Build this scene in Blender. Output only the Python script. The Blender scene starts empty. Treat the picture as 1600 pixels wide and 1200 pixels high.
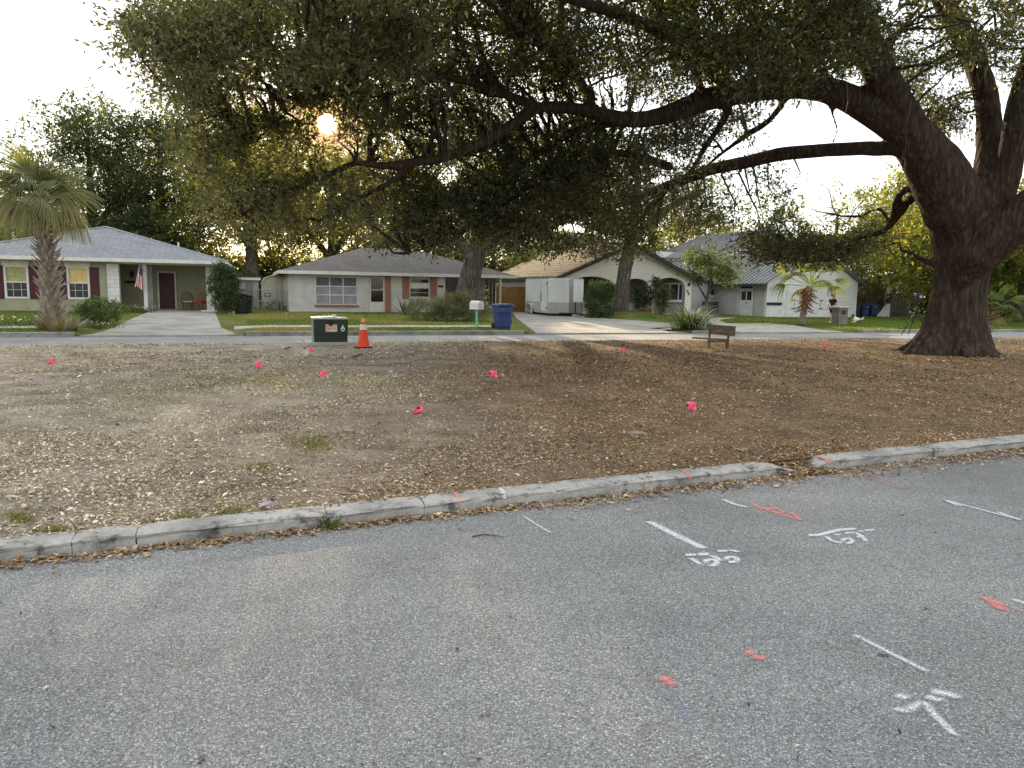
import bpy, bmesh, math, random
import numpy as np
from mathutils import Vector, Matrix, kdtree

random.seed(7)
rng = np.random.default_rng(11)
scene = bpy.context.scene
COL = scene.collection

# ------------------------------------------------------------------ camera
CAM_H, FPX = 1.6, 1150.0                       # eye height, focal length in photo pixels (1600 wide)
PITCH, ROLL = math.atan(147 / 1150), 0.016
Fv = np.array([0, math.cos(PITCH), -math.sin(PITCH)])
Uv = np.array([0, math.sin(PITCH), math.cos(PITCH)])
Rv = np.array([1.0, 0, 0])
R2 = math.cos(ROLL) * Rv + math.sin(ROLL) * Uv
U2 = -math.sin(ROLL) * Rv + math.cos(ROLL) * Uv
EYE = np.array([0, 0, CAM_H])
cam = bpy.data.cameras.new('camera')
cam.sensor_width = 36
cam.lens = 36 * FPX / 1600
cam.clip_start, cam.clip_end = 0.05, 6000
camo = bpy.data.objects.new('camera', cam)
COL.objects.link(camo)
camo.matrix_world = Matrix(((R2[0], U2[0], -Fv[0], 0), (R2[1], U2[1], -Fv[1], 0), (R2[2], U2[2], -Fv[2], CAM_H), (0, 0, 0, 1)))
scene.camera = camo

def ray(x, y): return Fv * FPX + R2 * (x - 800) - U2 * (y - 600)
def G(x, y, z=0.0):
    d = ray(x, y); return EYE + d * ((z - CAM_H) / d[2])
def P(x, y, Y):
    d = ray(x, y); return EYE + d * (Y / d[1])
def project(p):                                 # (N,3) -> pixel coords
    d = p - EYE; z = d @ Fv
    return 800 + FPX * (d @ R2) / z, 600 - FPX * (d @ U2) / z

# street frame: u along the far street, v away from the camera
ANG = math.atan(0.35)
CA, SA = math.cos(ANG), math.sin(ANG)
def W(u, v, z=0.0): return np.array([u * CA - v * SA, u * SA + v * CA, z])
def UV(p): return p[0] * CA + p[1] * SA, -p[0] * SA + p[1] * CA

# ------------------------------------------------------------------ sky and sun
sd = ray(511, 194); sd = sd / np.linalg.norm(sd)
SUN_EL = math.asin(sd[2]); SUN_AZ = math.atan2(sd[0], sd[1])      # azimuth from +Y towards +X
world = bpy.data.worlds.new('World'); scene.world = world; world.use_nodes = True
wn, wl = world.node_tree.nodes, world.node_tree.links
wn.clear()
out = wn.new('ShaderNodeOutputWorld')
sky = wn.new('ShaderNodeTexSky'); sky.sky_type = 'NISHITA'; sky.sun_disc = False
sky.sun_elevation = SUN_EL; sky.sun_rotation = SUN_AZ
sky.air_density = 1.0; sky.dust_density = 0.6; sky.ozone_density = 1.0; sky.altitude = 0
bg = wn.new('ShaderNodeBackground'); bg.inputs['Strength'].default_value = 0.15
# the disc of the sun itself, hanging in the sky where the lamp shines from
tc = wn.new('ShaderNodeTexCoord'); dot = wn.new('ShaderNodeVectorMath'); dot.operation = 'DOT_PRODUCT'
dot.inputs[1].default_value = tuple(sd)
nrm = wn.new('ShaderNodeVectorMath'); nrm.operation = 'NORMALIZE'
wl.new(tc.outputs['Generated'], nrm.inputs[0]); wl.new(nrm.outputs[0], dot.inputs[0])
mr = wn.new('ShaderNodeMapRange'); mr.interpolation_type = 'SMOOTHSTEP'
mr.inputs['From Min'].default_value = math.cos(math.radians(0.78)); mr.inputs['From Max'].default_value = math.cos(math.radians(0.35))
wl.new(dot.outputs['Value'], mr.inputs['Value'])
# disc: white-gold core, orange limb; round it the golden aureole of a low sun
cr = wn.new('ShaderNodeValToRGB'); cr.color_ramp.elements[0].position = 0.0; cr.color_ramp.elements[0].color = (0.55, 0.17, 0.03, 1)
cr.color_ramp.elements[1].position = 0.5; cr.color_ramp.elements[1].color = (1.0, 0.84, 0.5, 1)
wl.new(mr.outputs[0], cr.inputs[0])
bg2 = wn.new('ShaderNodeBackground'); wl.new(cr.outputs[0], bg2.inputs['Color']); bg2.inputs['Strength'].default_value = 3.2
edge = wn.new('ShaderNodeMath'); edge.operation = 'GREATER_THAN'; edge.inputs[1].default_value = math.cos(math.radians(0.78)); wl.new(dot.outputs['Value'], edge.inputs[0])
mr2 = wn.new('ShaderNodeMapRange'); mr2.interpolation_type = 'SMOOTHSTEP'
mr2.inputs['From Min'].default_value = math.cos(math.radians(4.2)); mr2.inputs['From Max'].default_value = math.cos(math.radians(0.6)); mr2.inputs['To Max'].default_value = 0.85
wl.new(dot.outputs['Value'], mr2.inputs['Value'])
bg3 = wn.new('ShaderNodeBackground'); bg3.inputs['Color'].default_value = (0.62, 0.27, 0.06, 1); bg3.inputs['Strength'].default_value = 0.9
add2 = wn.new('ShaderNodeMixShader'); add = wn.new('ShaderNodeMixShader'); wl.new(mr2.outputs[0], add2.inputs[0]); wl.new(edge.outputs[0], add.inputs[0])
# thin high evening cloud veils the clear sky evenly with a pale cream light, a little denser in places
mixc = wn.new('ShaderNodeMixRGB'); mixc.blend_type = 'MIX'
cn = wn.new('ShaderNodeTexNoise'); cn.inputs['Scale'].default_value = 2.4; cn.inputs['Detail'].default_value = 5; cn.inputs['Roughness'].default_value = 0.55
wl.new(nrm.outputs[0], cn.inputs['Vector'])
cm = wn.new('ShaderNodeMapRange'); cm.inputs['From Min'].default_value = 0.3; cm.inputs['From Max'].default_value = 0.7
cm.inputs['To Min'].default_value = 0.72; cm.inputs['To Max'].default_value = 0.88
wl.new(cn.outputs['Fac'], cm.inputs['Value']); wl.new(cm.outputs[0], mixc.inputs[0])
wl.new(sky.outputs[0], mixc.inputs[1]); mixc.inputs[2].default_value = (5.0, 5.05, 5.05, 1)
wl.new(mixc.outputs[0], bg.inputs['Color'])
wl.new(bg.outputs[0], add2.inputs[1]); wl.new(bg3.outputs[0], add2.inputs[2]); wl.new(add2.outputs[0], add.inputs[1]); wl.new(bg2.outputs[0], add.inputs[2]); wl.new(add.outputs[0], out.inputs[0])

sun = bpy.data.lights.new('sun', 'SUN'); sun.energy = 5.0; sun.angle = math.radians(0.6); sun.color = (1.0, 0.78, 0.5)
suno = bpy.data.objects.new('sun', sun); COL.objects.link(suno)
suno.rotation_euler = Vector(tuple(-sd)).to_track_quat('-Z', 'Y').to_euler()
suno.location = tuple(sd * 100)

vs = scene.view_settings
vs.view_transform = 'Standard'; vs.look = 'None'; vs.gamma = 1; vs.use_curve_mapping = False
vs.exposure = 1.22
scene.cycles.max_bounces = 6; scene.cycles.diffuse_bounces = 3; scene.cycles.transparent_max_bounces = 16
scene.cycles.sample_clamp_indirect = 6

# ------------------------------------------------------------------ materials
MATS = {}
def nt(name):
    m = bpy.data.materials.new(name); m.use_nodes = True
    n, l = m.node_tree.nodes, m.node_tree.links
    b = n['Principled BSDF']
    MATS[name] = m
    return m, n, l, b
def rgba(c): return (c[0], c[1], c[2], 1)
def coords(n, l, world_space=False):
    if world_space:
        g = n.new('ShaderNodeNewGeometry'); return g.outputs['Position']
    t = n.new('ShaderNodeTexCoord'); return t.outputs['Object']
def noise(n, l, vec, scale, detail=4, rough=0.55):
    t = n.new('ShaderNodeTexNoise'); t.inputs['Scale'].default_value = scale
    t.inputs['Detail'].default_value = detail; t.inputs['Roughness'].default_value = rough
    l.new(vec, t.inputs['Vector']); return t.outputs['Fac']
def ramp(n, l, fac, stops):
    r = n.new('ShaderNodeValToRGB'); e = r.color_ramp.elements
    e[0].position, e[0].color = stops[0][0], rgba(stops[0][1])
    e[1].position, e[1].color = stops[-1][0], rgba(stops[-1][1])
    for p, c in stops[1:-1]:
        x = e.new(p); x.color = rgba(c)
    l.new(fac, r.inputs['Fac']); return r.outputs['Color']
def mixrgb(n, l, fac, a, b, mode='MIX'):
    m = n.new('ShaderNodeMixRGB'); m.blend_type = mode
    for i, v in ((0, fac), (1, a), (2, b)):
        if isinstance(v, (int, float)): m.inputs[i].default_value = v
        elif isinstance(v, tuple): m.inputs[i].default_value = rgba(v)
        else: l.new(v, m.inputs[i])
    return m.outputs[0]
def bump(n, l, b, h, strength=0.3, dist=0.02):
    bp = n.new('ShaderNodeBump'); bp.inputs['Strength'].default_value = strength; bp.inputs['Distance'].default_value = dist
    l.new(h, bp.inputs['Height']); l.new(bp.outputs[0], b.inputs['Normal'])

def pmat(name, c, c2=None, scale=3.0, rough=0.8, bscale=0, bstr=0.3, bdist=0.01, metal=0.0, spec=0.3, contrast=0.5, world_space=False):
    """painted / plastered / plastic surface: two tones broken up by noise, fine relief"""
    if name in MATS: return MATS[name]
    m, n, l, b = nt(name)
    c2 = c2 or tuple(x * 0.78 for x in c)
    v = coords(n, l, world_space)
    f1 = noise(n, l, v, scale, 5, 0.6)
    col = ramp(n, l, f1, [(0.5 - contrast / 2 * 0.5, c2), (0.5 + contrast / 2 * 0.5, c)])
    f2 = noise(n, l, v, scale * 9, 3, 0.6)
    col = mixrgb(n, l, 0.18, col, ramp(n, l, f2, [(0.3, (0.35, 0.35, 0.35)), (0.7, (1, 1, 1))]), 'MULTIPLY')
    l.new(col, b.inputs['Base Color'])
    b.inputs['Roughness'].default_value = rough; b.inputs['Metallic'].default_value = metal
    b.inputs['Specular IOR Level'].default_value = spec
    if bscale: bump(n, l, b, noise(n, l, v, bscale, 4, 0.6), bstr, bdist)
    return m

def leafmat(name, trans=0.45, gain=1.0, yellow=(1.0, 0.9, 0.35), rough=0.55, gloss=0.12):
    """leaf: colour per leaf from the mesh, light shining through from behind"""
    m, n, l, b = nt(name)
    a = n.new('ShaderNodeAttribute'); a.attribute_name = 'Col'
    n.remove(b); o = n['Material Output']
    d = n.new('ShaderNodeBsdfDiffuse'); t = n.new('ShaderNodeBsdfTranslucent'); g = n.new('ShaderNodeBsdfGlossy')
    g.inputs['Roughness'].default_value = rough; g.inputs['Color'].default_value = (0.5, 0.5, 0.45, 1)
    l.new(a.outputs['Color'], d.inputs['Color'])
    tcol = mixrgb(n, l, 1.0, a.outputs['Color'], tuple(y * 1.9 * gain for y in yellow), 'MULTIPLY')
    l.new(tcol, t.inputs['Color'])
    x = n.new('ShaderNodeMixShader'); x.inputs[0].default_value = trans
    l.new(d.outputs[0], x.inputs[1]); l.new(t.outputs[0], x.inputs[2])
    y = n.new('ShaderNodeMixShader'); fr = n.new('ShaderNodeFresnel'); fr.inputs['IOR'].default_value = 1.35
    sc = n.new('ShaderNodeMath'); sc.operation = 'MULTIPLY'; sc.inputs[1].default_value = gloss * 4
    l.new(fr.outputs[0], sc.inputs[0]); l.new(sc.outputs[0], y.inputs[0])
    l.new(x.outputs[0], y.inputs[1]); l.new(g.outputs[0], y.inputs[2])
    l.new(y.outputs[0], o.inputs['Surface'])
    return m

def attrmat(name, rough=0.9, bscale=0):
    m, n, l, b = nt(name)
    a = n.new('ShaderNodeAttribute'); a.attribute_name = 'Col'
    l.new(a.outputs['Color'], b.inputs['Base Color']); b.inputs['Roughness'].default_value = rough
    b.inputs['Specular IOR Level'].default_value = 0.15
    return m

def glassmat(name, c=(0.03, 0.033, 0.035), rough=0.06):
    m, n, l, b = nt(name)
    b.inputs['Base Color'].default_value = rgba(c); b.inputs['Roughness'].default_value = rough
    b.inputs['Specular IOR Level'].default_value = 0.6
    v = coords(n, l); bump(n, l, b, noise(n, l, v, 1.3, 2), 0.05, 0.05)
    return m

def brickmat(name, c1, c2, mortar, bw=0.2, bh=0.07, ms=0.008, rough=0.9, vert=True, bstr=0.4):
    """coursed wall: brick texture on the wall plane (x along, z up)"""
    m, n, l, b = nt(name)
    v = coords(n, l)
    sp = n.new('ShaderNodeSeparateXYZ'); cb = n.new('ShaderNodeCombineXYZ'); l.new(v, sp.inputs[0])
    ad = n.new('ShaderNodeMath'); ad.operation = 'ADD'; l.new(sp.outputs[0], ad.inputs[0]); l.new(sp.outputs[1], ad.inputs[1])
    l.new(ad.outputs[0], cb.inputs[0]); l.new(sp.outputs[2], cb.inputs[1])
    t = n.new('ShaderNodeTexBrick'); l.new(cb.outputs[0], t.inputs['Vector'])
    t.inputs['Color1'].default_value = rgba(c1); t.inputs['Color2'].default_value = rgba(c2); t.inputs['Mortar'].default_value = rgba(mortar)
    t.inputs['Scale'].default_value = 1; t.inputs['Brick Width'].default_value = bw; t.inputs['Row Height'].default_value = bh
    t.inputs['Mortar Size'].default_value = ms
    f = noise(n, l, v, 2.2, 5)
    col = mixrgb(n, l, 0.35, t.outputs['Color'], ramp(n, l, f, [(0.3, (0.5, 0.48, 0.45)), (0.65, (1, 1, 1))]), 'MULTIPLY')
    l.new(col, b.inputs['Base Color']); b.inputs['Roughness'].default_value = rough; b.inputs['Specular IOR Level'].default_value = 0.2
    inv = n.new('ShaderNodeMath'); inv.operation = 'SUBTRACT'; inv.inputs[0].default_value = 1; l.new(t.outputs['Fac'], inv.inputs[1])
    bump(n, l, b, inv.outputs[0], bstr, 0.006)
    return m

# ------------------------------------------------------------------ mesh building
class MB:
    """collects faces of one mesh"""
    def __init__(s): s.v = []; s.f = []
    def add(s, vs, fs):
        o = len(s.v); s.v += [tuple(float(c) for c in x) for x in vs]; s.f += [tuple(i + o for i in f) for f in fs]; return s
    def box(s, x0, x1, y0, y1, z0, z1):
        return s.add([(x0, y0, z0), (x1, y0, z0), (x1, y1, z0), (x0, y1, z0), (x0, y0, z1), (x1, y0, z1), (x1, y1, z1), (x0, y1, z1)],
                     [(3, 2, 1, 0), (4, 5, 6, 7), (0, 1, 5, 4), (1, 2, 6, 5), (2, 3, 7, 6), (3, 0, 4, 7)])
    def bbox(s, x0, x1, y0, y1, z0, z1, b=0.01):
        """box with chamfered edges"""
        bm = bmesh.new(); bmesh.ops.create_cube(bm, size=1)
        for q in bm.verts: q.co = ((x0 + x1) / 2 + q.co.x * (x1 - x0), (y0 + y1) / 2 + q.co.y * (y1 - y0), (z0 + z1) / 2 + q.co.z * (z1 - z0))
        bmesh.ops.bevel(bm, geom=bm.edges[:], offset=b, segments=2, affect='EDGES', profile=0.6)
        bm.verts.index_update(); r = s.add([q.co for q in bm.verts], [[w.index for w in f.verts] for f in bm.faces]); bm.free(); return r
    def prism(s, poly, y0, y1):
        """polygon in x,z extruded along y"""
        n = len(poly)
        vs = [(x, y0, z) for x, z in poly] + [(x, y1, z) for x, z in poly]
        fs = [tuple(range(n)), tuple(range(2 * n - 1, n - 1, -1))] + [(i, i + n, (i + 1) % n + n, (i + 1) % n) for i in range(n)]
        return s.add(vs, fs)
    def tube(s, pts, radii, sides=8, cap=True, fn=None):
        pts = [np.array(p, float) for p in pts]
        if not hasattr(radii, '__len__'): radii = [radii] * len(pts)
        t0 = pts[1] - pts[0]; t0 /= np.linalg.norm(t0) + 1e-9
        nx = np.cross(t0, [0, 0, 1.0]);
        if np.linalg.norm(nx) < 1e-3: nx = np.cross(t0, [1.0, 0, 0])
        nx /= np.linalg.norm(nx)
        vs = []
        for i, p in enumerate(pts):
            a = pts[max(i - 1, 0)]; b = pts[min(i + 1, len(pts) - 1)]
            t = b - a; t /= np.linalg.norm(t) + 1e-9
            nx = nx - t * (nx @ t); nx /= np.linalg.norm(nx) + 1e-9
            ny = np.cross(t, nx)
            for k in range(sides):
                th = 2 * math.pi * k / sides
                r = radii[i] * (fn(i, th) if fn else 1)
                vs.append(p + r * (math.cos(th) * nx + math.sin(th) * ny))
        fs = []
        for i in range(len(pts) - 1):
            for k in range(sides):
                k2 = (k + 1) % sides
                fs.append((i * sides + k, i * sides + k2, (i + 1) * sides + k2, (i + 1) * sides + k))
        if cap:
            fs.append(tuple(range(sides - 1, -1, -1))); e = (len(pts) - 1) * sides; fs.append(tuple(range(e, e + sides)))
        return s.add(vs, fs)
    def cyl(s, x, y, z0, z1, r0, r1=None, sides=12): return s.tube([(x, y, z0), (x, y, z1)], [r0, r0 if r1 is None else r1], sides)
    def lathe(s, x, y, prof, sides=16):
        """prof: list of (r, z)"""
        return s._lathe(x, y, prof, sides)
    def _lathe(s, x, y, prof, sides):
        vs = []; fs = []
        for r, z in prof:
            for k in range(sides):
                a = 2 * math.pi * k / sides; vs.append((x + r * math.cos(a), y + r * math.sin(a), z))
        for i in range(len(prof) - 1):
            for k in range(sides):
                k2 = (k + 1) % sides; fs.append((i * sides + k, i * sides + k2, (i + 1) * sides + k2, (i + 1) * sides + k))
        fs.append(tuple(range(sides - 1, -1, -1))); e = (len(prof) - 1) * sides; fs.append(tuple(range(e, e + sides)))
        return s.add(vs, fs)
    def quad(s, a, b, c, d): return s.add([a, b, c, d], [(0, 1, 2, 3)])

def link(name, me, m=None, parent=None, smooth=False):
    o = bpy.data.objects.new(name, me); COL.objects.link(o)
    if m: me.materials.append(m)
    if smooth: me.polygons.foreach_set('use_smooth', [True] * len(me.polygons))
    if parent is not None: o.parent = parent
    return o
def npmesh(name, v, q, col=None):
    """numpy mesh: v (N,3), q (M,k) faces of k corners, col (N,3) per-vertex colour"""
    me = bpy.data.meshes.new(name); v = np.ascontiguousarray(v, np.float32); q = np.ascontiguousarray(q, np.int32)
    me.vertices.add(len(v)); me.vertices.foreach_set('co', v.ravel())
    me.loops.add(q.size); me.loops.foreach_set('vertex_index', q.ravel())
    me.polygons.add(len(q)); me.polygons.foreach_set('loop_start', np.arange(0, q.size, q.shape[1], dtype=np.int32))
    me.update(calc_edges=True)
    if col is not None:
        a = me.color_attributes.new('Col', 'FLOAT_COLOR', 'POINT')
        a.data.foreach_set('color', np.concatenate([col, np.ones((len(col), 1))], 1).astype(np.float32).ravel())
    return me
def setp(o, label=None, cat=None, group=None, kind=None):
    if label: o['label'] = label
    if cat: o['category'] = cat
    if group: o['group'] = group
    if kind: o['kind'] = kind
    return o

class Thing:
    """a thing = an empty at its base that parents its parts; off shifts absolute street coordinates to local ones"""
    def __init__(s, name, label, cat, loc, rot=0.0, off=(0, 0, 0), group=None, kind=None):
        s.o = bpy.data.objects.new(name, None); COL.objects.link(s.o); s.o.empty_display_size = 0.1
        s.o.location = tuple(float(c) for c in loc); s.o.rotation_euler = (0, 0, rot); s.off = off
        setp(s.o, label, cat, group, kind)
    def part(s, name, mb, m, parent=None, smooth=False, kind=None, label=None):
        me = bpy.data.meshes.new(name)
        ox, oy, oz = s.off
        me.from_pydata([(x - ox, y - oy, z - oz) for x, y, z in mb.v], [], mb.f); me.update()
        o = link(name, me, m, parent or s.o, smooth)
        return setp(o, label=label, kind=kind)
def street_thing(name, label, cat, u, v, z=0.0, group=None):
    return Thing(name, label, cat, W(u, v, z), ANG, (u, v, z), group)
def solo(name, mb, m, label, cat, loc=(0, 0, 0), rot=0, group=None, smooth=False):
    me = bpy.data.meshes.new(name); me.from_pydata(mb.v, [], mb.f); me.update()
    o = link(name, me, m, None, smooth); o.location = tuple(float(c) for c in loc); o.rotation_euler = (0, 0, rot)
    return setp(o, label, cat, group)
def copy_thing(root, loc, rot, label, group=None):
    r = root.copy(); COL.objects.link(r); r.location = tuple(float(c) for c in loc); r.rotation_euler = (0, 0, rot); r['label'] = label
    if group: r['group'] = group
    for ch in list(root.children):
        c = ch.copy(); COL.objects.link(c); c.parent = r
        for g in ch.children:
            d = g.copy(); COL.objects.link(d); d.parent = c
    return r

def fbm2(x, y, seed=0, octaves=4, base=1.0):
    """cheap smooth value noise on arrays, about -1..1"""
    r = np.zeros_like(x, float); amp, fr, tot = 1.0, base, 0
    for o in range(octaves):
        xi, yi = np.floor(x * fr).astype(np.int64), np.floor(y * fr).astype(np.int64)
        fx, fy = x * fr - xi, y * fr - yi; fx, fy = fx * fx * (3 - 2 * fx), fy * fy * (3 - 2 * fy)
        def h(a, b):
            k = (a * 374761393 + b * 668265263 + (seed + o * 31) * 1442695041) & 0xffffffff
            k = ((k ^ (k >> 13)) * 1274126177) & 0xffffffff
            return ((k ^ (k >> 16)) & 0xffff) / 32767.5 - 1
        r += amp * ((h(xi, yi) * (1 - fx) + h(xi + 1, yi) * fx) * (1 - fy) + (h(xi, yi + 1) * (1 - fx) + h(xi + 1, yi + 1) * fx) * fy)
        tot += amp; amp *= 0.5; fr *= 2
    return r / tot
def smooth(a, b, x):
    t = np.clip((x - a) / (b - a), 0, 1); return t * t * (3 - 2 * t)

# ================================================================== the ground
def near_kerb_v(u): return 4.89 + 0.08 * u
FAR_V = 25.0                                    # face of the far kerb
ISL_V = 20.3                                    # far edge of the island
def isl_z(u, v):
    d = v - near_kerb_v(u) - 0.2
    z = 0.085 + 0.065 * smooth(0, 6, d) + 0.02 * fbm2(u, v, 3, 4, 0.35) + 0.012 * fbm2(u, v, 5, 3, 2.2)
    return z * (1 - smooth(ISL_V - 0.5, ISL_V + 0.25, v) * 1.2)
MOUND = (19.9, 36.9)
def lawn_z(u, v):
    u = np.asarray(u, float); v = np.asarray(v, float)
    z = 0.13 + 0.09 * smooth(FAR_V, 41, v) + 0.015 * fbm2(u, v, 9, 3, 0.5)
    ap = sum(smooth(a - 0.5, a + 0.4, u) * (1 - smooth(b - 0.4, b + 0.5, u)) for a, b in ((-5.2, -0.2), (9.2, 16.4), (18.2, 24.6)))
    z = z - 0.12 * ap * (1 - smooth(FAR_V - 1.0, FAR_V + 5.5, v))          # dropped where the driveways meet the street
    return z + 0.34 * np.exp(-(((u - MOUND[0]) / 1.7) ** 2 + ((v - MOUND[1]) / 2.0) ** 2))

def soilmat():
    m, n, l, b = nt('island_soil')
    v = coords(n, l, True)
    big = noise(n, l, v, 0.35, 4, 0.6); mid = noise(n, l, v, 1.7, 5, 0.65); fine = noise(n, l, v, 26, 4, 0.7)
    sp = n.new('ShaderNodeSeparateXYZ'); l.new(v, sp.inputs[0])
    mrr = n.new('ShaderNodeMapRange'); mrr.inputs['From Min'].default_value = -3.2; mrr.inputs['From Max'].default_value = 1.2
    ad = n.new('ShaderNodeMath'); ad.operation = 'MULTIPLY_ADD'; ad.inputs[1].default_value = 5; l.new(big, ad.inputs[0]); l.new(sp.outputs[0], ad.inputs[2])
    sb = n.new('ShaderNodeMath'); sb.operation = 'SUBTRACT'; sb.inputs[1].default_value = 2.5; l.new(ad.outputs[0], sb.inputs[0])
    l.new(sb.outputs[0], mrr.inputs['Value'])
    grey = ramp(n, l, mid, [(0.3, (0.19, 0.165, 0.14)), (0.5, (0.36, 0.32, 0.265)), (0.72, (0.52, 0.47, 0.395))])
    brown = ramp(n, l, mid, [(0.3, (0.135, 0.094, 0.06)), (0.55, (0.23, 0.165, 0.106)), (0.75, (0.33, 0.25, 0.17))])
    c = mixrgb(n, l, mrr.outputs[0], grey, brown)
    c = mixrgb(n, l, 0.6, c, ramp(n, l, fine, [(0.3, (0.35, 0.33, 0.3)), (0.7, (1.15, 1.12, 1.05))]), 'MULTIPLY')
    l.new(c, b.inputs['Base Color']); b.inputs['Roughness'].default_value = 0.95; b.inputs['Specular IOR Level'].default_value = 0.1
    bump(n, l, b, noise(n, l, v, 40, 5, 0.7), 0.8, 0.03)
    return m

def asphaltmat(name, c0, c1, worn=True):
    m, n, l, b = nt(name)
    v = coords(n, l, True)
    vo = n.new('ShaderNodeTexVoronoi'); vo.inputs['Scale'].default_value = 165; l.new(v, vo.inputs['Vector'])
    hs = n.new('ShaderNodeSeparateColor'); l.new(vo.outputs['Color'], hs.inputs[0])
    stones = ramp(n, l, hs.outputs[0], [(0.0, tuple(x * 0.55 for x in c0)), (0.35, c0), (0.75, c1), (0.93, tuple(x * 1.4 for x in c1)), (1.0, tuple(x * 2.1 for x in c1))])
    edge = ramp(n, l, vo.outputs['Distance'], [(0.25, (1, 1, 1)), (0.62, (0.45, 0.45, 0.46))])
    c = mixrgb(n, l, 0.6, stones, edge, 'MULTIPLY')
    f2 = noise(n, l, v, 60, 4, 0.75)
    c = mixrgb(n, l, 0.55, c, ramp(n, l, f2, [(0.3, (0.5, 0.5, 0.5)), (0.7, (1.35, 1.35, 1.33))]), 'MULTIPLY')
    f3 = noise(n, l, v, 0.55, 6, 0.6)
    c = mixrgb(n, l, 0.8, c, ramp(n, l, f3, [(0.3, (0.72, 0.72, 0.72)), (0.5, (1, 1, 1)), (0.72, (1.22, 1.21, 1.17))]), 'MULTIPLY')
    f4 = noise(n, l, v, 2.6, 5, 0.65)
    c = mixrgb(n, l, 0.5, c, ramp(n, l, f4, [(0.28, (0.66, 0.63, 0.59)), (0.42, (1, 1, 1)), (0.8, (1.1, 1.1, 1.1))]), 'MULTIPLY')
    f5 = noise(n, l, v, 1.1, 3, 0.5); f6 = noise(n, l, v, 7.5, 2, 0.4)
    c = mixrgb(n, l, 1.0, c, ramp(n, l, f6, [(0.215, (0.35, 0.34, 0.33)), (0.245, (1, 1, 1))]), 'MULTIPLY')            # old oil spots
    mp2 = n.new('ShaderNodeMapping'); mp2.inputs['Rotation'].default_value = (0, 0, -0.41); mp2.inputs['Scale'].default_value = (0.06, 0.9, 1); l.new(v, mp2.inputs['Vector'])
    c = mixrgb(n, l, 0.7, c, ramp(n, l, noise(n, l, mp2.outputs[0], 1.0, 3, 0.5), [(0.35, (0.84, 0.84, 0.85)), (0.62, (1.12, 1.12, 1.1))]), 'MULTIPLY')   # tyre polished lanes
    l.new(c, b.inputs['Base Color']); b.inputs['Roughness'].default_value = 0.82; b.inputs['Specular IOR Level'].default_value = 0.35
    bump(n, l, b, vo.outputs['Distance'], 0.55, -0.004)
    return m

def concmat(name, c, dark, moss=0.25, scale=1.6, lo=0.26):
    m, n, l, b = nt(name)
    v = coords(n, l, True)
    f = noise(n, l, v, scale, 6, 0.65); f2 = noise(n, l, v, scale * 14, 4, 0.7); f3 = noise(n, l, v, scale * 3.1, 5, 0.7)
    col = ramp(n, l, f, [(0.3, dark), (0.55, c), (0.8, tuple(x * 1.12 for x in c))])
    col = mixrgb(n, l, 0.55, col, ramp(n, l, f2, [(0.3, (0.55, 0.54, 0.52)), (0.65, (1.08, 1.08, 1.07))]), 'MULTIPLY')
    col = mixrgb(n, l, 0.9, col, ramp(n, l, f3, [(lo, (0.22, 0.22, 0.21)), (lo + moss * 0.5, (1, 1, 1))]), 'MULTIPLY')
    l.new(col, b.inputs['Base Color']); b.inputs['Roughness'].default_value = 0.9; b.inputs['Specular IOR Level'].default_value = 0.2
    bump(n, l, b, f2, 0.5, 0.01)
    return m

def grassmat():
    m, n, l, b = nt('lawn_ground')
    v = coords(n, l, True)
    f = noise(n, l, v, 0.7, 5, 0.6); f2 = noise(n, l, v, 9, 5, 0.7)
    c = ramp(n, l, f, [(0.25, (0.075, 0.11, 0.02)), (0.45, (0.11, 0.14, 0.03)), (0.6, (0.17, 0.17, 0.055)), (0.75, (0.25, 0.22, 0.10))])
    c = mixrgb(n, l, 0.6, c, ramp(n, l, f2, [(0.3, (0.4, 0.4, 0.35)), (0.7, (1.2, 1.2, 1.1))]), 'MULTIPLY')
    l.new(c, b.inputs['Base Color']); b.inputs['Roughness'].default_value = 0.95; b.inputs['Specular IOR Level'].default_value = 0.1
    bump(n, l, b, noise(n, l, v, 30, 4, 0.7), 0.8, 0.05)
    return m

M_SOIL = soilmat()
M_ROAD = asphaltmat('near_asphalt', (0.225, 0.229, 0.232), (0.305, 0.308, 0.308))
M_ROAD2 = asphaltmat('far_asphalt', (0.26, 0.26, 0.26), (0.36, 0.355, 0.345))
M_KERB = concmat('kerb_concrete', (0.41, 0.40, 0.38), (0.22, 0.216, 0.205), 0.26, 2.4, 0.335)
M_KERB2 = concmat('far_kerb_concrete', (0.30, 0.29, 0.265), (0.13, 0.125, 0.115), 0.3)
M_WALK = concmat('sidewalk_concrete', (0.42, 0.395, 0.345), (0.29, 0.27, 0.235), 0.14)
M_DRIVE = concmat('driveway_concrete', (0.36, 0.345, 0.31), (0.20, 0.19, 0.172), 0.24, 0.8)
M_LAWN = grassmat()
M_EARTH = pmat('open_ground', (0.09, 0.10, 0.04), (0.06, 0.055, 0.035), 0.2, 0.95, world_space=True)

def grid_uv(us, vs_, zf, name, m, kind='structure'):
    U_, V_ = np.meshgrid(us, vs_)
    Z_ = zf(U_, V_)
    pts = np.stack([U_ * CA - V_ * SA, U_ * SA + V_ * CA, Z_], -1).reshape(-1, 3)
    nu, nv = len(us), len(vs_)
    i = np.arange(nu * nv).reshape(nv, nu)
    q = np.stack([i[:-1, :-1], i[:-1, 1:], i[1:, 1:], i[1:, :-1]], -1).reshape(-1, 4)
    o = link(name, npmesh(name, pts, q), m, None, True)
    return setp(o, kind=kind)

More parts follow.
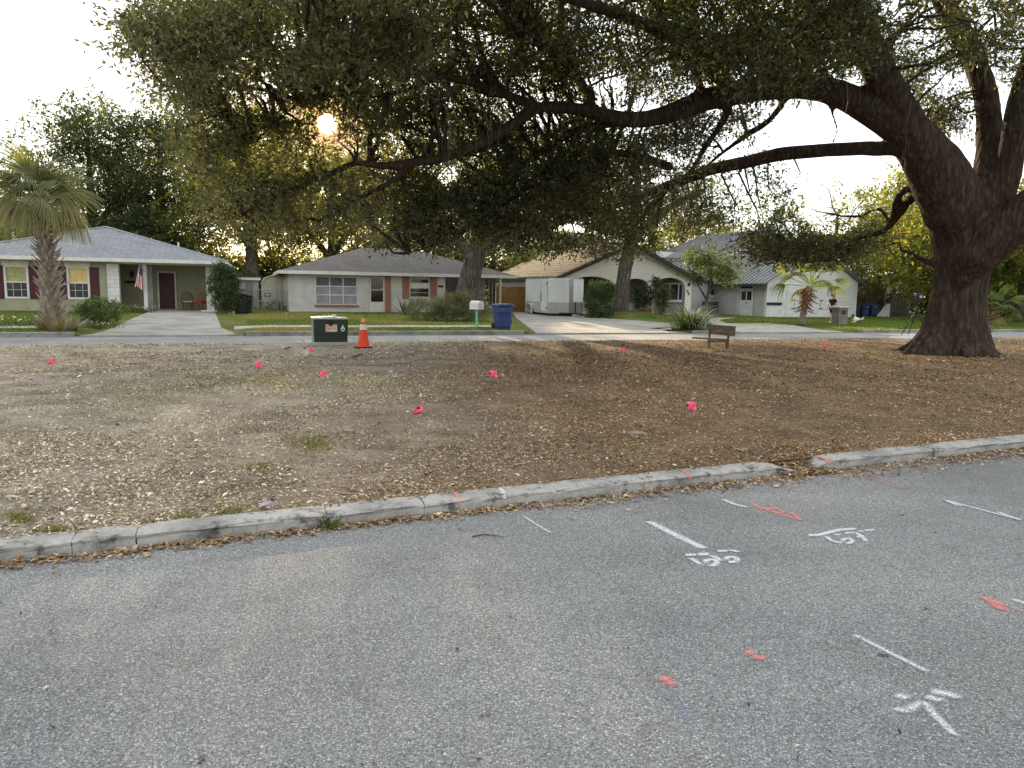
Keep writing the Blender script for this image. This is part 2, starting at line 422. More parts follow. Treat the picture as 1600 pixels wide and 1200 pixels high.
gm = MB().quad((-2500, -2500, -0.08), (2500, -2500, -0.08), (2500, 2500, -0.08), (-2500, 2500, -0.08))
o = solo('ground', gm, M_EARTH, None, None); o['kind'] = 'structure'
near = MB()
near.quad(W(-70, -16), W(95, -16), W(95, near_kerb_v(95) + 0.3), W(-70, near_kerb_v(-70) + 0.3))
o = solo('near_road', near, M_ROAD, None, None); o['kind'] = 'structure'
far = MB().quad(W(-70, ISL_V - 0.6), W(110, ISL_V - 0.6), W(110, FAR_V + 0.1), W(-70, FAR_V + 0.1))
o = solo('far_road', far, M_ROAD2, None, None); o['kind'] = 'structure'
back = MB().quad(W(-70, -45, -0.02), W(95, -45, -0.02), W(95, -16, -0.02), W(-70, -16, -0.02))
o = solo('near_verge', back, M_LAWN, None, None); o['kind'] = 'structure'

# island: fine grid near the camera, following the kerb line
us = np.concatenate([np.arange(-45, -14, 1.0), np.arange(-14, 22, 0.16), np.arange(22, 80, 1.0)])
ts = np.concatenate([np.linspace(0, 0.45, 60), np.linspace(0.45, 1, 40)[1:]])
U_, T_ = np.meshgrid(us, ts)
V0 = near_kerb_v(U_) + 0.17
V_ = V0 + (ISL_V + 0.3 - V0) * T_
Z_ = isl_z(U_, V_)
pts = np.stack([U_ * CA - V_ * SA, U_ * SA + V_ * CA, Z_], -1).reshape(-1, 3)
i = np.arange(U_.size).reshape(U_.shape)
q = np.stack([i[:-1, :-1], i[:-1, 1:], i[1:, 1:], i[1:, :-1]], -1).reshape(-1, 4)
o = link('island', npmesh('island', pts, q), M_SOIL, None, True); o['kind'] = 'structure'

grid_uv(np.concatenate([np.arange(-60, -10, 3.0), np.arange(-10, 45, 0.5), np.arange(45, 111, 3.0)]), np.concatenate([np.arange(FAR_V + 0.16, 45, 0.5), np.arange(45, 110, 4.0)]), lawn_z, 'lawn', M_LAWN)

# soil washed into the broken gap of the kerb
gp = MB(); gv = [(4.35, -0.02, 0.006), (4.7, -0.10, 0.006), (5.05, -0.02, 0.006), (4.35, 0.12, 0.03), (4.7, 0.1, 0.03), (5.05, 0.12, 0.035), (4.3, 0.32, 0.085), (4.7, 0.32, 0.08), (5.1, 0.32, 0.085)]
gp.add([W(a, near_kerb_v(a) + b_, c) for a, b_, c in gv], [(0, 1, 4, 3), (1, 2, 5, 4), (3, 4, 7, 6), (4, 5, 8, 7)])
o = solo('washed_soil', gp, M_SOIL, None, None, smooth=True); o['kind'] = 'structure'

# ------------------------------------------------------------------ kerbs, each cast length a piece of its own
def kerb_segment(u0, u1, vf, w, h, parent, m, seed, dip=None, lip=0.008, nz=0.006):
    n = max(4, int((u1 - u0) / 0.12)); g = 0.003
    prof = [(lip + 0.004, -0.05), (lip, h * 0.55), (lip * 0.9, h * 0.70), (0.0, h * 0.76), (0.002, h * 0.88), (0.014, h * 0.97), (0.035, h), (w * 0.6, h * 1.02), (w, h * 1.0), (w, -0.05)]
    r = np.random.default_rng(seed); vs_, fs = [], []
    for k in range(n + 1):
        u = u0 + g + (u1 - u0 - 2 * g) * k / n
        e = 0.006 if k in (0, n) else 0
        d = dip(u) if dip else 1.0
        for j, (a, z) in enumerate(prof):
            zz = z if z < 0 else (z - e * (z > h * 0.7)) * d
            jit = r.normal(0, nz * (0.5 if j in (6, 7, 8) else 1))
            vs_.append(W(u + r.normal(0, 0.002), vf(u) + a + (jit if 0 < z < h * 0.99 else 0) + (e * 0.8 if j < 6 else 0), zz + (r.normal(0, nz * 0.35) if z > 0 else 0)))
    c = len(prof)
    for k in range(n):
        for j in range(c - 1): fs.append((k * c + j, (k + 1) * c + j, (k + 1) * c + j + 1, k * c + j + 1))
    fs.append(tuple(range(c - 1, -1, -1))); fs.append(tuple(n * c + j for j in range(c)))
    mb = MB().add(vs_, fs)
    me = bpy.data.meshes.new('kerb_segment'); me.from_pydata(mb.v, [], mb.f); me.update()
    return link('kerb_segment', me, m, parent, False)

nk = bpy.data.objects.new('near_kerb', None); COL.objects.link(nk); nk['kind'] = 'structure'
joints = [-22, -19.5, -17, -14.6, -12.2, -9.8, -7.4, -5.2, -3.4, -2.0, -1.06, -0.72, 0.42, 1.1, 2.15, 2.95, 3.72, 4.62]
def brk(u): return 1.0 - 0.8 * float(smooth(4.25, 4.62, u)) if u <= 4.63 else 1.0 - 0.55 * (1 - float(smooth(4.78, 5.0, u)))
for k, (a, b_) in enumerate(zip(joints[:-1], joints[1:])):
    kerb_segment(a, b_, near_kerb_v, 0.195, 0.095, nk, M_KERB, k, brk if b_ > 4 else None)
for k, (a, b_) in enumerate([(4.80, 6.35), (6.38, 8.1), (8.1, 9.6), (9.6, 11.5), (11.5, 14), (14, 17), (17, 20), (20, 24), (24, 28)]):
    kerb_segment(a, b_, near_kerb_v, 0.195, 0.10, nk, M_KERB, 50 + k, brk if k == 0 else None)
fk = bpy.data.objects.new('far_kerb', None); COL.objects.link(fk); fk['kind'] = 'structure'
k = 0
for a, b_, h in [(-24, -5.1, 0.145), (-5.1, -0.3, 0.02), (-0.3, 9.2, 0.145), (9.2, 16.3, 0.02), (16.3, 18.2, 0.12), (18.2, 24.5, 0.02), (24.5, 62, 0.14)]:
    ne = max(1, round((b_ - a) / 3.0))
    for s in range(ne):
        kerb_segment(a + (b_ - a) * s / ne, a + (b_ - a) * (s + 1) / ne, lambda u: FAR_V, 0.17, h, fk, M_KERB2, 100 + k, nz=0.004); k += 1

# ------------------------------------------------------------------ sidewalk slabs and driveways
sw = bpy.data.objects.new('sidewalk', None); COL.objects.link(sw); sw['kind'] = 'structure'
def slab(u0, u1, v0, v1, parent, m, name='slab', t=0.02, zf=lawn_z):
    cs = [(u0, v0), (u1, v0), (u1, v1), (u0, v1)]
    top = [W(a, b_, float(zf(a, b_)) + t) for a, b_ in cs]; bot = [W(a, b_, float(zf(a, b_)) - 0.06) for a, b_ in cs]
    mb = MB().add(top + bot, [(0, 1, 2, 3), (0, 4, 5, 1), (1, 5, 6, 2), (2, 6, 7, 3), (3, 7, 4, 0)])
    me = bpy.data.meshes.new(name); me.from_pydata(mb.v, [], mb.f); me.update()
    return link(name, me, m, parent)
for s in range(9): slab(-0.7 + s * 1.1, -0.7 + s * 1.1 + 1.085, 27.3, 28.5, sw, M_WALK, t=0.022 + 0.006 * (s % 3))
for s in range(8): slab(-20 + s * 1.8, -20 + s * 1.8 + 1.785, 27.3, 28.5, sw, M_WALK)

def strip(name, rows, m, t=0.03, apron=True):
    """driveway: rows of (photo row, left column, right column) laid on the lawn"""
    vs_, fs = [], []; rs = []
    for (y0, a0, b0), (y1, a1, b1) in zip(rows[:-1], rows[1:]):
        for s in range(6): rs.append([p + (q_ - p) * s / 6 for p, q_ in zip((y0, a0, b0), (y1, a1, b1))])
    rs.append(rows[-1]); nc = 12
    for y, a, b_ in rs:
        for c in range(nc + 1):
            x = a + (b_ - a) * c / nc; p = G(x, y, 0.17)
            for _ in range(8):
                u, v = UV(p); p = G(x, y, float(lawn_z(u, v)) + t)
            vs_.append(p)
    a_, b__ = (UV(vs_[-nc - 1]), UV(vs_[-1]))                       # apron running down to the street
    for f in (0.5, 1.0) if apron else ():
        for c in range(nc + 1):
            u = a_[0] - 0.25 * f + (b__[0] - a_[0] + 0.5 * f) * c / nc; v0 = a_[1] + (b__[1] - a_[1]) * c / nc; v = v0 + (FAR_V + 0.10 - v0) * f
            vs_.append(W(u, v, float(lawn_z(u, v)) + t))
        rs.append(None)
    for r in range(len(rs) - 1):
        for c in range(nc): fs.append((r * (nc + 1) + c, r * (nc + 1) + c + 1, (r + 1) * (nc + 1) + c + 1, (r + 1) * (nc + 1) + c))
    n0 = len(vs_); vs_ += [p - np.array([0, 0, 0.08]) for p in vs_]
    ring = [c for c in range(nc + 1)] + [r * (nc + 1) + nc for r in range(1, len(rs))] + [(len(rs) - 1) * (nc + 1) + c for c in range(nc - 1, -1, -1)] + [r * (nc + 1) for r in range(len(rs) - 2, 0, -1)]
    for a, b_ in zip(ring, ring[1:] + ring[:1]): fs.append((a, b_, b_ + n0, a + n0))
    o = solo(name, MB().add(vs_, fs), m, None, None, smooth=False); o['kind'] = 'structure'; return o
strip('carport_driveway', [(483.5, 240, 334), (487, 233, 336), (497, 208, 340), (512, 178, 346), (521.5, 146, 368)], M_DRIVE)
strip('trailer_driveway', [(488, 801, 884), (496, 806, 925), (501, 812, 1000), (505, 818, 1046), (511, 826, 1048), (517.5, 834, 1050)], M_DRIVE, t=0.034)
strip('garage_driveway', [(505, 1112, 1200), (508, 1116, 1240), (513, 1124, 1268), (515.5, 1128, 1285)], M_WALK)
strip('garden_path', [(496.2, 1118, 1150), (498.5, 1108, 1128), (501.5, 1106, 1124), (504.6, 1112, 1136)], M_WALK, t=0.036, apron=False)

# ------------------------------------------------------------------ loose litter on the island: one mass of chips and dead leaves
def flakes(c, L, Wd, tilt, col, r, curl=0.25):
    """folded little quads lying about; c (N,3)"""
    n = len(c); th = r.uniform(0, 2 * np.pi, n)
    a = np.stack([np.cos(th), np.sin(th), r.normal(0, tilt, n)], 1); a /= np.linalg.norm(a, axis=1)[:, None]
    b_ = np.stack([-np.sin(th), np.cos(th), r.normal(0, tilt, n)], 1); b_ /= np.linalg.norm(b_, axis=1)[:, None]
    L = L[:, None]; Wd = Wd[:, None]; up = np.array([0, 0, 1.0])
    v = np.stack([c - a * L, c + b_ * Wd + up * Wd * curl, c + a * L, c - b_ * Wd + up * Wd * curl], 1).reshape(-1, 3)
    q = np.arange(4 * n).reshape(n, 4)
    return v, q, np.repeat(col, 4, axis=0)
def pick(pal, r, n, jit=0.18):
    pal = np.array(pal); c = pal[r.integers(0, len(pal), n)]
    return np.clip(c * r.normal(1, jit, (n, 1)), 0.01, 0.9)
M_FLAKE = attrmat('litter_flake')
STRAW = [(0.54, 0.45, 0.29), (0.64, 0.56, 0.40), (0.44, 0.34, 0.21), (0.30, 0.22, 0.14), (0.21, 0.15, 0.10), (0.72, 0.66, 0.51), (0.14, 0.10, 0.07)]
BROWN = [(0.30, 0.185, 0.098), (0.37, 0.245, 0.135), (0.21, 0.125, 0.066), (0.43, 0.305, 0.175), (0.145, 0.09, 0.05), (0.34, 0.195, 0.095), (0.50, 0.38, 0.235)]
YELL = [(0.62, 0.52, 0.26), (0.55, 0.46, 0.22), (0.40, 0.36, 0.14), (0.68, 0.60, 0.36)]
def island_litter(N):
    r = np.random.default_rng(5)
    Y = np.exp(r.uniform(np.log(3.6), np.log(27), N * 2)); X = r.uniform(-1, 1, N * 2) * (0.74 * Y + 0.6)
    u, v = X * CA + Y * SA, -X * SA + Y * CA
    bare = fbm2(X, Y, 21, 4, 0.45); pat = fbm2(X, Y, 33, 4, 0.3)
    brownish = smooth(-3.0, 1.0, X + 2.0 * fbm2(X, Y, 41, 3, 0.3))
    keep = (v > near_kerb_v(u) + 0.14) & (v < ISL_V + 0.1)
    dens = np.where(brownish > 0.5, 0.85, 0.28 + 0.55 * smooth(-0.35, 0.3, bare))
    drift = fbm2(u * 0.45, v, 71, 4, 0.9); dens *= np.where(brownish > 0.5, 0.5 + 0.6 * smooth(-0.3, 0.3, drift), 0.30 + 0.95 * smooth(-0.25, 0.28, drift))
    px, py = project(np.stack([X, Y, np.full_like(X, 0.12)], 1))
    dens *= 1 - 0.85 * np.exp(-(((px - 560) / 95) ** 2 + ((py - 655) / 16) ** 2))           # bare dark scrape of soil
    dens *= 1 - 0.6 * np.exp(-(((px - 420) / 160) ** 2 + ((py - 700) / 20) ** 2))
    dens *= 1 - 0.6 * np.exp(-(((px - 430) / 200) ** 2 + ((py - 556) / 12) ** 2))
    keep &= r.uniform(0, 1, N * 2) < dens
    X, Y, u, v, brownish, pat = (a[keep] for a in (X, Y, u, v, brownish, pat)); n = len(X)
    z = isl_z(u, v) + r.uniform(0.002, 0.02, n)
    tone = (1 + 0.30 * fbm2(X, Y, 91, 4, 0.55))[:, None]
    cs = pick(STRAW, r, n); cb = pick(BROWN, r, n); cy = pick(YELL, r, n)
    col = np.where((r.uniform(0, 1, n) < brownish)[:, None], cb, cs)
    px, py = project(np.stack([X, Y, z], 1))
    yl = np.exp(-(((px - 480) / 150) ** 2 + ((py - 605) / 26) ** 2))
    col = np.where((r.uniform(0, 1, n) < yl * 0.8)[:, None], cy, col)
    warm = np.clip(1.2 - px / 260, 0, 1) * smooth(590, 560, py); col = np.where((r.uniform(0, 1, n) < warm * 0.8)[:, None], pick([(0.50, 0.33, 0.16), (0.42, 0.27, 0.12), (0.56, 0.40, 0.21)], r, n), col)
    sz = np.clip(Y / 12, 0.72, 1.3)
    L = (r.gamma(1.7, 0.0054, n) + 0.0035) * sz; Wd = L * r.uniform(0.25, 0.6, n)
    return flakes(np.stack([X, Y, z], 1), L, Wd, 0.3, col * tone, r)
v_, q_, c_ = island_litter(400000)
o = link('leaf_litter', npmesh('leaf_litter', v_, q_, c_), M_FLAKE)
setp(o, 'dead leaves and pale wood chips strewn over the island', 'leaf litter', kind='stuff')

def gutter_litter(N):
    r = np.random.default_rng(8)
    u = r.uniform(-6, 14, N); n_ = fbm2(u, u * 0, 4, 4, 0.8)
    wd = 0.10 + 0.10 * smooth(-0.4, 0.5, n_) + 0.10 * smooth(1.5, 6, u)
    d = np.abs(r.normal(0, 1, N)) * wd * 0.7; v = near_kerb_v(u) - 0.005 - d
    hole = (u > 4.55) & (u < 4.85); v = np.where(hole, v + r.uniform(0, 0.25, N), v)
    zz = r.uniform(0.004, 0.02, N); k_ = max(1, N // 6); u[:k_] = r.uniform(4.4, 4.95, k_); v[:k_] = near_kerb_v(u[:k_]) + r.uniform(-0.12, 0.32, k_); zz[:k_] = 0.01 + np.clip(v[:k_] - near_kerb_v(u[:k_]), 0, 0.3) * 0.25 + r.uniform(0, 0.02, k_)
    p = np.stack([u * CA - v * SA, u * SA + v * CA, zz], 1)
    L = r.gamma(3, 0.004, N) + 0.004
    return flakes(p, L, L * r.uniform(0.3, 0.6, N), 0.3, pick(BROWN + STRAW[2:5], r, N), r)
v_, q_, c_ = gutter_litter(15000)
o = link('gutter_litter', npmesh('gutter_litter', v_, q_, c_), M_FLAKE)
setp(o, 'brown leaf bits gathered along the foot of the near kerb', 'leaf litter', kind='stuff')
r_ = np.random.default_rng(81); n = 500
Y = r_.uniform(2.2, 7, n); X = r_.uniform(-1, 1, n) * 0.75 * Y; uu, vv = X * CA + Y * SA, -X * SA + Y * CA
kk = vv < near_kerb_v(uu) - 0.3; p = np.stack([X, Y, np.full(n, 0.008)], 1)[kk]
L = r_.gamma(3, 0.0017, len(p)) + 0.002
v_, q_, c_ = flakes(p, L, L * 0.5, 0.3, pick([(0.04, 0.035, 0.03), (0.07, 0.06, 0.05), (0.3, 0.22, 0.14), (0.5, 0.48, 0.42)], r_, len(p)), r_)
o = link('road_grit', npmesh('road_grit', v_, q_, c_), M_FLAKE)
setp(o, 'scattered dark bark bits and grit on the near road', 'grit', kind='stuff')

# ------------------------------------------------------------------ grass blades
def blades(p, h, w, col, r, lean=0.35):
    n = len(p); th = r.uniform(0, 2 * np.pi, n)
    a = np.stack([np.cos(th), np.sin(th), np.zeros(n)], 1) * w[:, None]
    tip = p + np.stack([r.normal(0, lean, n) * h, r.normal(0, lean, n) * h, h], 1)
    v = np.stack([p - a, p + a, tip], 1).reshape(-1, 3)
    return v, np.arange(3 * n).reshape(n, 3), np.repeat(col, 3, axis=0)
M_BLADE = leafmat('grass_blade', 0.4, 1.0, (1, 0.95, 0.4), gloss=0.05)
def lawn_blades(N):
    r = np.random.default_rng(15)
    v = FAR_V + 0.2 + 16.5 * r.uniform(0, 1, N) ** 1.5; u = r.uniform(-14, 46, N)
    X, Y = u * CA - v * SA, u * SA + v * CA
    z = lawn_z(u, v); p = np.stack([X, Y, z - 0.005], 1); px, py = project(p)
    ok = (px > -60) & (px < 1660)
    d1 = (u > -5.3 + 0.0) & (u < -0.3) & (v < 44)
    d2 = (u > 8.8) & (u < 19.5) & (v < 42) & ~((u < 10.3) & (v > 29.2)); d3 = (u > 18.5) & (u < 24.9) & (v < 28.6) | (u > 17.5) & (u < 21) & (v < 33)
    walk = (v > 27.25) & (v < 28.55) & (u < 9.3)
    ok &= ~d1 & ~d2 & ~d3 & ~walk
    p, u, v, px, py = p[ok], u[ok], v[ok], px[ok], py[ok]; n = len(p)
    dry = smooth(-0.1, 0.5, fbm2(u, v, 61, 4, 0.35) + np.where((u > -1) & (u < 13), 0.25, -0.35))
    green = pick([(0.09, 0.15, 0.02), (0.12, 0.18, 0.03), (0.07, 0.11, 0.02)], r, n); straw = pick([(0.28, 0.24, 0.10), (0.2, 0.2, 0.06), (0.33, 0.28, 0.13)], r, n)
    col = np.where((r.uniform(0, 1, n) < dry)[:, None], straw, green)
    return blades(p, r.uniform(0.03, 0.085, n), r.uniform(0.006, 0.014, n), col, r)
v_, q_, c_ = lawn_blades(190000)
o = link('lawn_grass', npmesh('lawn_grass', v_, q_, c_), M_BLADE)
setp(o, 'short grass growing on the verge and front lawns', 'grass', kind='stuff')
# weedy green tufts on the island
def tuft_field(spots):
    r = np.random.default_rng(77); ps, cs = [], []
    for x, y, rx, ry, n in spots:
        a = r.normal(0, 0.5, (n, 2)); pts = np.array([G(x + rx * i, y + ry * j, 0.11) for i, j in a])
        u, v = UV(pts.T); ok = (v > near_kerb_v(u) + 0.2) & (v < ISL_V); pts = pts[ok]; u, v = u[ok], v[ok]
        pts[:, 2] = isl_z(u, v); ps.append(pts); cs.append(pick([(0.12, 0.15, 0.04), (0.17, 0.18, 0.06), (0.22, 0.2, 0.09)], r, len(pts)))
    p = np.concatenate(ps); n = len(p)
    return blades(p, r.uniform(0.015, 0.05, n), r.uniform(0.003, 0.007, n), np.concatenate(cs), r, 0.8)
v_, q_, c_ = tuft_field([(490, 692, 35, 14, 500), (30, 805, 25, 8, 160), (78, 826, 22, 8, 200), (365, 795, 26, 9, 220), (290, 800, 20, 8, 80), (405, 728, 30, 6, 120),
                         (60, 690, 60, 20, 100), (240, 615, 110, 18, 900), (180, 640, 130, 18, 500), (330, 600, 90, 14, 700), (480, 600, 120, 16, 500), (100, 555, 150, 10, 700), (1000, 545, 500, 6, 300), (600, 538, 130, 3, 500)])
o = link('island_weeds', npmesh('island_weeds', v_, q_, c_), M_BLADE)
setp(o, 'thin green weeds and grass tufts in the bare soil', 'weeds', kind='stuff')

# ================================================================== houses
M_GREEN = pmat('sage_stucco', (0.36, 0.36, 0.235), (0.31, 0.31, 0.2), 1.2, 0.92, 60, 0.25)
M_WHITE = pmat('white_paint', (0.74, 0.73, 0.70), (0.62, 0.61, 0.57), 1.5, 0.6)
M_OFFWHITE = pmat('offwhite_trim', (0.68, 0.66, 0.60), (0.55, 0.53, 0.47), 1.5, 0.65)
M_SHUT = pmat('maroon_shutter', (0.085, 0.018, 0.028), (0.065, 0.014, 0.02), 2, 0.55)
M_DOOR = pmat('maroon_door', (0.07, 0.014, 0.022), (0.05, 0.01, 0.016), 2, 0.45)
M_BLACK = pmat('black_metal', (0.02, 0.02, 0.022), (0.012, 0.012, 0.013), 4, 0.5)
M_DARKP = pmat('black_plastic', (0.022, 0.024, 0.028), (0.014, 0.015, 0.018), 3, 0.5)
M_GLASS = glassmat('window_glass')
M_GLOWPANE = pmat('golden_glow_pane', (0.78, 0.58, 0.20), (0.66, 0.47, 0.14), 3, 0.3)  # golden glow of the upper sash, painted in as pane colour
M_GLOWPANE2 = pmat('olive_glow_pane', (0.42, 0.40, 0.16), (0.30, 0.30, 0.12), 5, 0.25)  # duller glow for the left window, also painted into the colour
M_CURT = pmat('grey_curtain', (0.34, 0.33, 0.36), (0.26, 0.25, 0.28), 3, 0.5)
M_DCURT = pmat('dark_curtain', (0.15, 0.14, 0.165), (0.10, 0.095, 0.115), 3, 0.45)
M_BLOCKP = brickmat('white_block_pier', (0.72, 0.72, 0.70), (0.66, 0.66, 0.64), (0.5, 0.5, 0.48), 0.42, 0.2, 0.012)
M_BLOCK = brickmat('white_painted_block', (0.60, 0.585, 0.55), (0.56, 0.545, 0.51), (0.50, 0.485, 0.45), 0.40, 0.2, 0.008)
M_GBLOCK = brickmat('grey_painted_block', (0.50, 0.51, 0.50), (0.46, 0.47, 0.465), (0.42, 0.43, 0.42), 0.40, 0.2, 0.008)
M_LBLOCK = brickmat('pale_painted_block', (0.68, 0.695, 0.69), (0.64, 0.655, 0.65), (0.56, 0.57, 0.57), 0.40, 0.2, 0.008)
M_BRICK = brickmat('red_brick', (0.30, 0.10, 0.055), (0.38, 0.15, 0.085), (0.30, 0.24, 0.19), 0.2, 0.07, 0.008)
M_STUC = pmat('cream_stucco', (0.86, 0.835, 0.76), (0.81, 0.78, 0.70), 1.0, 0.95, 45, 0.35)
M_TAUPE = pmat('taupe_wall', (0.30, 0.28, 0.25), (0.25, 0.235, 0.21), 1.5, 0.9)
M_DTRIM = pmat('dark_rake_trim', (0.045, 0.04, 0.038), (0.03, 0.028, 0.026), 2, 0.6)
M_CONC = concmat('plain_concrete', (0.42, 0.41, 0.385), (0.28, 0.27, 0.25), 0.15)

def shinglemat(name, a, b_, c_):
    m, n, l, b = nt(name)
    v = coords(n, l)
    sp = n.new('ShaderNodeSeparateXYZ'); cb = n.new('ShaderNodeCombineXYZ'); l.new(v, sp.inputs[0])
    ad = n.new('ShaderNodeMath'); ad.operation = 'ADD'; l.new(sp.outputs[0], ad.inputs[0]); l.new(sp.outputs[1], ad.inputs[1])
    sc = n.new('ShaderNodeMath'); sc.operation = 'MULTIPLY'; sc.inputs[1].default_value = 3.3; l.new(sp.outputs[2], sc.inputs[0])
    l.new(ad.outputs[0], cb.inputs[0]); l.new(sc.outputs[0], cb.inputs[1])
    t = n.new('ShaderNodeTexBrick'); l.new(cb.outputs[0], t.inputs['Vector']); t.inputs['Scale'].default_value = 1
    t.inputs['Brick Width'].default_value = 0.28; t.inputs['Row Height'].default_value = 0.145; t.inputs['Mortar Size'].default_value = 0.008
    t.inputs['Color1'].default_value = rgba(a); t.inputs['Color2'].default_value = rgba(b_); t.inputs['Mortar'].default_value = rgba(c_)
    f = noise(n, l, v, 7, 5, 0.7); f2 = noise(n, l, v, 0.6, 4)
    c = mixrgb(n, l, 0.55, t.outputs['Color'], ramp(n, l, f, [(0.3, (0.55, 0.55, 0.55)), (0.7, (1.2, 1.2, 1.2))]), 'MULTIPLY')
    c = mixrgb(n, l, 0.5, c, ramp(n, l, f2, [(0.3, (0.75, 0.74, 0.72)), (0.7, (1.1, 1.1, 1.1))]), 'MULTIPLY')
    l.new(c, b.inputs['Base Color']); b.inputs['Roughness'].default_value = 0.95; b.inputs['Specular IOR Level'].default_value = 0.15
    iv = n.new('ShaderNodeMath'); iv.operation = 'SUBTRACT'; iv.inputs[0].default_value = 1; l.new(t.outputs['Fac'], iv.inputs[1])
    bump(n, l, b, iv.outputs[0], 0.5, 0.01)
    return m
M_SHIN = shinglemat('blue_grey_shingle', (0.30, 0.32, 0.335), (0.235, 0.25, 0.265), (0.14, 0.15, 0.16))
M_SHIN2 = shinglemat('brown_grey_shingle', (0.20, 0.185, 0.175), (0.15, 0.14, 0.135), (0.09, 0.085, 0.08))

def wall_u(mb, u0, u1, z0, z1, v0, v1, holes=()):
    """wall along the street between v0 and v1 with rectangular openings"""
    us_ = sorted({u0, u1, *[h[0] for h in holes], *[h[1] for h in holes]}); zs = sorted({z0, z1, *[h[2] for h in holes], *[h[3] for h in holes]})
    for a, b_ in zip(us_[:-1], us_[1:]):
        run = None
        for c, d in zip(zs[:-1], zs[1:]):
            if any(h[0] <= a and b_ <= h[1] and h[2] <= c and d <= h[3] for h in holes):
                if run: mb.box(a, b_, v0, v1, *run); run = None
            else: run = (run[0], d) if run else (c, d)
        if run: mb.box(a, b_, v0, v1, *run)
    return mb
def frame_rect(mb, u0, u1, z0, z1, v0, v1, w):
    mb.box(u0, u0 + w, v0, v1, z0, z1); mb.box(u1 - w, u1, v0, v1, z0, z1)
    mb.box(u0 + w, u1 - w, v0, v1, z0, z0 + w); mb.box(u0 + w, u1 - w, v0, v1, z1 - w, z1); return mb
def hip_roof(u0, u1, v0, v1, ze, d, zr):
    """roof faces of a hip roof whose ridge starts d in from every eave"""
    a, b_, c, e = (u0, v0, ze), (u1, v0, ze), (u1, v1, ze), (u0, v1, ze)
    w, h = u1 - u0, v1 - v0
    if w >= h: r0, r1 = (u0 + d, (v0 + v1) / 2, zr), (u1 - d, (v0 + v1) / 2, zr); fs = [(0, 1, 5, 4), (2, 3, 4, 5), (1, 2, 5), (3, 0, 4)]
    else: r0, r1 = ((u0 + u1) / 2, v0 + d, zr), ((u0 + u1) / 2, v1 - d, zr); fs = [(0, 1, 4), (1, 2, 5, 4), (2, 3, 5), (3, 0, 4, 5)]
    mb = MB().add([a, b_, c, e, r0, r1], fs)
    lo = [(x, y, z - 0.12) for x, y, z in (a, b_, c, e)]
    mb.add(lo, [(3, 2, 1, 0)])
    return mb
def eave_trim(u0, u1, v0, v1, z, h=0.16, t=0.06):
    mb = MB(); mb.box(u0 - t, u1 + t, v0 - t, v0, z - h, z + 0.012); mb.box(u0 - t, u1 + t, v1, v1 + t, z - h, z + 0.012)
    mb.box(u0 - t, u0, v0, v1, z - h, z + 0.012); mb.box(u1, u1 + t, v0, v1, z - h, z + 0.012); return mb

# ------------------------------------------------------------------ sage house with carport
h1 = street_thing('carport_house', 'sage green house with blue-grey hip roof, maroon shutters and open carport', 'house', -7.6, 41.0)
w1 = MB()
WIN1 = (-11.12, -10.12, 0.82, 2.38); WIN2 = (-8.52, -7.56, 0.82, 2.38)
wall_u(w1, -13.4, -6.75, 0.0, 2.62, 41.0, 41.2, [WIN1, WIN2])
w1.box(-13.4, -13.2, 41.2, 52, 0, 2.62); w1.box(-6.75, -6.55, 41.32, 43.5, 0, 2.62)
wall_u(w1, -6.75, -2.1, 0.0, 2.62, 43.5, 43.7, [(-4.78, -3.98, 0.1, 2.24)])
w1.box(-2.30, -2.1, 43.7, 52, 0, 2.62); w1.box(-13.2, -2.3, 51.8, 52, 0, 2.62)
w1.box(-6.55, -2.1, 41.0, 43.5, 2.56, 2.62)                                        # carport ceiling
h1.part('wall', w1, M_GREEN)
h1.part('pier', MB().box(-6.78, -6.26, 40.9, 41.31, 0.0, 2.575), M_BLOCKP)
h1.part('corner_trim', MB().box(-5.32, -5.06, 43.40, 43.495, 0.2, 2.55), M_OFFWHITE)
for uu in (-5.2, -2.05):
    p_ = MB().box(uu, uu + 0.17, 40.98, 41.15, 0.2, 2.575); p_.box(uu - 0.03, uu + 0.20, 40.95, 41.18, 0.18, 0.34); h1.part('post', p_, M_WHITE)
h1.part('post', MB().box(-2.34, -2.12, 41.6, 43.39, 0.2, 2.555), M_OFFWHITE, label='pale side wall of the carport')
h1.part('carport_beam', MB().box(-6.25, -1.75, 40.96, 41.17, 2.577, 2.70), M_OFFWHITE)
rf = h1.part('roof', hip_roof(-14.0, -1.28, 40.4, 53.0, 2.80, 6.2, 4.70), M_SHIN)
h1.part('gutter', eave_trim(-14.0, -1.28, 40.4, 53.0, 2.80, 0.15), M_WHITE, rf)
h1.part('soffit', MB().box(-13.95, -1.33, 40.42, 40.99, 2.62, 2.66), M_OFFWHITE, rf)
capm = pmat('ridge_cap', (0.33, 0.35, 0.36), (0.27, 0.29, 0.3), 5, 0.95)
for e_ in ((-1.28, 40.4), (-14.0, 40.4)):
    h1.part('ridge_cap', MB().tube([(e_[0], e_[1], 2.81), (-7.64, 46.6, 4.71)], 0.05, 5), capm, rf)
h1.part('vent_pipe', MB().cyl(-4.0, 46.5, 3.4, 4.0, 0.05), M_WHITE, rf)
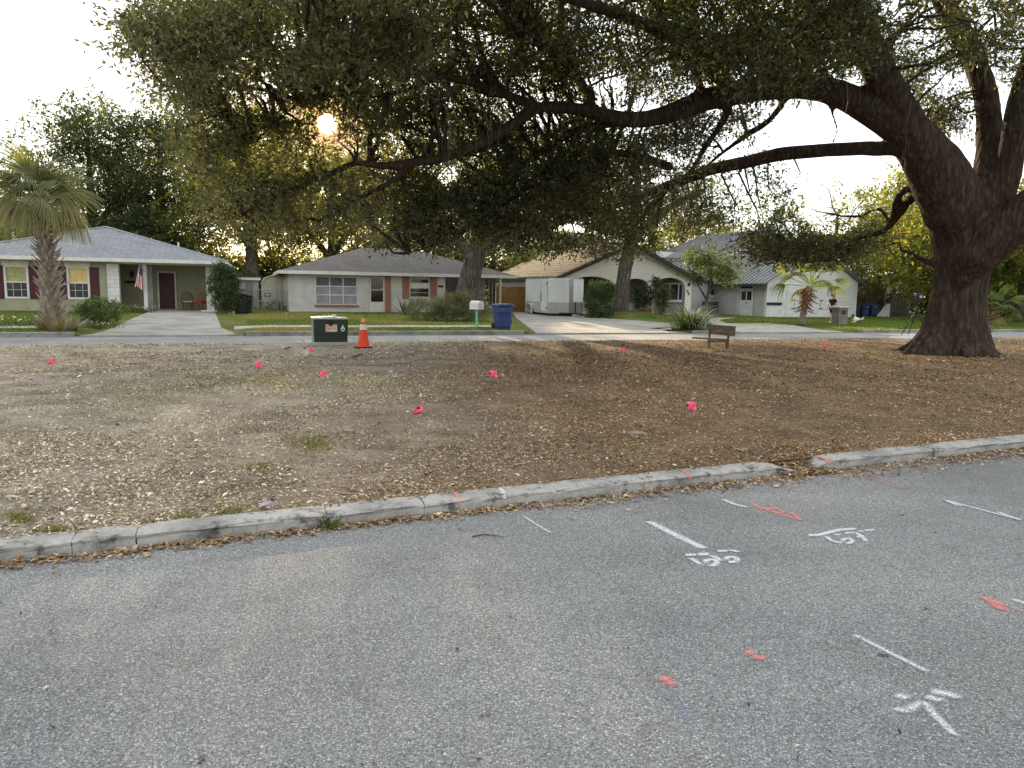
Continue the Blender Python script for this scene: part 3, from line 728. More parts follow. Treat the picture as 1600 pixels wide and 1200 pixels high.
for (a, b_, c, d), bm_ in ((WIN1, M_GLOWPANE2), (WIN2, M_GLOWPANE)):
    wf = h1.part('window', frame_rect(MB(), a, b_, c, d, 40.97, 41.1, 0.085), M_WHITE)
    mid = (c + d) / 2
    h1.part('meeting_rail', MB().box(a + 0.085, b_ - 0.085, 40.985, 41.09, mid - 0.03, mid + 0.03), M_WHITE, wf)
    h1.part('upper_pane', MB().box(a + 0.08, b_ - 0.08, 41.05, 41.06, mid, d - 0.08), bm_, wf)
    h1.part('lower_pane', MB().box(a + 0.08, b_ - 0.08, 41.06, 41.07, c + 0.08, mid), M_GLASS, wf)
    mm = MB()
    for k in (1, 2): x = a + (b_ - a) * k / 3; mm.box(x - 0.009, x + 0.009, 41.03, 41.049, c + 0.085, d - 0.085)
    for zz in (c + (mid - c) / 2 + 0.03, mid + (d - mid) / 2 - 0.02): mm.box(a + 0.086, b_ - 0.086, 41.032, 41.047, zz - 0.009, zz + 0.009)
    h1.part('muntins', mm, M_OFFWHITE, wf)
    hd = MB().box(a - 0.06, b_ + 0.06, 40.93, 40.998, d + 0.004, d + 0.15); hd.prism([(a - 0.06, d + 0.15), (b_ + 0.06, d + 0.15), (b_ + 0.13, d + 0.23), (a - 0.13, d + 0.23)], 40.90, 40.997)
    h1.part('header', hd, M_OFFWHITE, wf)
    for s0, s1 in ((a - 0.42, a - 0.03), (b_ + 0.03, b_ + 0.42)):
        sh = MB().box(s0, s1, 40.96, 40.997, c - 0.01, d - 0.01)
        for z0, z1 in ((c + 0.08, mid - 0.05), (mid + 0.05, d - 0.1)): frame_rect(sh, s0 + 0.05, s1 - 0.05, z0, z1, 40.945, 40.962, 0.03)
        h1.part('shutter', sh, M_SHUT)
dr = h1.part('door', MB().box(-4.74, -4.02, 43.44, 43.49, 0.26, 2.20), M_DOOR)
h1.part('door_frame', frame_rect(MB(), -4.84, -3.92, 0.2, 2.29, 43.40, 43.495, 0.085), M_OFFWHITE, dr)
for cx in (-4.56, -4.2):
    for z0, z1 in ((0.38, 0.98), (1.08, 1.72), (1.82, 2.06)):
        h1.part('door_panel', MB().bbox(cx - 0.125, cx + 0.125, 43.41, 43.45, z0, z1, 0.015), M_DOOR, dr)
h1.part('door_handle', MB().tube([(-4.08, 43.44, 1.2), (-4.08, 43.38, 1.2), (-4.16, 43.38, 1.2)], 0.018, 6), M_BLACK, dr)
lm = MB().lathe(-6.02, 43.40, [(0.02, 1.92), (0.06, 1.97), (0.085, 2.1), (0.1, 2.2), (0.03, 2.27), (0.015, 2.32)], 8); lm.box(-6.05, -5.99, 43.40, 43.495, 2.0, 2.12)
h1.part('wall_lamp', lm, M_BLACK)
h1.part('house_plaque', MB().box(-6.40, -5.80, 43.47, 43.498, 1.62, 1.76), M_BLACK)
h1.part('carport_floor', MB().box(-6.25, -1.85, 41.0, 43.48, 0.05, 0.262), M_CONC)

# ------------------------------------------------------------------ white block house
h2 = street_thing('block_house', 'white painted block house with brown hip roof, nine pane window and brick trim', 'house', 8.0, 42.5)
w2 = MB()
W9 = (3.22, 5.52, 0.62, 2.18); D2 = (6.18, 7.08, 0.22, 2.24); WB = (8.50, 9.68, 1.08, 2.16)
wall_u(w2, 1.8, 10.62, 0.0, 2.34, 42.5, 42.7, [W9, D2, WB])
w2.box(1.8, 2.0, 42.7, 51, 0, 2.34); w2.box(10.42, 10.62, 42.7, 46.5, 0, 2.34); w2.box(2.0, 14.2, 50.8, 51, 0, 2.34)
w2.box(10.62, 14.2, 46.3, 46.5, 0, 2.34)
h2.part('wall', w2, M_BLOCK)
h2.part('carport_slab', MB().box(10.63, 14.3, 42.5, 46.3, 0.05, 0.25), M_CONC)
rf = h2.part('roof', hip_roof(1.3, 14.85, 42.0, 52.2, 2.45, 5.1, 4.05), M_SHIN2)
h2.part('fascia', eave_trim(1.3, 14.85, 42.0, 52.2, 2.45, 0.17), M_WHITE, rf)
h2.part('soffit', MB().box(1.35, 14.8, 42.02, 42.49, 2.285, 2.33), M_OFFWHITE, rf)
wf = h2.part('window', frame_rect(MB(), *W9[:2], *W9[2:], 42.47, 42.6, 0.05), M_WHITE)
bars = MB(); pw = (W9[1] - W9[0] - 0.1) / 3; ph_ = (W9[3] - W9[2] - 0.1) / 3
for k in (1, 2):
    x = W9[0] + 0.05 + pw * k; bars.box(x - 0.025, x + 0.025, 42.485, 42.56, W9[2] + 0.05, W9[3] - 0.05)
    z = W9[2] + 0.05 + ph_ * k; bars.box(W9[0] + 0.05, W9[1] - 0.05, 42.49, 42.555, z - 0.025, z + 0.025)
h2.part('glazing_bars', bars, M_WHITE, wf)
for a in range(3):
    for c in range(3):
        x, z = W9[0] + 0.05 + pw * a, W9[2] + 0.05 + ph_ * c
        h2.part('pane', MB().box(x + 0.02, x + pw - 0.02, 42.535, 42.55, z + 0.02, z + ph_ - 0.02), M_DCURT if c == 2 else M_CURT, wf)
h2.part('brick_sill', MB().box(W9[0] - 0.04, W9[1] + 0.08, 42.42, 42.498, 0.50, 0.612), M_BRICK, wf)
h2.part('hose_tap', MB().tube([(4.6, 42.52, 0.42), (4.6, 42.42, 0.42), (4.6, 42.40, 0.36)], 0.02, 6), M_DTRIM)
dr = h2.part('door', MB().box(6.30, 7.0, 42.60, 42.64, 0.24, 2.16), M_DOOR)
sd_ = frame_rect(MB(), 6.2, 7.06, 0.23, 2.23, 42.49, 42.53, 0.085); sd_.box(6.285, 6.975, 42.495, 42.525, 0.31, 0.80); sd_.box(6.285, 6.975, 42.497, 42.523, 1.46, 1.50)
h2.part('screen_door', sd_, M_OFFWHITE, dr)
h2.part('screen', MB().box(6.28, 6.98, 42.535, 42.54, 0.8, 2.15), glassmat('storm_glass', (0.035, 0.014, 0.016), 0.08), dr)
h2.part('door_handle', MB().box(6.86, 6.94, 42.47, 42.49, 1.55, 1.59), M_WHITE, dr)
h2.part('doorstep', MB().bbox(6.0, 7.5, 42.0, 42.495, 0.08, 0.21, 0.015), M_CONC)
for a, b_, z0 in ((7.10, 7.40, 0.2), (8.08, 8.46, 1.0), (9.72, 10.12, 1.0)):
    h2.part('brick_pilaster', MB().box(a, b_, 42.44, 42.498, z0, 2.27), M_BRICK)
wf = h2.part('window', frame_rect(MB(), *WB[:2], *WB[2:], 42.47, 42.6, 0.045), M_OFFWHITE)
h2.part('pane', MB().box(WB[0] + 0.04, WB[1] - 0.04, 42.55, 42.56, WB[2] + 0.04, WB[3] - 0.04), M_GLASS, wf)
h2.part('sash_bar', MB().box(WB[0] + 0.045, WB[1] - 0.045, 42.49, 42.54, 1.60, 1.655).box(WB[0] + 0.045, WB[1] - 0.045, 42.50, 42.535, 1.34, 1.365), M_OFFWHITE, wf)
h2.part('blind', MB().box(WB[0] + 0.05, WB[1] - 0.05, 42.543, 42.548, 1.66, 1.92), M_OFFWHITE, wf)
h2.part('sill', MB().box(WB[0] - 0.05, WB[1] + 0.08, 42.40, 42.498, 0.985, 1.07), M_OFFWHITE, wf)
h2.part('house_plaque', MB().box(10.2, 10.5, 42.47, 42.498, 1.68, 1.80), M_BLACK)
scr = MB()                                                     # lattice screen closing the carport
for k in range(9):
    x = 11.95 + k * 0.22; scr.box(x, x + (0.10 if k % 3 else 0.05), 43.2, 43.26, 0.24, 2.34)
h2.part('carport_screen', scr, M_TAUPE)
rl = MB()
for z in (0.95, 1.25): rl.box(11.9, 13.9, 43.15, 43.19, z, z + 0.04)
h2.part('screen_rail', rl, M_DTRIM)
h2.part('post', MB().box(13.9, 14.0, 42.2, 42.3, 0.15, 2.28), M_OFFWHITE)
ir = MB()
for uu in (11.95, 12.2): ir.tube([(uu, 42.42, 0.2), (uu, 42.42, 2.28)], 0.02, 6)
for k in range(7): z = 0.35 + k * 0.29; ir.tube([(11.95, 42.42, z), (12.07, 42.42, z + 0.14), (12.2, 42.42, z + 0.28)], 0.012, 5)
h2.part('scroll_post', ir, pmat('rusty_iron', (0.30, 0.14, 0.09), (0.2, 0.1, 0.07), 6, 0.8))
h2.part('vent_pipe', MB().cyl(1.2 + 2.2, 45, 2.9, 3.5, 0.05), M_WHITE, rf)

# ------------------------------------------------------------------ cream stucco house with arched porch, metal roofed wing and garage
h3 = street_thing('stucco_house', 'cream stucco house with arched gable porch, tiled slope and metal roofed garage wing', 'house', 25.0, 40.0)
AP, EU0, EU1, ZE, ZA = 21.4, 16.85, 25.78, 2.46, 4.42
def arch(u0, u1, zs, zt, n=14): return [(u0 + (u1 - u0) * k / n, zs + (zt - zs) * math.sqrt(max(0, 1 - (2 * k / n - 1) ** 2))) for k in range(n + 1)]
def gable_top(u): return ZE + (ZA - ZE) * (1 - abs(u - AP) / (AP - EU0 if u < AP else EU1 - AP))
gw = MB(); arches = [(17.42, 20.42, 1.92, 2.46), (21.0, 22.72, 1.98, 2.40), (23.12, 25.3, 1.92, 2.50)]
cut = [EU0 + 0.08]
for a in arches: cut += [a[0], a[1]]
cut.append(EU1 - 0.03)
for k in range(len(cut) - 1):                                    # piers between the arches and the wall above each arch
    a, b_ = cut[k], cut[k + 1]
    if k % 2 == 0:
        us_ = [a] + ([AP] if a < AP < b_ else []) + [b_]
        gw.prism([(a, 0.0), (b_, 0.0)] + [(x, gable_top(x)) for x in us_[::-1]], 40.0, 40.28)
    else:
        pts_ = arch(*arches[k // 2])
        for (x0, z0), (x1, z1) in zip(pts_[:-1], pts_[1:]):
            ms = [x0, AP, x1] if x0 < AP < x1 else [x0, x1]
            for m0, m1 in zip(ms[:-1], ms[1:]):
                f = lambda x: z0 + (z1 - z0) * (x - x0) / (x1 - x0)
                gw.prism([(m0, f(m0)), (m1, f(m1)), (m1, gable_top(m1)), (m0, gable_top(m0))], 40.0, 40.28)
h3.part('gable_wall', gw, M_STUC)
h3.part('porch_low_wall', MB().box(21.0, 23.12, 39.96, 40.24, 0.0, 0.92), M_WHITE)
h3.part('porch_low_wall', MB().box(17.42, 20.42, 40.02, 40.24, 0.0, 0.92), M_WHITE)
bw_ = MB(); PW = (25.5, 27.0, 1.06, 2.2); GW2 = (28.95, 30.1, 1.42, 2.12)
wall_u(bw_, 16.95, 29.3, 0.0, 2.6, 43.0, 43.2, [PW])
h3.part('porch_wall', bw_, M_TAUPE)
h3.part('side_wall', MB().box(16.95, 17.2, 40.28, 52.5, 0, 2.44), M_STUC)
wv = MB()
wall_u(wv, 27.1, 30.35, 0.0, 2.45, 42.76, 42.98, [GW2])
h3.part('wing_wall', wv, M_GBLOCK)
h3.part('porch_floor', MB().box(17.2, 26.0, 40.28, 42.99, 0.05, 0.30), M_CONC)
for (a, b_, c, d), yv, nb in ((PW, 42.94, (0.34, 0.78)), (GW2, 42.72, (0.5,))):
    wf = h3.part('window', frame_rect(MB(), a, b_, c, d, yv, yv + 0.14, 0.06), M_WHITE)
    h3.part('pane', MB().box(a + 0.05, b_ - 0.05, yv + 0.08, yv + 0.09, c + 0.05, d - 0.05), M_GLASS, wf)
    for t in nb: x = a + (b_ - a) * t; h3.part('mullion', MB().box(x - 0.03, x + 0.03, yv + 0.02, yv + 0.075, c + 0.06, d - 0.06), M_WHITE, wf)
    h3.part('sill', MB().box(a - 0.06, b_ + 0.06, yv - 0.06, yv - 0.002, c - 0.10, c - 0.005), M_WHITE, wf)
lm = MB().lathe(25.52, 39.93, [(0.02, 2.0), (0.06, 2.03), (0.07, 2.17), (0.02, 2.23)], 8); lm.box(25.49, 25.55, 39.93, 39.998, 2.08, 2.14)
h3.part('wall_lamp', lm, M_BLACK)
for k, (dx, z) in enumerate(((-0.06, 1.72), (0.0, 1.62), (0.06, 1.52))):      # house number running down the pier; too small to read
    h3.part('house_number', frame_rect(MB(), 25.48 + dx, 25.56 + dx, z - 0.06, z + 0.06, 39.98, 39.998, 0.022), M_BLACK)
# tiled left slope: rows of barrel tiles running from ridge to eave over a dark pan
RISE = (ZA - ZE) / (AP - EU0)
def slope_z(u): return ZA + 0.06 - (AP - u) * RISE
def tile_row(v, rad=0.135, n=12):
    mb = MB(); u1 = EU0 - 0.36
    for k in range(n):                                           # courses lap over each other down the slope
        ua, ub = AP + (u1 - AP) * k / n, AP + (u1 - AP) * (k + 1) / n
        vs_ = []
        for u, lift, rr in ((ua, 0.015, rad * 0.9), (ub - 0.03, 0.05, rad)):
            for j in range(7):
                t = math.pi * j / 6; vs_.append((u, v - rr * math.cos(t), slope_z(u) + lift + rr * 0.75 * math.sin(t)))
        mb.add(vs_, [(j, j + 1, j + 8, j + 7) for j in range(6)] + [(7, 8, 9, 10, 11, 12, 13)])
    return mb
M_TILE = pmat('clay_tile', (0.56, 0.42, 0.24), (0.42, 0.29, 0.16), 3.5, 0.55, 20, 0.2, spec=0.5)
rf = h3.part('roof', MB().add([(AP, 39.55, slope_z(AP)), (EU0 - 0.36, 39.55, slope_z(EU0 - 0.36)), (EU0 - 0.36, 53.0, slope_z(EU0 - 0.36)), (AP, 53.0, slope_z(AP))], [(3, 2, 1, 0)]), pmat('tile_pan', (0.20, 0.13, 0.08), (0.13, 0.085, 0.055), 3, 0.8))
for k in range(31): h3.part('tile_row', tile_row(39.75 + k * 0.43), M_TILE, rf)
h3.part('right_slope', MB().add([(AP, 39.55, ZA + 0.10), (EU1 + 0.42, 39.55, ZE - 0.08), (EU1 + 0.42, 53, ZE - 0.08), (AP, 53, ZA + 0.10)], [(0, 1, 2, 3)]), M_DTRIM, rf)
for s in (-1, 1):
    ue = EU0 - 0.38 if s < 0 else EU1 + 0.42
    ze = ZA + 0.10 - abs(ue - AP) * (ZA - ZE) / (AP - EU0 if s < 0 else EU1 - AP)
    h3.part('rake_board', MB().prism([(AP, ZA + 0.09), (ue, ze - 0.01), (ue, ze - 0.22), (AP, ZA - 0.14)][::s], 39.52, 39.60), M_DTRIM, rf)
    h3.part('rake_soffit', MB().add([(AP, 39.6, ZA - 0.02), (ue, 39.6, ze - 0.12), (ue, 40.0, ze - 0.12), (AP, 40.0, ZA - 0.02)], [(0, 1, 2, 3)]), M_DTRIM, rf)
h3.part('eave_board', MB().box(EU0 - 0.42, EU0 - 0.36, 39.6, 53, 2.10, 2.24), M_DTRIM, rf)
# standing seam roofs
M_METAL = pmat('standing_seam_metal', (0.19, 0.195, 0.20), (0.145, 0.15, 0.155), 1.5, 0.5, metal=0.15, spec=0.5)
def seam_roof(name, a, b_, c, d, pitch_m, parent=None, m=M_METAL):
    """a->b along the eave, d->c along the ridge; seams run from eave to ridge"""
    a, b_, c, d = (np.array(x, float) for x in (a, b_, c, d))
    nn = np.cross(b_ - a, d - a); nn /= np.linalg.norm(nn)
    if nn[2] < 0: nn = -nn
    mb = MB(); mb.add([a, b_, c, d, a - nn * 0.05, b_ - nn * 0.05, c - nn * 0.05, d - nn * 0.05], [(0, 1, 2, 3), (7, 6, 5, 4), (0, 4, 5, 1), (1, 5, 6, 2), (2, 6, 7, 3), (3, 7, 4, 0)])
    r = h3.part(name, mb, m, parent); n_ = max(2, int(np.linalg.norm(b_ - a) / pitch_m)); e = (b_ - a) / np.linalg.norm(b_ - a) * 0.02
    for k in range(n_ + 1):
        p0 = a + (b_ - a) * k / n_; p1 = d + (c - d) * k / n_
        h3.part('seam', MB().add([p0 - e, p0 + e, p1 + e, p1 - e, p0 - e + nn * 0.05, p0 + e + nn * 0.05, p1 + e + nn * 0.05, p1 - e + nn * 0.05], [(4, 5, 6, 7), (0, 1, 5, 4), (1, 2, 6, 5), (2, 3, 7, 6), (3, 0, 4, 7)]), m, r)
    return r
GU0, GU1, GV = 29.3, 36.2, 37.5
RU = (GU0 + GU1) / 2; GZ = 2.46; RZ = GZ + (RU - GU0) * math.tan(math.radians(31))
gwall = MB()
gwall.box(GU0, GU0 + 0.2, GV + 0.002, 43.0, 0, 2.45)
h3.part('garage_side_wall', gwall, M_GBLOCK)
fw = MB().box(GU0 - 0.003, GU1, GV - 0.2, GV, 0, 2.40); fw.prism([(GU0 - 0.003, 2.40), (GU1, 2.40), (RU, RZ - 0.12)], GV - 0.2, GV)
h3.part('garage_front_wall', fw, M_LBLOCK)
h3.part('garage_far_wall', MB().box(GU1 - 0.2, GU1, GV, 50, 0, 2.4), M_LBLOCK)
seam_roof('garage_roof', (GU0 - 0.45, 44.5, GZ - 0.25), (GU0 - 0.45, 37.0, GZ - 0.25), (RU, 37.0, RZ), (RU, 44.5, RZ), 0.42)
seam_roof('garage_roof', (GU1 + 0.45, 37.0, GZ - 0.25), (GU1 + 0.45, 44.5, GZ - 0.25), (RU, 44.5, RZ), (RU, 37.0, RZ), 0.42)
h3.part('gutter', MB().box(GU0 - 0.53, GU0 - 0.45, 37.0, 44.0, GZ - 0.40, GZ - 0.24), M_DTRIM)
h3.part('downspout', MB().box(GU0 - 0.075, GU0 - 0.005, 40.0, 40.08, 0.15, 2.4), M_WHITE)
dw = h3.part('side_door', MB().box(GU0 - 0.03, GU0 - 0.002, 38.62, 39.82, 0.16, 2.26), M_LBLOCK)
h3.part('door_frame', MB().box(GU0 - 0.05, GU0 - 0.031, 38.54, 38.62, 0.16, 2.30).box(GU0 - 0.05, GU0 - 0.031, 39.82, 39.90, 0.16, 2.30).box(GU0 - 0.05, GU0 - 0.031, 38.62, 39.82, 1.84, 1.92), M_WHITE, dw)
h3.part('transom_pane', MB().box(GU0 - 0.045, GU0 - 0.031, 38.64, 39.80, 1.93, 2.24), M_GLASS, dw)
for a, b_ in ((38.72, 39.16), (39.28, 39.72)): h3.part('pane', MB().box(GU0 - 0.042, GU0 - 0.031, a, b_, 1.2, 1.74), M_GLASS, dw)
h3.part('door_handle', MB().box(GU0 - 0.07, GU0 - 0.031, 39.19, 39.24, 1.0, 1.08), M_BLACK, dw)
h3.part('wall_plaque', MB().box(29.32, 30.42, GV - 0.24, GV - 0.202, 0.93, 1.10), M_BLACK)
gd = h3.part('garage_door', MB().box(30.75, 35.2, GV - 0.235, GV - 0.202, 0.16, 2.16), M_WHITE)
for a in range(4):
    for c in range(4):
        x0, z0 = 30.80 + a * 1.09, 0.20 + c * 0.485
        h3.part('door_panel', MB().bbox(x0, x0 + 1.05, GV - 0.255, GV - 0.234, z0, z0 + 0.45, 0.012), M_LBLOCK, gd)
for x in (31.25, 33.35):
    for z in (1.22, 0.72): h3.part('strap_hinge', MB().box(x - 0.14, x + 0.14, GV - 0.272, GV - 0.256, z, z + 0.055), M_BLACK, gd)
    h3.part('pull_handle', MB().box(x + (0.04 if x < 33 else -0.07), x + (0.07 if x < 33 else -0.04), GV - 0.275, GV - 0.256, 0.88, 1.12), M_BLACK, gd)
# low metal roof over the wing, upper storey behind
seam_roof('wing_roof', (25.9, 42.35, 2.44), (30.6, 42.35, 2.44), (30.6, 48.2, 4.5), (25.9, 48.2, 4.5), 0.42)
up = MB().box(30.6, 40.0, 46.0, 54.0, 2.4, 4.3); up.prism([(30.6, 4.3), (40.0, 4.3), (35.6, 6.2)], 46.0, 46.2)
h3.part('upper_wall', up, M_WHITE)
seam_roof('upper_roof', (30.2, 54.4, 4.12), (30.2, 45.5, 4.12), (35.6, 45.5, 6.3), (35.6, 54.4, 6.3), 0.45)
seam_roof('upper_roof', (40.4, 45.5, 4.12), (40.4, 54.4, 4.12), (35.6, 54.4, 6.3), (35.6, 45.5, 6.3), 0.45)
dm = h3.part('dormer', MB().box(27.6, 29.0, 46.4, 48.5, 3.4, 4.0), M_WHITE)
h3.part('dormer_roof', MB().add([(27.4, 46.2, 4.02), (29.2, 46.2, 4.02), (29.2, 48.6, 4.3), (27.4, 48.6, 4.3), (28.3, 46.4, 4.42), (28.3, 48.6, 4.6)], [(0, 1, 4), (1, 2, 5, 4), (0, 4, 5, 3), (3, 2, 1, 0)]), M_METAL, dm)

# ------------------------------------------------------------------ garden shed, far houses
sh = street_thing('garden_shed', 'small cream clapboard shed with arched end behind the chain link gate', 'shed', 1.0, 50.0)
prof = [(0.45, 0.1), (2.15, 0.1), (2.15, 1.75), (1.9, 2.1), (1.3, 2.3), (0.7, 2.1), (0.45, 1.75)]
sh.part('wall', MB().prism(prof, 50.0, 53.0), pmat('shed_cream', (0.62, 0.58, 0.46), (0.54, 0.5, 0.39), 2, 0.7))
for k in range(13):
    z = 0.2 + k * 0.15; hw = 0.85 if z < 1.75 else 0.85 - (z - 1.75) * 0.7
    sh.part('siding_board', MB().box(1.3 - hw, 1.3 + hw, 49.965, 49.999, z, z + 0.12), MATS['shed_cream'])
sh.part('roof', MB().prism([(0.4, 1.72), (0.66, 2.14), (1.3, 2.36), (1.94, 2.14), (2.2, 1.72), (2.16, 1.72), (1.9, 2.1), (1.3, 2.31), (0.7, 2.1), (0.44, 1.72)], 49.85, 53.1), M_WHITE)
an = street_thing('lean_to', 'grey lean-to with flat roof beside the cream shed', 'shed', -0.4, 51.0)
an.part('wall', MB().box(-0.9, 0.3, 51.0, 53.5, 0.1, 1.95), M_GBLOCK); an.part('roof', MB().box(-1.0, 0.42, 50.8, 53.6, 1.96, 2.12), M_WHITE)
an.part('door', MB().box(-0.5, -0.05, 50.97, 50.998, 0.15, 1.8), M_TAUPE)

fh = Thing('modern_house', 'white box-like modern house behind the palm at far left', 'house', P(-20, 440, 75), 0.2)
fh.part('wall', MB().box(-8, 4.4, 0, 8, -2, 6.2), M_WHITE)
fh.part('flat_roof', MB().box(-8.3, 4.7, -0.3, 8.3, 6.2, 6.45), M_WHITE)
fh.part('dark_cladding', MB().box(-8.02, 2.2, -0.06, -0.002, 3.2, 5.6), pmat('dark_cladding', (0.12, 0.125, 0.14), (0.09, 0.095, 0.1), 1, 0.6))
fh.part('window', MB().box(2.8, 4.0, -0.05, -0.003, 3.4, 5.0), M_GLASS)
fh.part('porch_roof', MB().box(-8.3, 7.5, -3.0, -0.07, 2.5, 2.75), M_WHITE)
fb = Thing('brick_house', 'distant brick house with grey roof seen above the tiled slope', 'house', P(900, 440, 92), 0.3)
fb.part('wall', MB().box(-4, 6, 0, 8, -2, 4.3), M_BRICK)
fb.part('roof', MB().add([(-4.6, -.6, 4.3), (6.6, -.6, 4.3), (6.6, 8.6, 4.3), (-4.6, 8.6, 4.3), (-0.5, 4, 6.3), (2.5, 4, 6.3)], [(0, 1, 5, 4), (1, 2, 5), (2, 3, 4, 5), (3, 0, 4), (3, 2, 1, 0)]), M_SHIN2)
fb.part('window', MB().box(-1.2, 0.2, -0.04, -0.003, 2.6, 3.8), M_GLASS)
fb.part('fascia', MB().box(-4.65, 6.65, -0.66, -0.602, 4.1, 4.32), M_WHITE)

# ================================================================== trees
def barkmat(name, c0, c1, scale=6.0, reddish=(0.10, 0.055, 0.035)):
    m, n, l, b = nt(name)
    v = coords(n, l, True)
    mp = n.new('ShaderNodeMapping'); mp.inputs['Scale'].default_value = (1, 1, 0.28); l.new(v, mp.inputs['Vector'])
    vo = n.new('ShaderNodeTexVoronoi'); vo.inputs['Scale'].default_value = scale * 2.2; l.new(mp.outputs[0], vo.inputs['Vector'])
    f = noise(n, l, mp.outputs[0], scale * 2, 6, 0.7); g = noise(n, l, v, 1.1, 4)
    c = ramp(n, l, f, [(0.3, c0), (0.55, c1), (0.8, tuple(x * 1.5 for x in c1))])
    c = mixrgb(n, l, ramp(n, l, g, [(0.4, (0, 0, 0)), (0.7, (0.6, 0.6, 0.6))]), c, reddish)
    c = mixrgb(n, l, 0.6, c, ramp(n, l, vo.outputs['Distance'], [(0.1, (1.2, 1.2, 1.2)), (0.55, (0.35, 0.35, 0.35))]), 'MULTIPLY')
    l.new(c, b.inputs['Base Color']); b.inputs['Roughness'].default_value = 0.95; b.inputs['Specular IOR Level'].default_value = 0.1
    sub = n.new('ShaderNodeMath'); sub.operation = 'SUBTRACT'; l.new(f, sub.inputs[0]); l.new(vo.outputs['Distance'], sub.inputs[1])
    bump(n, l, b, sub.outputs[0], 1.0, 0.05)
    return m
M_BARK = barkmat('oak_bark', (0.028, 0.021, 0.016), (0.088, 0.066, 0.05), 5, (0.075, 0.042, 0.027))
M_BARK2 = barkmat('grey_bark', (0.08, 0.07, 0.062), (0.17, 0.15, 0.13), 4, (0.12, 0.085, 0.06))
M_LEAF = leafmat('oak_leaf', 0.46, 1.15, (0.97, 0.93, 0.34))
M_LEAF2 = leafmat('tree_leaf', 0.52, 1.3, (1.0, 0.92, 0.28))
M_BUSH = leafmat('bush_leaf', 0.30, 0.9, (1.0, 0.95, 0.4))
OAK = [(0.050, 0.060, 0.026), (0.064, 0.074, 0.031), (0.038, 0.047, 0.021), (0.082, 0.090, 0.037), (0.10, 0.10, 0.042), (0.046, 0.056, 0.030)]
LIGHT = [(0.095, 0.13, 0.026), (0.13, 0.155, 0.03), (0.075, 0.105, 0.024), (0.18, 0.175, 0.035), (0.22, 0.185, 0.04)]  # golden backlight is partly put into these yellower leaf tones
DARK = [(0.038, 0.058, 0.024), (0.052, 0.074, 0.030), (0.030, 0.046, 0.020), (0.066, 0.086, 0.034)]

SUNPX = (511, 194)
# openings in the canopy where the evening sky shows through: (x, y, rx, ry, share of leaves gone)
GAPS = [(511, 194, 18, 18, 1.0), (511, 205, 60, 45, 0.3), (1320, 196, 58, 28, 0.97), (1250, 182, 40, 14, 0.8), (1345, 262, 40, 22, 0.85), (1300, 330, 45, 40, 0.75), (1535, 118, 22, 26, 0.95), (1470, 128, 22, 22, 0.7), (1400, 140, 14, 20, 0.6), (1270, 300, 30, 50, 0.6), (952, 132, 28, 20, 0.75), (858, 190, 22, 10, 0.85), (1140, 235, 24, 20, 0.7), (1050, 250, 22, 12, 0.8), (1035, 282, 20, 7, 0.8), (890, 358, 28, 9, 0.9), (1180, 200, 30, 14, 0.6), (1390, 20, 24, 14, 0.7), (1460, 15, 14, 14, 0.7), (1545, 30, 20, 20, 0.6),
        (505, 222, 22, 8, 0.5), (700, 275, 16, 16, 0.8), (455, 180, 14, 8, 0.5), (462, 60, 18, 14, 0.5), (545, 40, 20, 20, 0.6), (548, 115, 14, 12, 0.6), (590, 130, 12, 8, 0.6), (410, 220, 12, 20, 0.6), (1100, 20, 10, 8, 0.5), (840, 120, 8, 10, 0.6), (380, 90, 16, 12, 0.5), (420, 135, 14, 8, 0.5), (1560, 150, 14, 12, 0.8), (1180, 330, 30, 30, 0.5), (1230, 360, 24, 20, 0.5)]
def hits_sun(pts):
    px, py = project(np.array(pts)); return bool((((px - SUNPX[0]) ** 2 + (py - SUNPX[1]) ** 2) < 17 ** 2).any())
def gap_keep(p, r):
    px, py = project(p); k = np.ones(len(p), bool)
    for x, y, rx, ry, s in GAPS:
        d = ((px - x) / rx) ** 2 + ((py - y) / ry) ** 2
        k &= ~((d < 1) & (r.uniform(0, 1, len(p)) < s))
    return k
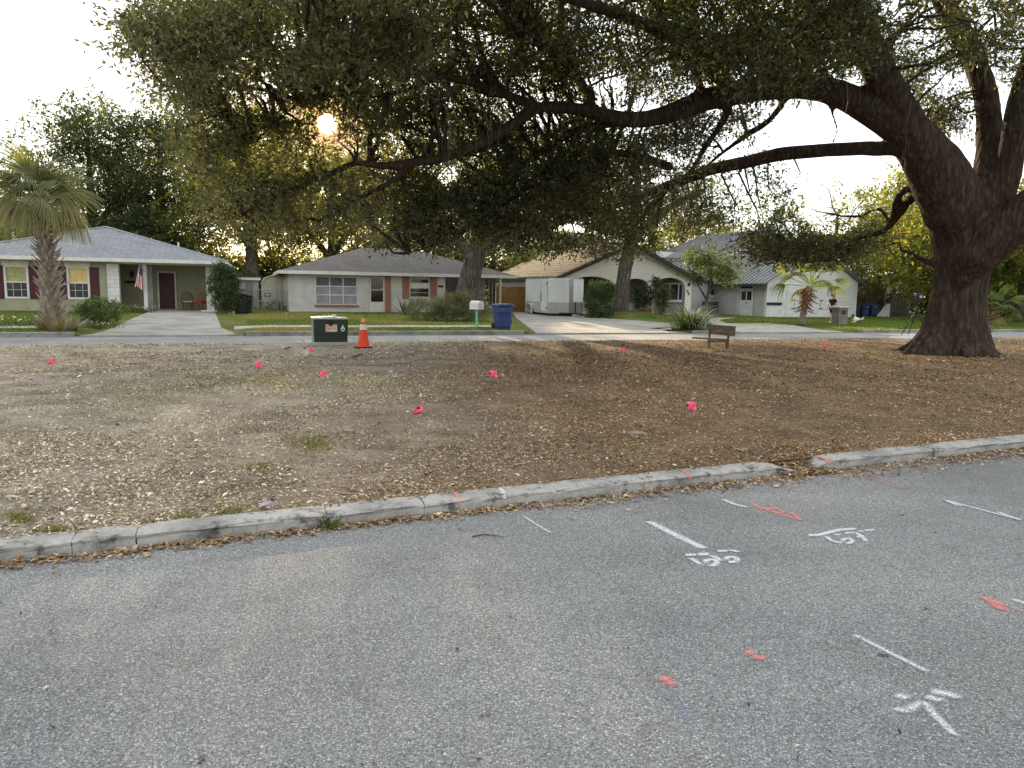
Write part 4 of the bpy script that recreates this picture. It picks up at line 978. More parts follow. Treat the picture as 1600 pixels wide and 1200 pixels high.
def leaf_cloud(c, rad, n_per, L, pal, r, flat=0.75, ratio=0.42, jit=0.13, gaps=True, droop=0.0):
    """leaves scattered in clumps round the centres c"""
    n = len(c) * n_per
    m_ = 6                                                          # sprays per clump; leaves sit along each spray
    sp = r.normal(0, 1, (len(c), m_, 3)); sp /= np.linalg.norm(sp, axis=2)[:, :, None]; sp[:, :, 2] *= flat
    which = r.integers(0, m_, n); ci = np.repeat(np.arange(len(c)), n_per)
    d = sp[ci, which] * (0.12 + 0.95 * r.uniform(0, 1, n) ** 0.75)[:, None]
    p = c[ci] + d * rad[ci][:, None] + r.normal(0, 0.10, (n, 3)) * rad[ci][:, None]
    tone = np.repeat(np.clip(r.normal(1, 0.22, len(c)), 0.5, 1.6), n_per) * np.clip(r.normal(1, 0.12, (len(c), m_)), 0.6, 1.4)[ci, which]
    if gaps:
        k = gap_keep(p, r); p, d, tone = p[k], d[k], tone[k]; n = len(p)
    a = d * 1.4 + r.normal(0, 0.6, (n, 3)); a[:, 2] -= droop; a /= np.linalg.norm(a, axis=1)[:, None]
    up = r.normal(0, 0.55, (n, 3)) + np.array([0, 0, 1.0]); b_ = np.cross(a, up); b_ /= np.linalg.norm(b_, axis=1)[:, None] + 1e-6
    nn = np.cross(b_, a)
    l_ = (L * r.uniform(0.65, 1.3, n))[:, None]; w = l_ * ratio * r.uniform(0.7, 1.2, (n, 1))
    v = np.stack([p, p + a * l_ * 0.5 + b_ * w * 0.5 + nn * w * 0.15, p + a * l_, p + a * l_ * 0.5 - b_ * w * 0.5 + nn * w * 0.15], 1).reshape(-1, 3)
    col = pick(pal, r, n, jit) * tone[:, None]
    return v, np.arange(4 * n).reshape(n, 4), np.repeat(np.clip(col, 0.008, 0.8), 4, axis=0)
def smooth_path(pts, rad, step=0.45, jit=0.0, r=None):
    """Catmull-Rom through control points; returns dense points and radii"""
    pts = [np.array(p, float) for p in pts]; P_ = [2 * pts[0] - pts[1]] + pts + [2 * pts[-1] - pts[-2]]
    out_, ro = [], []
    for k in range(len(pts) - 1):
        p0, p1, p2, p3 = P_[k:k + 4]; n = max(2, int(np.linalg.norm(p2 - p1) / step))
        for s in range(n):
            t = s / n
            q = 0.5 * ((2 * p1) + (-p0 + p2) * t + (2 * p0 - 5 * p1 + 4 * p2 - p3) * t * t + (-p0 + 3 * p1 - 3 * p2 + p3) * t ** 3)
            if jit and 0 < k + t: q = q + r.normal(0, jit, 3)
            out_.append(q); ro.append(rad[k] + (rad[k + 1] - rad[k]) * t)
    out_.append(pts[-1]); ro.append(rad[-1]); return out_, ro
def bark_fn(seed, amp=0.07, lobes=7):
    r = np.random.default_rng(seed); ph = r.uniform(0, 6.28, 4)
    return lambda i, th: 1 + amp * (0.5 * math.sin(lobes * th + ph[0] + 0.15 * i) + 0.35 * math.sin(3 * th + ph[1] + 0.3 * i) + 0.35 * math.sin((lobes * 2 + 1) * th + ph[2] + 0.5 * math.sin(i * 0.7)) + 0.25 * math.sin(i * 0.9 + ph[3] + 2 * th))

class Tree:
    def __init__(s, name, label, base, group=None, cat='tree'):
        s.t = Thing(name, label, cat, base, 0, tuple(base), group); s.base = np.array(base, float); s.limb_pts = []; s.r = np.random.default_rng(abs(hash(label)) % 1000 if False else sum(map(ord, label)))
        s.tw = MB(); s.lv = []
    def wood(s, name, pts, rad, m, sides=14, amp=0.07, jit=0.0, step=0.45, lobes=7, mb=None, attach=True):
        d, rr = smooth_path(pts, rad, step, jit, s.r)
        if attach: s.limb_pts += [p for p in d]
        q = (mb or MB()).tube(d, rr, sides, True, bark_fn(len(s.limb_pts), amp, lobes))
        if mb is None: return s.t.part(name, q, m, smooth=True)
    def boughs(s, ends, r0=0.06, m=None, start=0):
        """side branches from the nearest limb to each end point"""
        kd = kdtree.KDTree(len(s.limb_pts))
        for i, p in enumerate(s.limb_pts): kd.insert(p, i)
        kd.balance(); new = []
        for e in ends:
            co, _, dist = kd.find(e); co = np.array(co)
            if dist < 0.3: continue
            m1 = co + (e - co) * 0.4 + s.r.normal(0, 0.10 * dist, 3) + np.array([0, 0, 0.10 * dist]); m2 = co + (e - co) * 0.75 + s.r.normal(0, 0.07 * dist, 3)
            k = r0 * min(1.6, 0.5 + dist * 0.22)
            d, rr = smooth_path([co, m1, m2, e], [k, k * 0.7, k * 0.45, k * 0.2], 0.5)
            if hits_sun(d): continue
            s.tw.tube(d, rr, 5, False); new += d[2:]
        s.limb_pts += new
    def twigs(s, cs, rad=0.012, share=1.0):
        kd = kdtree.KDTree(len(s.limb_pts))
        for i, p in enumerate(s.limb_pts): kd.insert(p, i)
        kd.balance()
        for c in cs:
            if s.r.uniform() > share: continue
            co, _, dist = kd.find(c); co = np.array(co)
            if dist < 0.1 or dist > 4: continue
            mid = (co + c) / 2 + s.r.normal(0, 0.12 * dist, 3)
            if hits_sun([co + (mid - co) * k / 6 for k in range(7)] + [mid + (c - mid) * k / 6 for k in range(7)]): continue
            s.tw.tube([co, mid, c], [rad * (1 + dist * 0.35), rad, rad * 0.5], 3, False)
    def leaves(s, *a, **k): s.lv.append(leaf_cloud(*a, r=s.r, **k))
    def finish(s, m_leaf, m_wood, smooth_w=False):
        if s.tw.f: s.t.part('branches', s.tw, m_wood, kind='stuff')
        vs_, qs, cs, o_ = [], [], [], 0
        for v, q, c in s.lv: vs_.append(v - s.base); qs.append(q + o_); cs.append(c); o_ += len(v)
        o = link('crown', npmesh('crown', np.concatenate(vs_), np.concatenate(qs), np.concatenate(cs)), m_leaf, s.t.o); o['kind'] = 'stuff'
        return s

# ------------------------------------------------------------------ the great oak on the island
oakb = G(1480, 553, 0.14)
oak = Tree('live_oak', 'massive spreading oak with flared dark trunk and moss hung limbs on the island', oakb)
def pxr(w, Y): return w / 2 * Y / FPX
fused = MB()                                     # trunk and limbs, grown together into one surface below
def limb(name, lst, sides=16, amp=0.06, lobes=7, jit=0.0):
    pts = [P(x, y, Y) for x, y, Y, w in lst]; rad = [max(0.055, pxr(w * 0.92, Y)) for x, y, Y, w in lst]
    oak.wood(name, pts, rad, M_BARK, sides, amp, jit, 0.35, lobes, mb=fused)
def fuse(mb, voxel, rounds):
    me = bpy.data.meshes.new('fuse'); me.from_pydata(mb.v, [], mb.f); me.update()
    ob = bpy.data.objects.new('fuse', me); COL.objects.link(ob)
    md = ob.modifiers.new('r', 'REMESH'); md.mode = 'VOXEL'; md.voxel_size = voxel
    ms = ob.modifiers.new('s', 'SMOOTH'); ms.factor = 0.5; ms.iterations = rounds
    ev = ob.evaluated_get(bpy.context.evaluated_depsgraph_get()); out_ = bpy.data.meshes.new_from_object(ev)
    bpy.data.objects.remove(ob); return out_
Y0 = oakb[1]
# trunk with buttressed foot
tp = [P(1479, 560, Y0), P(1481, 545, Y0), P(1486, 522, Y0), P(1490, 495, Y0), P(1497, 450, Y0), P(1503, 415, Y0), P(1508, 385, Y0), P(1508, 350, Y0 + 0.05), P(1503, 312, Y0 + 0.1)]
tr_ = [pxr(w, Y0) for w in (134, 114, 94, 80, 74, 76, 87, 95, 84)]
d_, rr_ = smooth_path(tp, tr_, 0.10)
ph0 = oak.r.uniform(0, 6.28, 6)
def flare(i, th):
    t = math.exp(-i * 0.10)
    k = 1 + 0.30 * t * (math.sin(3 * th + ph0[0]) * 0.6 + math.sin(5 * th + ph0[1]) * 0.5)
    return k + 0.030 * math.sin(11 * th + ph0[2] + 0.05 * i) + 0.022 * math.sin(19 * th + ph0[3] - 0.09 * i) + 0.02 * math.sin(5 * th + 0.2 * i) + 0.012 * math.sin(31 * th + 0.3 * i + ph0[4])
fused.tube(d_, rr_, 72, True, flare)
oak.limb_pts += d_
ARCH = [(1505, 410, 18.45, 8), (1495, 335, 18.5, 96), (1470, 280, 18.4, 92), (1440, 232, 18.2, 78), (1405, 196, 18.0, 62), (1362, 172, 17.8, 50), (1310, 146, 17.6, 42), (1255, 136, 17.4, 40), (1200, 138, 17.2, 40), (1150, 146, 17.0, 40), (1098, 158, 16.9, 38), (1055, 175, 16.8, 34), (1012, 186, 16.7, 29), (970, 186, 16.6, 28), (927, 175, 16.5, 24), (885, 168, 16.4, 22), (842, 168, 16.3, 20), (811, 188, 16.2, 20), (754, 222, 16.0, 20), (697, 245, 15.9, 18), (655, 253, 15.8, 17), (598, 259, 15.7, 15), (556, 254, 15.6, 13), (513, 273, 15.5, 12), (476, 287, 15.4, 10), (430, 310, 15.3, 7), (380, 335, 15.2, 4)]
limb('limb', ARCH, 18)
limb('limb', [(1435, 238, 18.2, 34), (1400, 233, 18.3, 25), (1320, 233, 18.9, 24), (1225, 240, 19.6, 22), (1168, 253, 20.0, 21), (1112, 264, 20.3, 19), (1069, 281, 20.6, 17), (1027, 296, 20.9, 14), (990, 312, 21.2, 11), (930, 335, 21.5, 8), (870, 352, 21.8, 6), (800, 372, 22, 4)], 14)
limb('limb', [(1415, 190, 18.0, 56), (1392, 150, 17.6, 52), (1372, 110, 17.2, 50), (1356, 70, 16.8, 46), (1345, 30, 16.3, 40), (1330, -40, 15.6, 34), (1290, -140, 14.8, 26), (1230, -260, 14, 18)], 16)
limb('limb', [(1510, 400, 18.5, 8), (1530, 320, 18.6, 66), (1548, 270, 18.8, 52), (1547, 215, 19.0, 39), (1543, 162, 19.2, 37), (1524, 95, 19.4, 34), (1500, 48, 19.5, 34), (1475, 5, 19.6, 30), (1440, -80, 19.6, 24), (1400, -200, 19.5, 16)], 16)
limb('limb', [(1512, 400, 18.4, 8), (1545, 325, 18.5, 60), (1572, 275, 18.4, 44), (1584, 215, 18.2, 37), (1592, 160, 18.0, 34), (1610, 100, 17.7, 32), (1640, 20, 17.2, 36), (1690, -90, 16.6, 28), (1740, -220, 16, 18)], 16)
limb('limb', [(1498, 455, 18.4, 8), (1518, 405, 18.35, 78), (1548, 372, 18.1, 76), (1600, 335, 17.7, 70), (1670, 285, 17.2, 60), (1760, 240, 16.6, 46), (1880, 190, 16, 30)], 16)
limb('limb', [(1450, 300, 18.8, 22), (1428, 306, 19.3, 15), (1405, 335, 19.8, 13), (1380, 362, 20.2, 13), (1340, 372, 20.6, 12), (1305, 398, 21.0, 11), (1265, 408, 21.3, 10), (1220, 402, 21.6, 6)], 9)
limb('limb', [(1445, 298, 18.8, 16), (1415, 296, 19.2, 12), (1398, 320, 19.6, 11), (1392, 350, 20, 9), (1375, 326, 20.2, 8), (1345, 338, 20.5, 5)], 8)
limb('limb', [(1470, 412, 19.0, 18), (1445, 408, 19.6, 12), (1425, 396, 20, 8), (1408, 392, 20.4, 5)], 8)
limb('limb', [(1005, 190, 16.7, 22), (961, 192, 16.9, 18), (913, 200, 17.2, 15), (857, 228, 17.5, 13), (800, 275, 17.8, 11), (770, 315, 18, 8), (730, 352, 18.2, 6), (690, 372, 18.3, 4)], 9)
limb('limb', [(1050, 262, 18.9, 16), (980, 240, 18.6, 14), (913, 243, 18.4, 14), (857, 264, 18.2, 14), (811, 302, 18, 13), (768, 338, 17.8, 11), (735, 356, 17.6, 9), (690, 378, 17.4, 6), (640, 395, 17.2, 4)], 9)
limb('limb', [(1140, 170, 16.9, 16), (1120, 205, 17.3, 14), (1100, 232, 17.9, 12), (1078, 270, 18.5, 10), (1040, 300, 19, 7)], 8)
limb('limb', [(1225, 160, 17.4, 14), (1200, 190, 17.8, 13), (1168, 210, 18.3, 12), (1130, 238, 18.8, 9), (1100, 262, 19.2, 5)], 8)
limb('limb', [(928, 172, 16.5, 16), (918, 140, 16.3, 14), (900, 115, 16.1, 12), (870, 90, 15.8, 9), (820, 60, 15.4, 6)], 8)
limb('limb', [(1095, 150, 16.9, 18), (1088, 110, 16.6, 14), (1070, 70, 16.2, 12), (1030, 20, 15.6, 9), (980, -60, 14.8, 6)], 8)
limb('limb', [(1298, 168, 17.6, 9), (1303, 185, 17.7, 8), (1308, 205, 17.8, 7), (1300, 226, 17.9, 5)], 6)
limb('limb', [(842, 168, 16.3, 20), (770, 140, 15.6, 17), (690, 118, 15.0, 15), (600, 104, 14.5, 13), (510, 98, 14.0, 11), (420, 92, 13.6, 9), (330, 76, 13.3, 6), (240, 52, 13.0, 4)], 9)
limb('limb', [(1330, -40, 15.6, 30), (1180, -110, 13.6, 26), (980, -170, 11.8, 20), (760, -220, 10.6, 14), (560, -250, 10, 8)], 9)
limb('limb', [(1150, 146, 17.0, 24), (1050, 60, 15.0, 20), (900, 0, 13.4, 16), (740, -30, 12.4, 12), (600, -40, 11.8, 7), (480, -30, 11.5, 4)], 9)
limb('limb', [(655, 253, 15.8, 12), (600, 290, 15.8, 10), (560, 310, 15.8, 7), (500, 345, 15.8, 4)], 7)
limb('limb', [(700, 118, 15.0, 10), (600, 150, 15.0, 8), (540, 150, 15.2, 6), (470, 160, 15.2, 5), (400, 220, 15.2, 3)], 7)
for a, L_, r0 in ((3.3, 1.5, 0.22), (3.9, 1.2, 0.2), (4.5, 1.1, 0.18), (5.1, 1.3, 0.2), (5.75, 1.2, 0.2), (0.2, 1.3, 0.2), (1.2, 1.1, 0.18), (2.4, 1.2, 0.18)):   # surface roots running out from the foot
    q = [oakb + np.array([math.cos(a + w_) * d_s, math.sin(a + w_) * d_s, z_]) for d_s, z_, w_ in ((0.5, 0.40, 0), (0.82, 0.15, 0.05), (0.85 + L_ * 0.2, 0.02, 0.12), (0.85 + L_ * 0.42, -0.06, 0.08))]
    d2, r2 = smooth_path(q, [r0, r0 * 0.8, r0 * 0.55, r0 * 0.3], 0.12); fused.tube(d2, r2, 10, True, bark_fn(int(a * 10), 0.08))
wood_me = fuse(fused, 0.058, 4)
co = np.empty(len(wood_me.vertices) * 3, np.float32); wood_me.vertices.foreach_get('co', co); co = co.reshape(-1, 3)
nrm_ = np.empty(len(wood_me.vertices) * 3, np.float32); wood_me.vertices.foreach_get('normal', nrm_); nrm_ = nrm_.reshape(-1, 3)
th_ = np.arctan2(co[:, 1] - oakb[1], co[:, 0] - oakb[0] - 0.1) * 0.9                                       # furrowed bark relief on the trunk
fur = 0.022 * fbm2(th_ * 7 + 0.4 * co[:, 2], co[:, 2] * 0.9, 5, 3, 1.0) + 0.016 * fbm2(th_ * 16, co[:, 2] * 2.2, 6, 3, 1.0)
wood_me.vertices.foreach_set('co', (co + nrm_ * fur[:, None] - oak.base).astype(np.float32).ravel()); wood_me.update()
wood_me.materials.clear(); link('trunk', wood_me, M_BARK, oak.t.o, True)
# leafy masses: centre, half-size in the view, near and far distance, number of clumps
MASS = [(470, 0, 120, 60, 12.2, 16.6, 106), (300, 90, 70, 60, 12.2, 16.6, 67), (480, 190, 70, 45, 14.6, 16.6, 76), (1265, 398, 85, 24, 20.6, 22.2, 104), (1180, 395, 40, 20, 21.2, 22.2, 32), (900, 20, 330, 100, 13.8, 20.0, 589), (1200, 30, 200, 90, 13.8, 19.4, 399), (1420, 40, 190, 70, 15.4, 21.2, 247), (1180, 100, 120, 40, 15.0, 17.6, 120), (1560, 60, 90, 80, 16.6, 20.9, 114), (700, 60, 200, 90, 15.0, 18.9, 399), (760, 160, 200, 70, 16.6, 19.4, 336), (640, 190, 110, 60, 16.6, 18.7, 176), (980, 110, 140, 50, 16.6, 18.9, 152), (960, 250, 130, 45, 16.6, 20.1, 184), (850, 240, 110, 60, 16.6, 19.3, 208), (820, 320, 120, 52, 17, 21, 264), (730, 320, 110, 55, 16.6, 19.3, 224), (930, 330, 90, 40, 18, 22, 168), (650, 370, 75, 32, 16.6, 18.6, 96), (840, 375, 80, 26, 18, 22, 104), (960, 375, 60, 28, 19, 22, 72), (1060, 330, 70, 30, 19.5, 22, 72), (620, 290, 110, 50, 16.6, 18.6, 176), (560, 60, 120, 80, 12.2, 16.6, 243), (430, 60, 130, 75, 12.2, 16.6, 224), (320, 40, 100, 60, 12.2, 16.6, 126), (250, 30, 60, 40, 12.2, 16.6, 48), (400, 150, 120, 60, 14.6, 16.6, 178), (330, 220, 70, 60, 14.6, 16.6, 102), (430, 250, 110, 60, 14.6, 16.6, 178), (500, 320, 110, 45, 15, 16.5, 127), (380, 320, 70, 50, 14.6, 16.6, 85), (560, 160, 70, 60, 14.6, 16.6, 93), (290, 120, 50, 50, 12.2, 16.6, 48), (1250, 60, 120, 60, 15.0, 18.1, 171), (1290, 400, 55, 22, 20.5, 22, 66), (1340, 372, 50, 24, 20, 21.5, 57), (1180, 290, 90, 50, 19.5, 22, 48), (1230, 385, 40, 20, 21, 22.2, 40), (1400, 110, 60, 40, 18.2, 20.2, 57), (1440, 160, 60, 40, 18.5, 20, 47), (1470, 190, 40, 40, 18.5, 20, 28), (1130, 190, 80, 25, 17, 19, 48), (1060, 215, 50, 25, 17.5, 19, 48), (900, -300, 500, 120, 9, 20, 330), (1300, -260, 300, 120, 12, 20, 240), (1000, -170, 500, 120, 9, 20, 520), (1450, -130, 250, 120, 14, 20, 240), (650, -130, 260, 110, 8.5, 15, 260), (1050, -420, 520, 160, 8, 19, 300), (1700, 30, 80, 150, 15.4, 19.2, 114), (1750, 250, 100, 90, 18.2, 20.2, 95), (1240, 368, 60, 34, 20.2, 22, 90), (1170, 345, 60, 30, 20.2, 22.4, 60), (300, 60, 130, 45, 12.0, 13.2, 90), (560, 70, 120, 50, 12.0, 14, 110)]  # extra masses above the view are added to block skylight
allc = []
ends = []
for x, y, rx, ry, ya, yb, n in MASS:
    a = oak.r.uniform(0, 2 * np.pi, n); q = np.sqrt(oak.r.uniform(0, 1, n)); yy = oak.r.uniform(ya, yb, n)
    cs = np.array([P(x + rx * math.cos(t) * k, y + ry * math.sin(t) * k, Y) for t, k, Y in zip(a, q, yy)])
    cs = cs[cs[:, 2] > 2.6]
    allc.append(cs); ends += list(cs[:max(2, n // 10)])
oak.boughs(ends, 0.05)
allc = np.concatenate(allc)
allc = allc[gap_keep(allc, oak.r)]
oak.twigs(allc, 0.010, 0.6)
px_, py_ = project(allc)
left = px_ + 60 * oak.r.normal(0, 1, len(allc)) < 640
LEFTP = [(0.105, 0.115, 0.064), (0.13, 0.138, 0.078), (0.085, 0.095, 0.052), (0.155, 0.158, 0.088), (0.17, 0.16, 0.075)]  # paler leaf tones hold the brighter light on the crown's left side
oak.leaves(allc[~left], oak.r.uniform(0.34, 0.66, (~left).sum()), 42, 0.115, OAK, flat=0.7)
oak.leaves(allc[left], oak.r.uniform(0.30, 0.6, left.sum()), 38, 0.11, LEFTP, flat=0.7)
# hanging moss
def moss():
    r = np.random.default_rng(44); vs_, fs, o_ = [], [], 0
    spots = [(990, 50, 16, .9), (1175, 85, 15, 1.0), (1055, 175, 16.8, .6), (1035, 215, 17, .9), (1230, 145, 17.3, .35), (1262, 148, 17.4, .4), (1340, 70, 16.8, .9), (1440, 110, 18, .8), (1470, 130, 18.5, .6), (1500, 190, 19, .8), (1440, 185, 18.2, .7), (1430, 215, 18.1, .6), (1415, 150, 17.8, .5), (760, 170, 15.8, .6), (700, 190, 15.8, .8), (770, 345, 17.8, .7), (850, 260, 18.2, .7), (905, 240, 18.3, .6), (1000, 120, 16, .8), (1020, 100, 16, .7), (1110, 300, 20.4, .5), (1090, 200, 17.2, .7), (1340, 395, 20.8, .4), (1280, 385, 21, .5), (1530, 110, 19.2, .6), (1575, 95, 18, .6), (1210, 60, 15.5, .8), (940, 80, 15.5, .8), (690, 130, 15, .7), (1000, 300, 19, .6), (1005, 250, 18.5, .9), (1400, 60, 17, .7)]
    for x, y, Y, ln in spots:
        c = P(x, y, Y)
        for k in range(48):
            p = c + np.array([r.normal(0, .22), r.normal(0, .22), r.normal(0, .10)]); L = ln * r.gamma(3, .28) ; w = r.uniform(.003, .010); th = r.uniform(0, 3.14)
            a = np.array([math.cos(th), math.sin(th), 0]) * w; pr = None; n = 5
            for s in range(n + 1):
                q = p + np.array([r.normal(0, .035), r.normal(0, .035), -L * s / n]); ww = a * (1 - 0.7 * s / n)
                vs_ += [q - ww, q + ww]
                if s: b = len(vs_) - 4; fs.append((b, b + 1, b + 3, b + 2))
    v = np.array(vs_) - oak.base
    c = np.repeat(pick([(0.18, 0.175, 0.135), (0.13, 0.13, 0.10), (0.22, 0.21, 0.16)], r, len(v) // 2), 2, axis=0)
    o = link('hanging_moss', npmesh('hanging_moss', v, np.array(fs), c), leafmat('moss', 0.3, 0.5, (1, 0.95, 0.8), gloss=0.0), oak.t.o); o['kind'] = 'stuff'
moss()
oak.finish(M_LEAF, M_BARK)

# ------------------------------------------------------------------ generic round crowned tree from trunk path and crown masses
def crown_tree(name, label, base, trunk, limbs, masses, leaf_L, pal, m_leaf=M_LEAF2, m_bark=M_BARK2, n_per=36, rad=(0.5, 0.9), group=None, sides=12, amp=0.05, twig=0.5):
    """trunk: [(dx,dy,dz,r)...] from the base; limbs the same lists; masses: (dx,dy,dz,rx,ry,rz,clumps)"""
    t = Tree(name, label, base, group); b = t.base
    for nm, L_ in [('trunk', trunk)] + [('limb', x) for x in limbs]:
        t.wood(nm, [b + np.array(q[:3]) for q in L_], [q[3] for q in L_], m_bark, sides if nm == 'trunk' else 8, amp, 0, 0.5)
    cs, ends = [], []
    for dx, dy, dz, rx, ry, rz, n in masses:
        d = t.r.normal(0, 1, (n, 3)); d /= np.linalg.norm(d, axis=1)[:, None]; d *= (t.r.uniform(0.15, 1, n) ** 0.5)[:, None]
        d *= 1 + 0.18 * t.r.normal(0, 1, (n, 1))
        c = b + np.array([dx, dy, dz]) + d * np.array([rx, ry, rz]); c = c[c[:, 2] > b[2] + 0.4]; cs.append(c); ends += list(c[:max(2, n // 9)])
    t.boughs(ends, 0.06); cs = np.concatenate(cs); t.twigs(cs, 0.013, twig)
    t.leaves(cs, t.r.uniform(*rad, len(cs)), n_per, leaf_L, pal)
    return t.finish(m_leaf, m_bark)
def ground_at(x, Y):                                              # point on the lawn under photo column x at distance Y
    p = P(x, 460, Y); u, v = UV(p); return np.array([p[0], p[1], float(lawn_z(u, v)) - 0.05])

crown_tree('oak_tree', 'grey leaning oak trunk before the brick trimmed white block house', ground_at(722, 39.5),
           [(0, 0, -0.1, 0.85), (0.1, 0, 0.5, 0.66), (0.35, 0, 1.8, 0.56), (0.75, 0, 3.4, 0.5), (1.1, 0, 5.0, 0.42)],
           [[(0.75, 0, 3.2, 0.42), (2.4, -0.4, 5.2, 0.3), (4.4, -1, 6.8, 0.2), (6.2, -1, 7.8, 0.1)], [(1.0, 0, 4.6, 0.36), (-1.2, 0.6, 6.6, 0.26), (-3.4, 1, 8.0, 0.14), (-5.2, 1, 8.6, 0.08)], [(1.1, 0, 5, 0.36), (1.3, 0.6, 7.5, 0.24), (1.0, 1, 9.6, 0.1)], [(-0.0, 0, 0.2, 0.3), (0.45, -0.3, 1.8, 0.34), (0.3, -0.8, 3.4, 0.28), (-1.6, -1.6, 5.0, 0.18), (-3.2, -2, 5.6, 0.08)]],
           [(-3.5, 0, 7.6, 4.0, 3.5, 2.0, 230), (1.0, 1, 8.8, 4.2, 4, 2.4, 280), (5.0, 0, 7.6, 3.6, 3.5, 2.1, 220), (0.4, -1, 5.6, 3.5, 2.4, 1.3, 150), (-4.5, 0, 5.4, 2.6, 2.2, 1.0, 80), (4.8, -1, 4.7, 2.2, 2, 0.9, 70)], 0.17, OAK, M_LEAF)
crown_tree('oak_tree', 'straight brown trunked oak on the grass mound before the cream arched porch', ground_at(971, 42.0) + np.array([0, 0, 0.1]),
           [(0, 0, -0.3, 0.56), (0.02, 0, 0.4, 0.44), (0.1, 0, 1.8, 0.38), (0.3, 0, 3.4, 0.38), (0.5, 0, 4.6, 0.33)],
           [[(0.4, 0, 3.8, 0.3), (2.0, 0, 5.4, 0.22), (4.0, 0, 6.6, 0.12)], [(0.4, 0, 4.2, 0.28), (-1.4, 0, 5.6, 0.2), (-3.2, 0.4, 6.6, 0.1)], [(0.5, 0, 4.5, 0.3), (0.7, 0, 6.8, 0.2), (0.6, 0.3, 8.6, 0.08)]],
           [(0.4, 0, 7.0, 4.2, 3.6, 2.2, 260), (-2.8, 0, 6.2, 2.6, 2.6, 1.5, 120), (3.6, 0, 6.6, 2.6, 2.6, 1.5, 100), (0.2, -0.5, 4.7, 2.4, 1.8, 0.8, 70)], 0.17, OAK, M_LEAF)

# ------------------------------------------------------------------ trees beyond the houses
GRP = 'trees beyond the houses'
def back_tree(name, label, x, Y, ztop, wpx, pal, lean=0.0, clumps=420, low=0.12, leaf=0.30, npx=46):
    b = ground_at(x, Y); h = ztop; w = wpx * Y / FPX / 2
    masses = [(lean * h, 0, h * 0.60, w * 0.95, w * 0.8, h * 0.30, int(clumps * 0.5)), (lean * h - w * 0.45, -w * 0.2, h * 0.42, w * 0.55, w * 0.5, h * 0.24, int(clumps * 0.18)), (lean * h + w * 0.45, 0, h * 0.48, w * 0.55, w * 0.5, h * 0.24, int(clumps * 0.18)), (lean * h + w * 0.1, 0, h * 0.82, w * 0.5, w * 0.45, h * 0.16, int(clumps * 0.14))]
    r0 = 0.22 + 0.02 * h
    return crown_tree(name, label, b, [(0, 0, -0.1, r0 * 1.3), (0, 0, h * 0.15, r0), (lean * h * 0.6, 0, h * 0.4, r0 * 0.7), (lean * h, 0, h * 0.75, r0 * 0.2)],
                      [[(lean * h * 0.4, 0, h * 0.28, r0 * 0.6), (lean * h - w * 0.4, 0, h * 0.5, r0 * 0.3), (lean * h - w * 0.7, 0, h * 0.6, 0.04)], [(lean * h * 0.5, 0, h * 0.33, r0 * 0.6), (lean * h + w * 0.35, 0, h * 0.52, r0 * 0.3), (lean * h + w * 0.7, 0, h * 0.62, 0.04)]],
                      masses, leaf, pal, n_per=npx, rad=(0.6, 1.3), group=GRP, sides=10, twig=0.3)
back_tree('background_tree', 'tall loose crowned tree standing behind the blue-grey roof at left', 150, 58, 16.0, 270, DARK + OAK[:2], clumps=640)
back_tree('background_tree', 'dark dense tree behind the right end of the carport roof', 258, 62, 17.0, 250, DARK, clumps=640)
back_tree('background_tree', 'low dark bushy tree directly behind the blue-grey ridge', 205, 56, 7.2, 240, DARK, clumps=380)
back_tree('background_tree', 'far dark tree behind the palm crown at the left edge', 20, 64, 10.0, 190, DARK, clumps=260)
back_tree('background_tree', 'yellow-green backlit tree rising between the two left houses', 395, 57, 15.2, 250, LIGHT + OAK[:3], clumps=640)
back_tree('background_tree', 'olive backlit tree behind the left end of the brown roof', 520, 60, 12.8, 240, LIGHT, clumps=520)
back_tree('background_tree', 'dark green tree behind the middle of the brown roof', 640, 62, 7.8, 230, OAK, clumps=340)
back_tree('background_tree', 'olive tree behind the brown roof and wooden fence', 770, 64, 7.2, 200, OAK + LIGHT[:2], clumps=260)
back_tree('background_tree', 'yellow lit tree above the right slope of the cream gable', 1062, 66, 9.0, 190, LIGHT, clumps=320)
back_tree('background_tree', 'thin crowned tree above the metal roofed upper storey', 1180, 70, 11.0, 210, LIGHT[:3] + OAK[:2], clumps=150)
back_tree('background_tree', 'yellow-green tree overhanging the garage wing from behind', 1400, 58, 11.5, 240, LIGHT, clumps=460)
back_tree('background_tree', 'sparse sunlit tree above the garage ridge', 1300, 64, 11.0, 220, LIGHT, clumps=200)
back_tree('background_tree', 'golden backlit tree directly behind the great oak trunk', 1480, 46, 8.0, 240, LIGHT, clumps=480)
back_tree('background_tree', 'golden leafed tree at the right edge beyond the street', 1600, 44, 8.6, 240, LIGHT, clumps=480)  # golden tone is backlight held in the leaf palette
back_tree('background_tree', 'dim evergreen behind the right edge drive', 1570, 56, 6.0, 200, DARK, clumps=300)
leaning = ground_at(1403, 51)
crown_tree('leaning_tree', 'grey trunk leaning right beside the basketball hoop', leaning, [(0, 0, -0.1, 0.75), (0.25, 0, 1.0, 0.6), (0.9, 0, 3.0, 0.5), (1.5, 0, 5.0, 0.4)], [[(0.9, 0, 3, 0.35), (-0.8, 0, 4.6, 0.2), (-2.6, 0, 5.6, 0.08)]],
           [(0.5, 0, 6.2, 3.6, 2.6, 1.9, 170), (-2.5, -0.5, 4.6, 2.2, 1.6, 1.1, 90)], 0.2, LIGHT[:3] + OAK[:2], group=None)
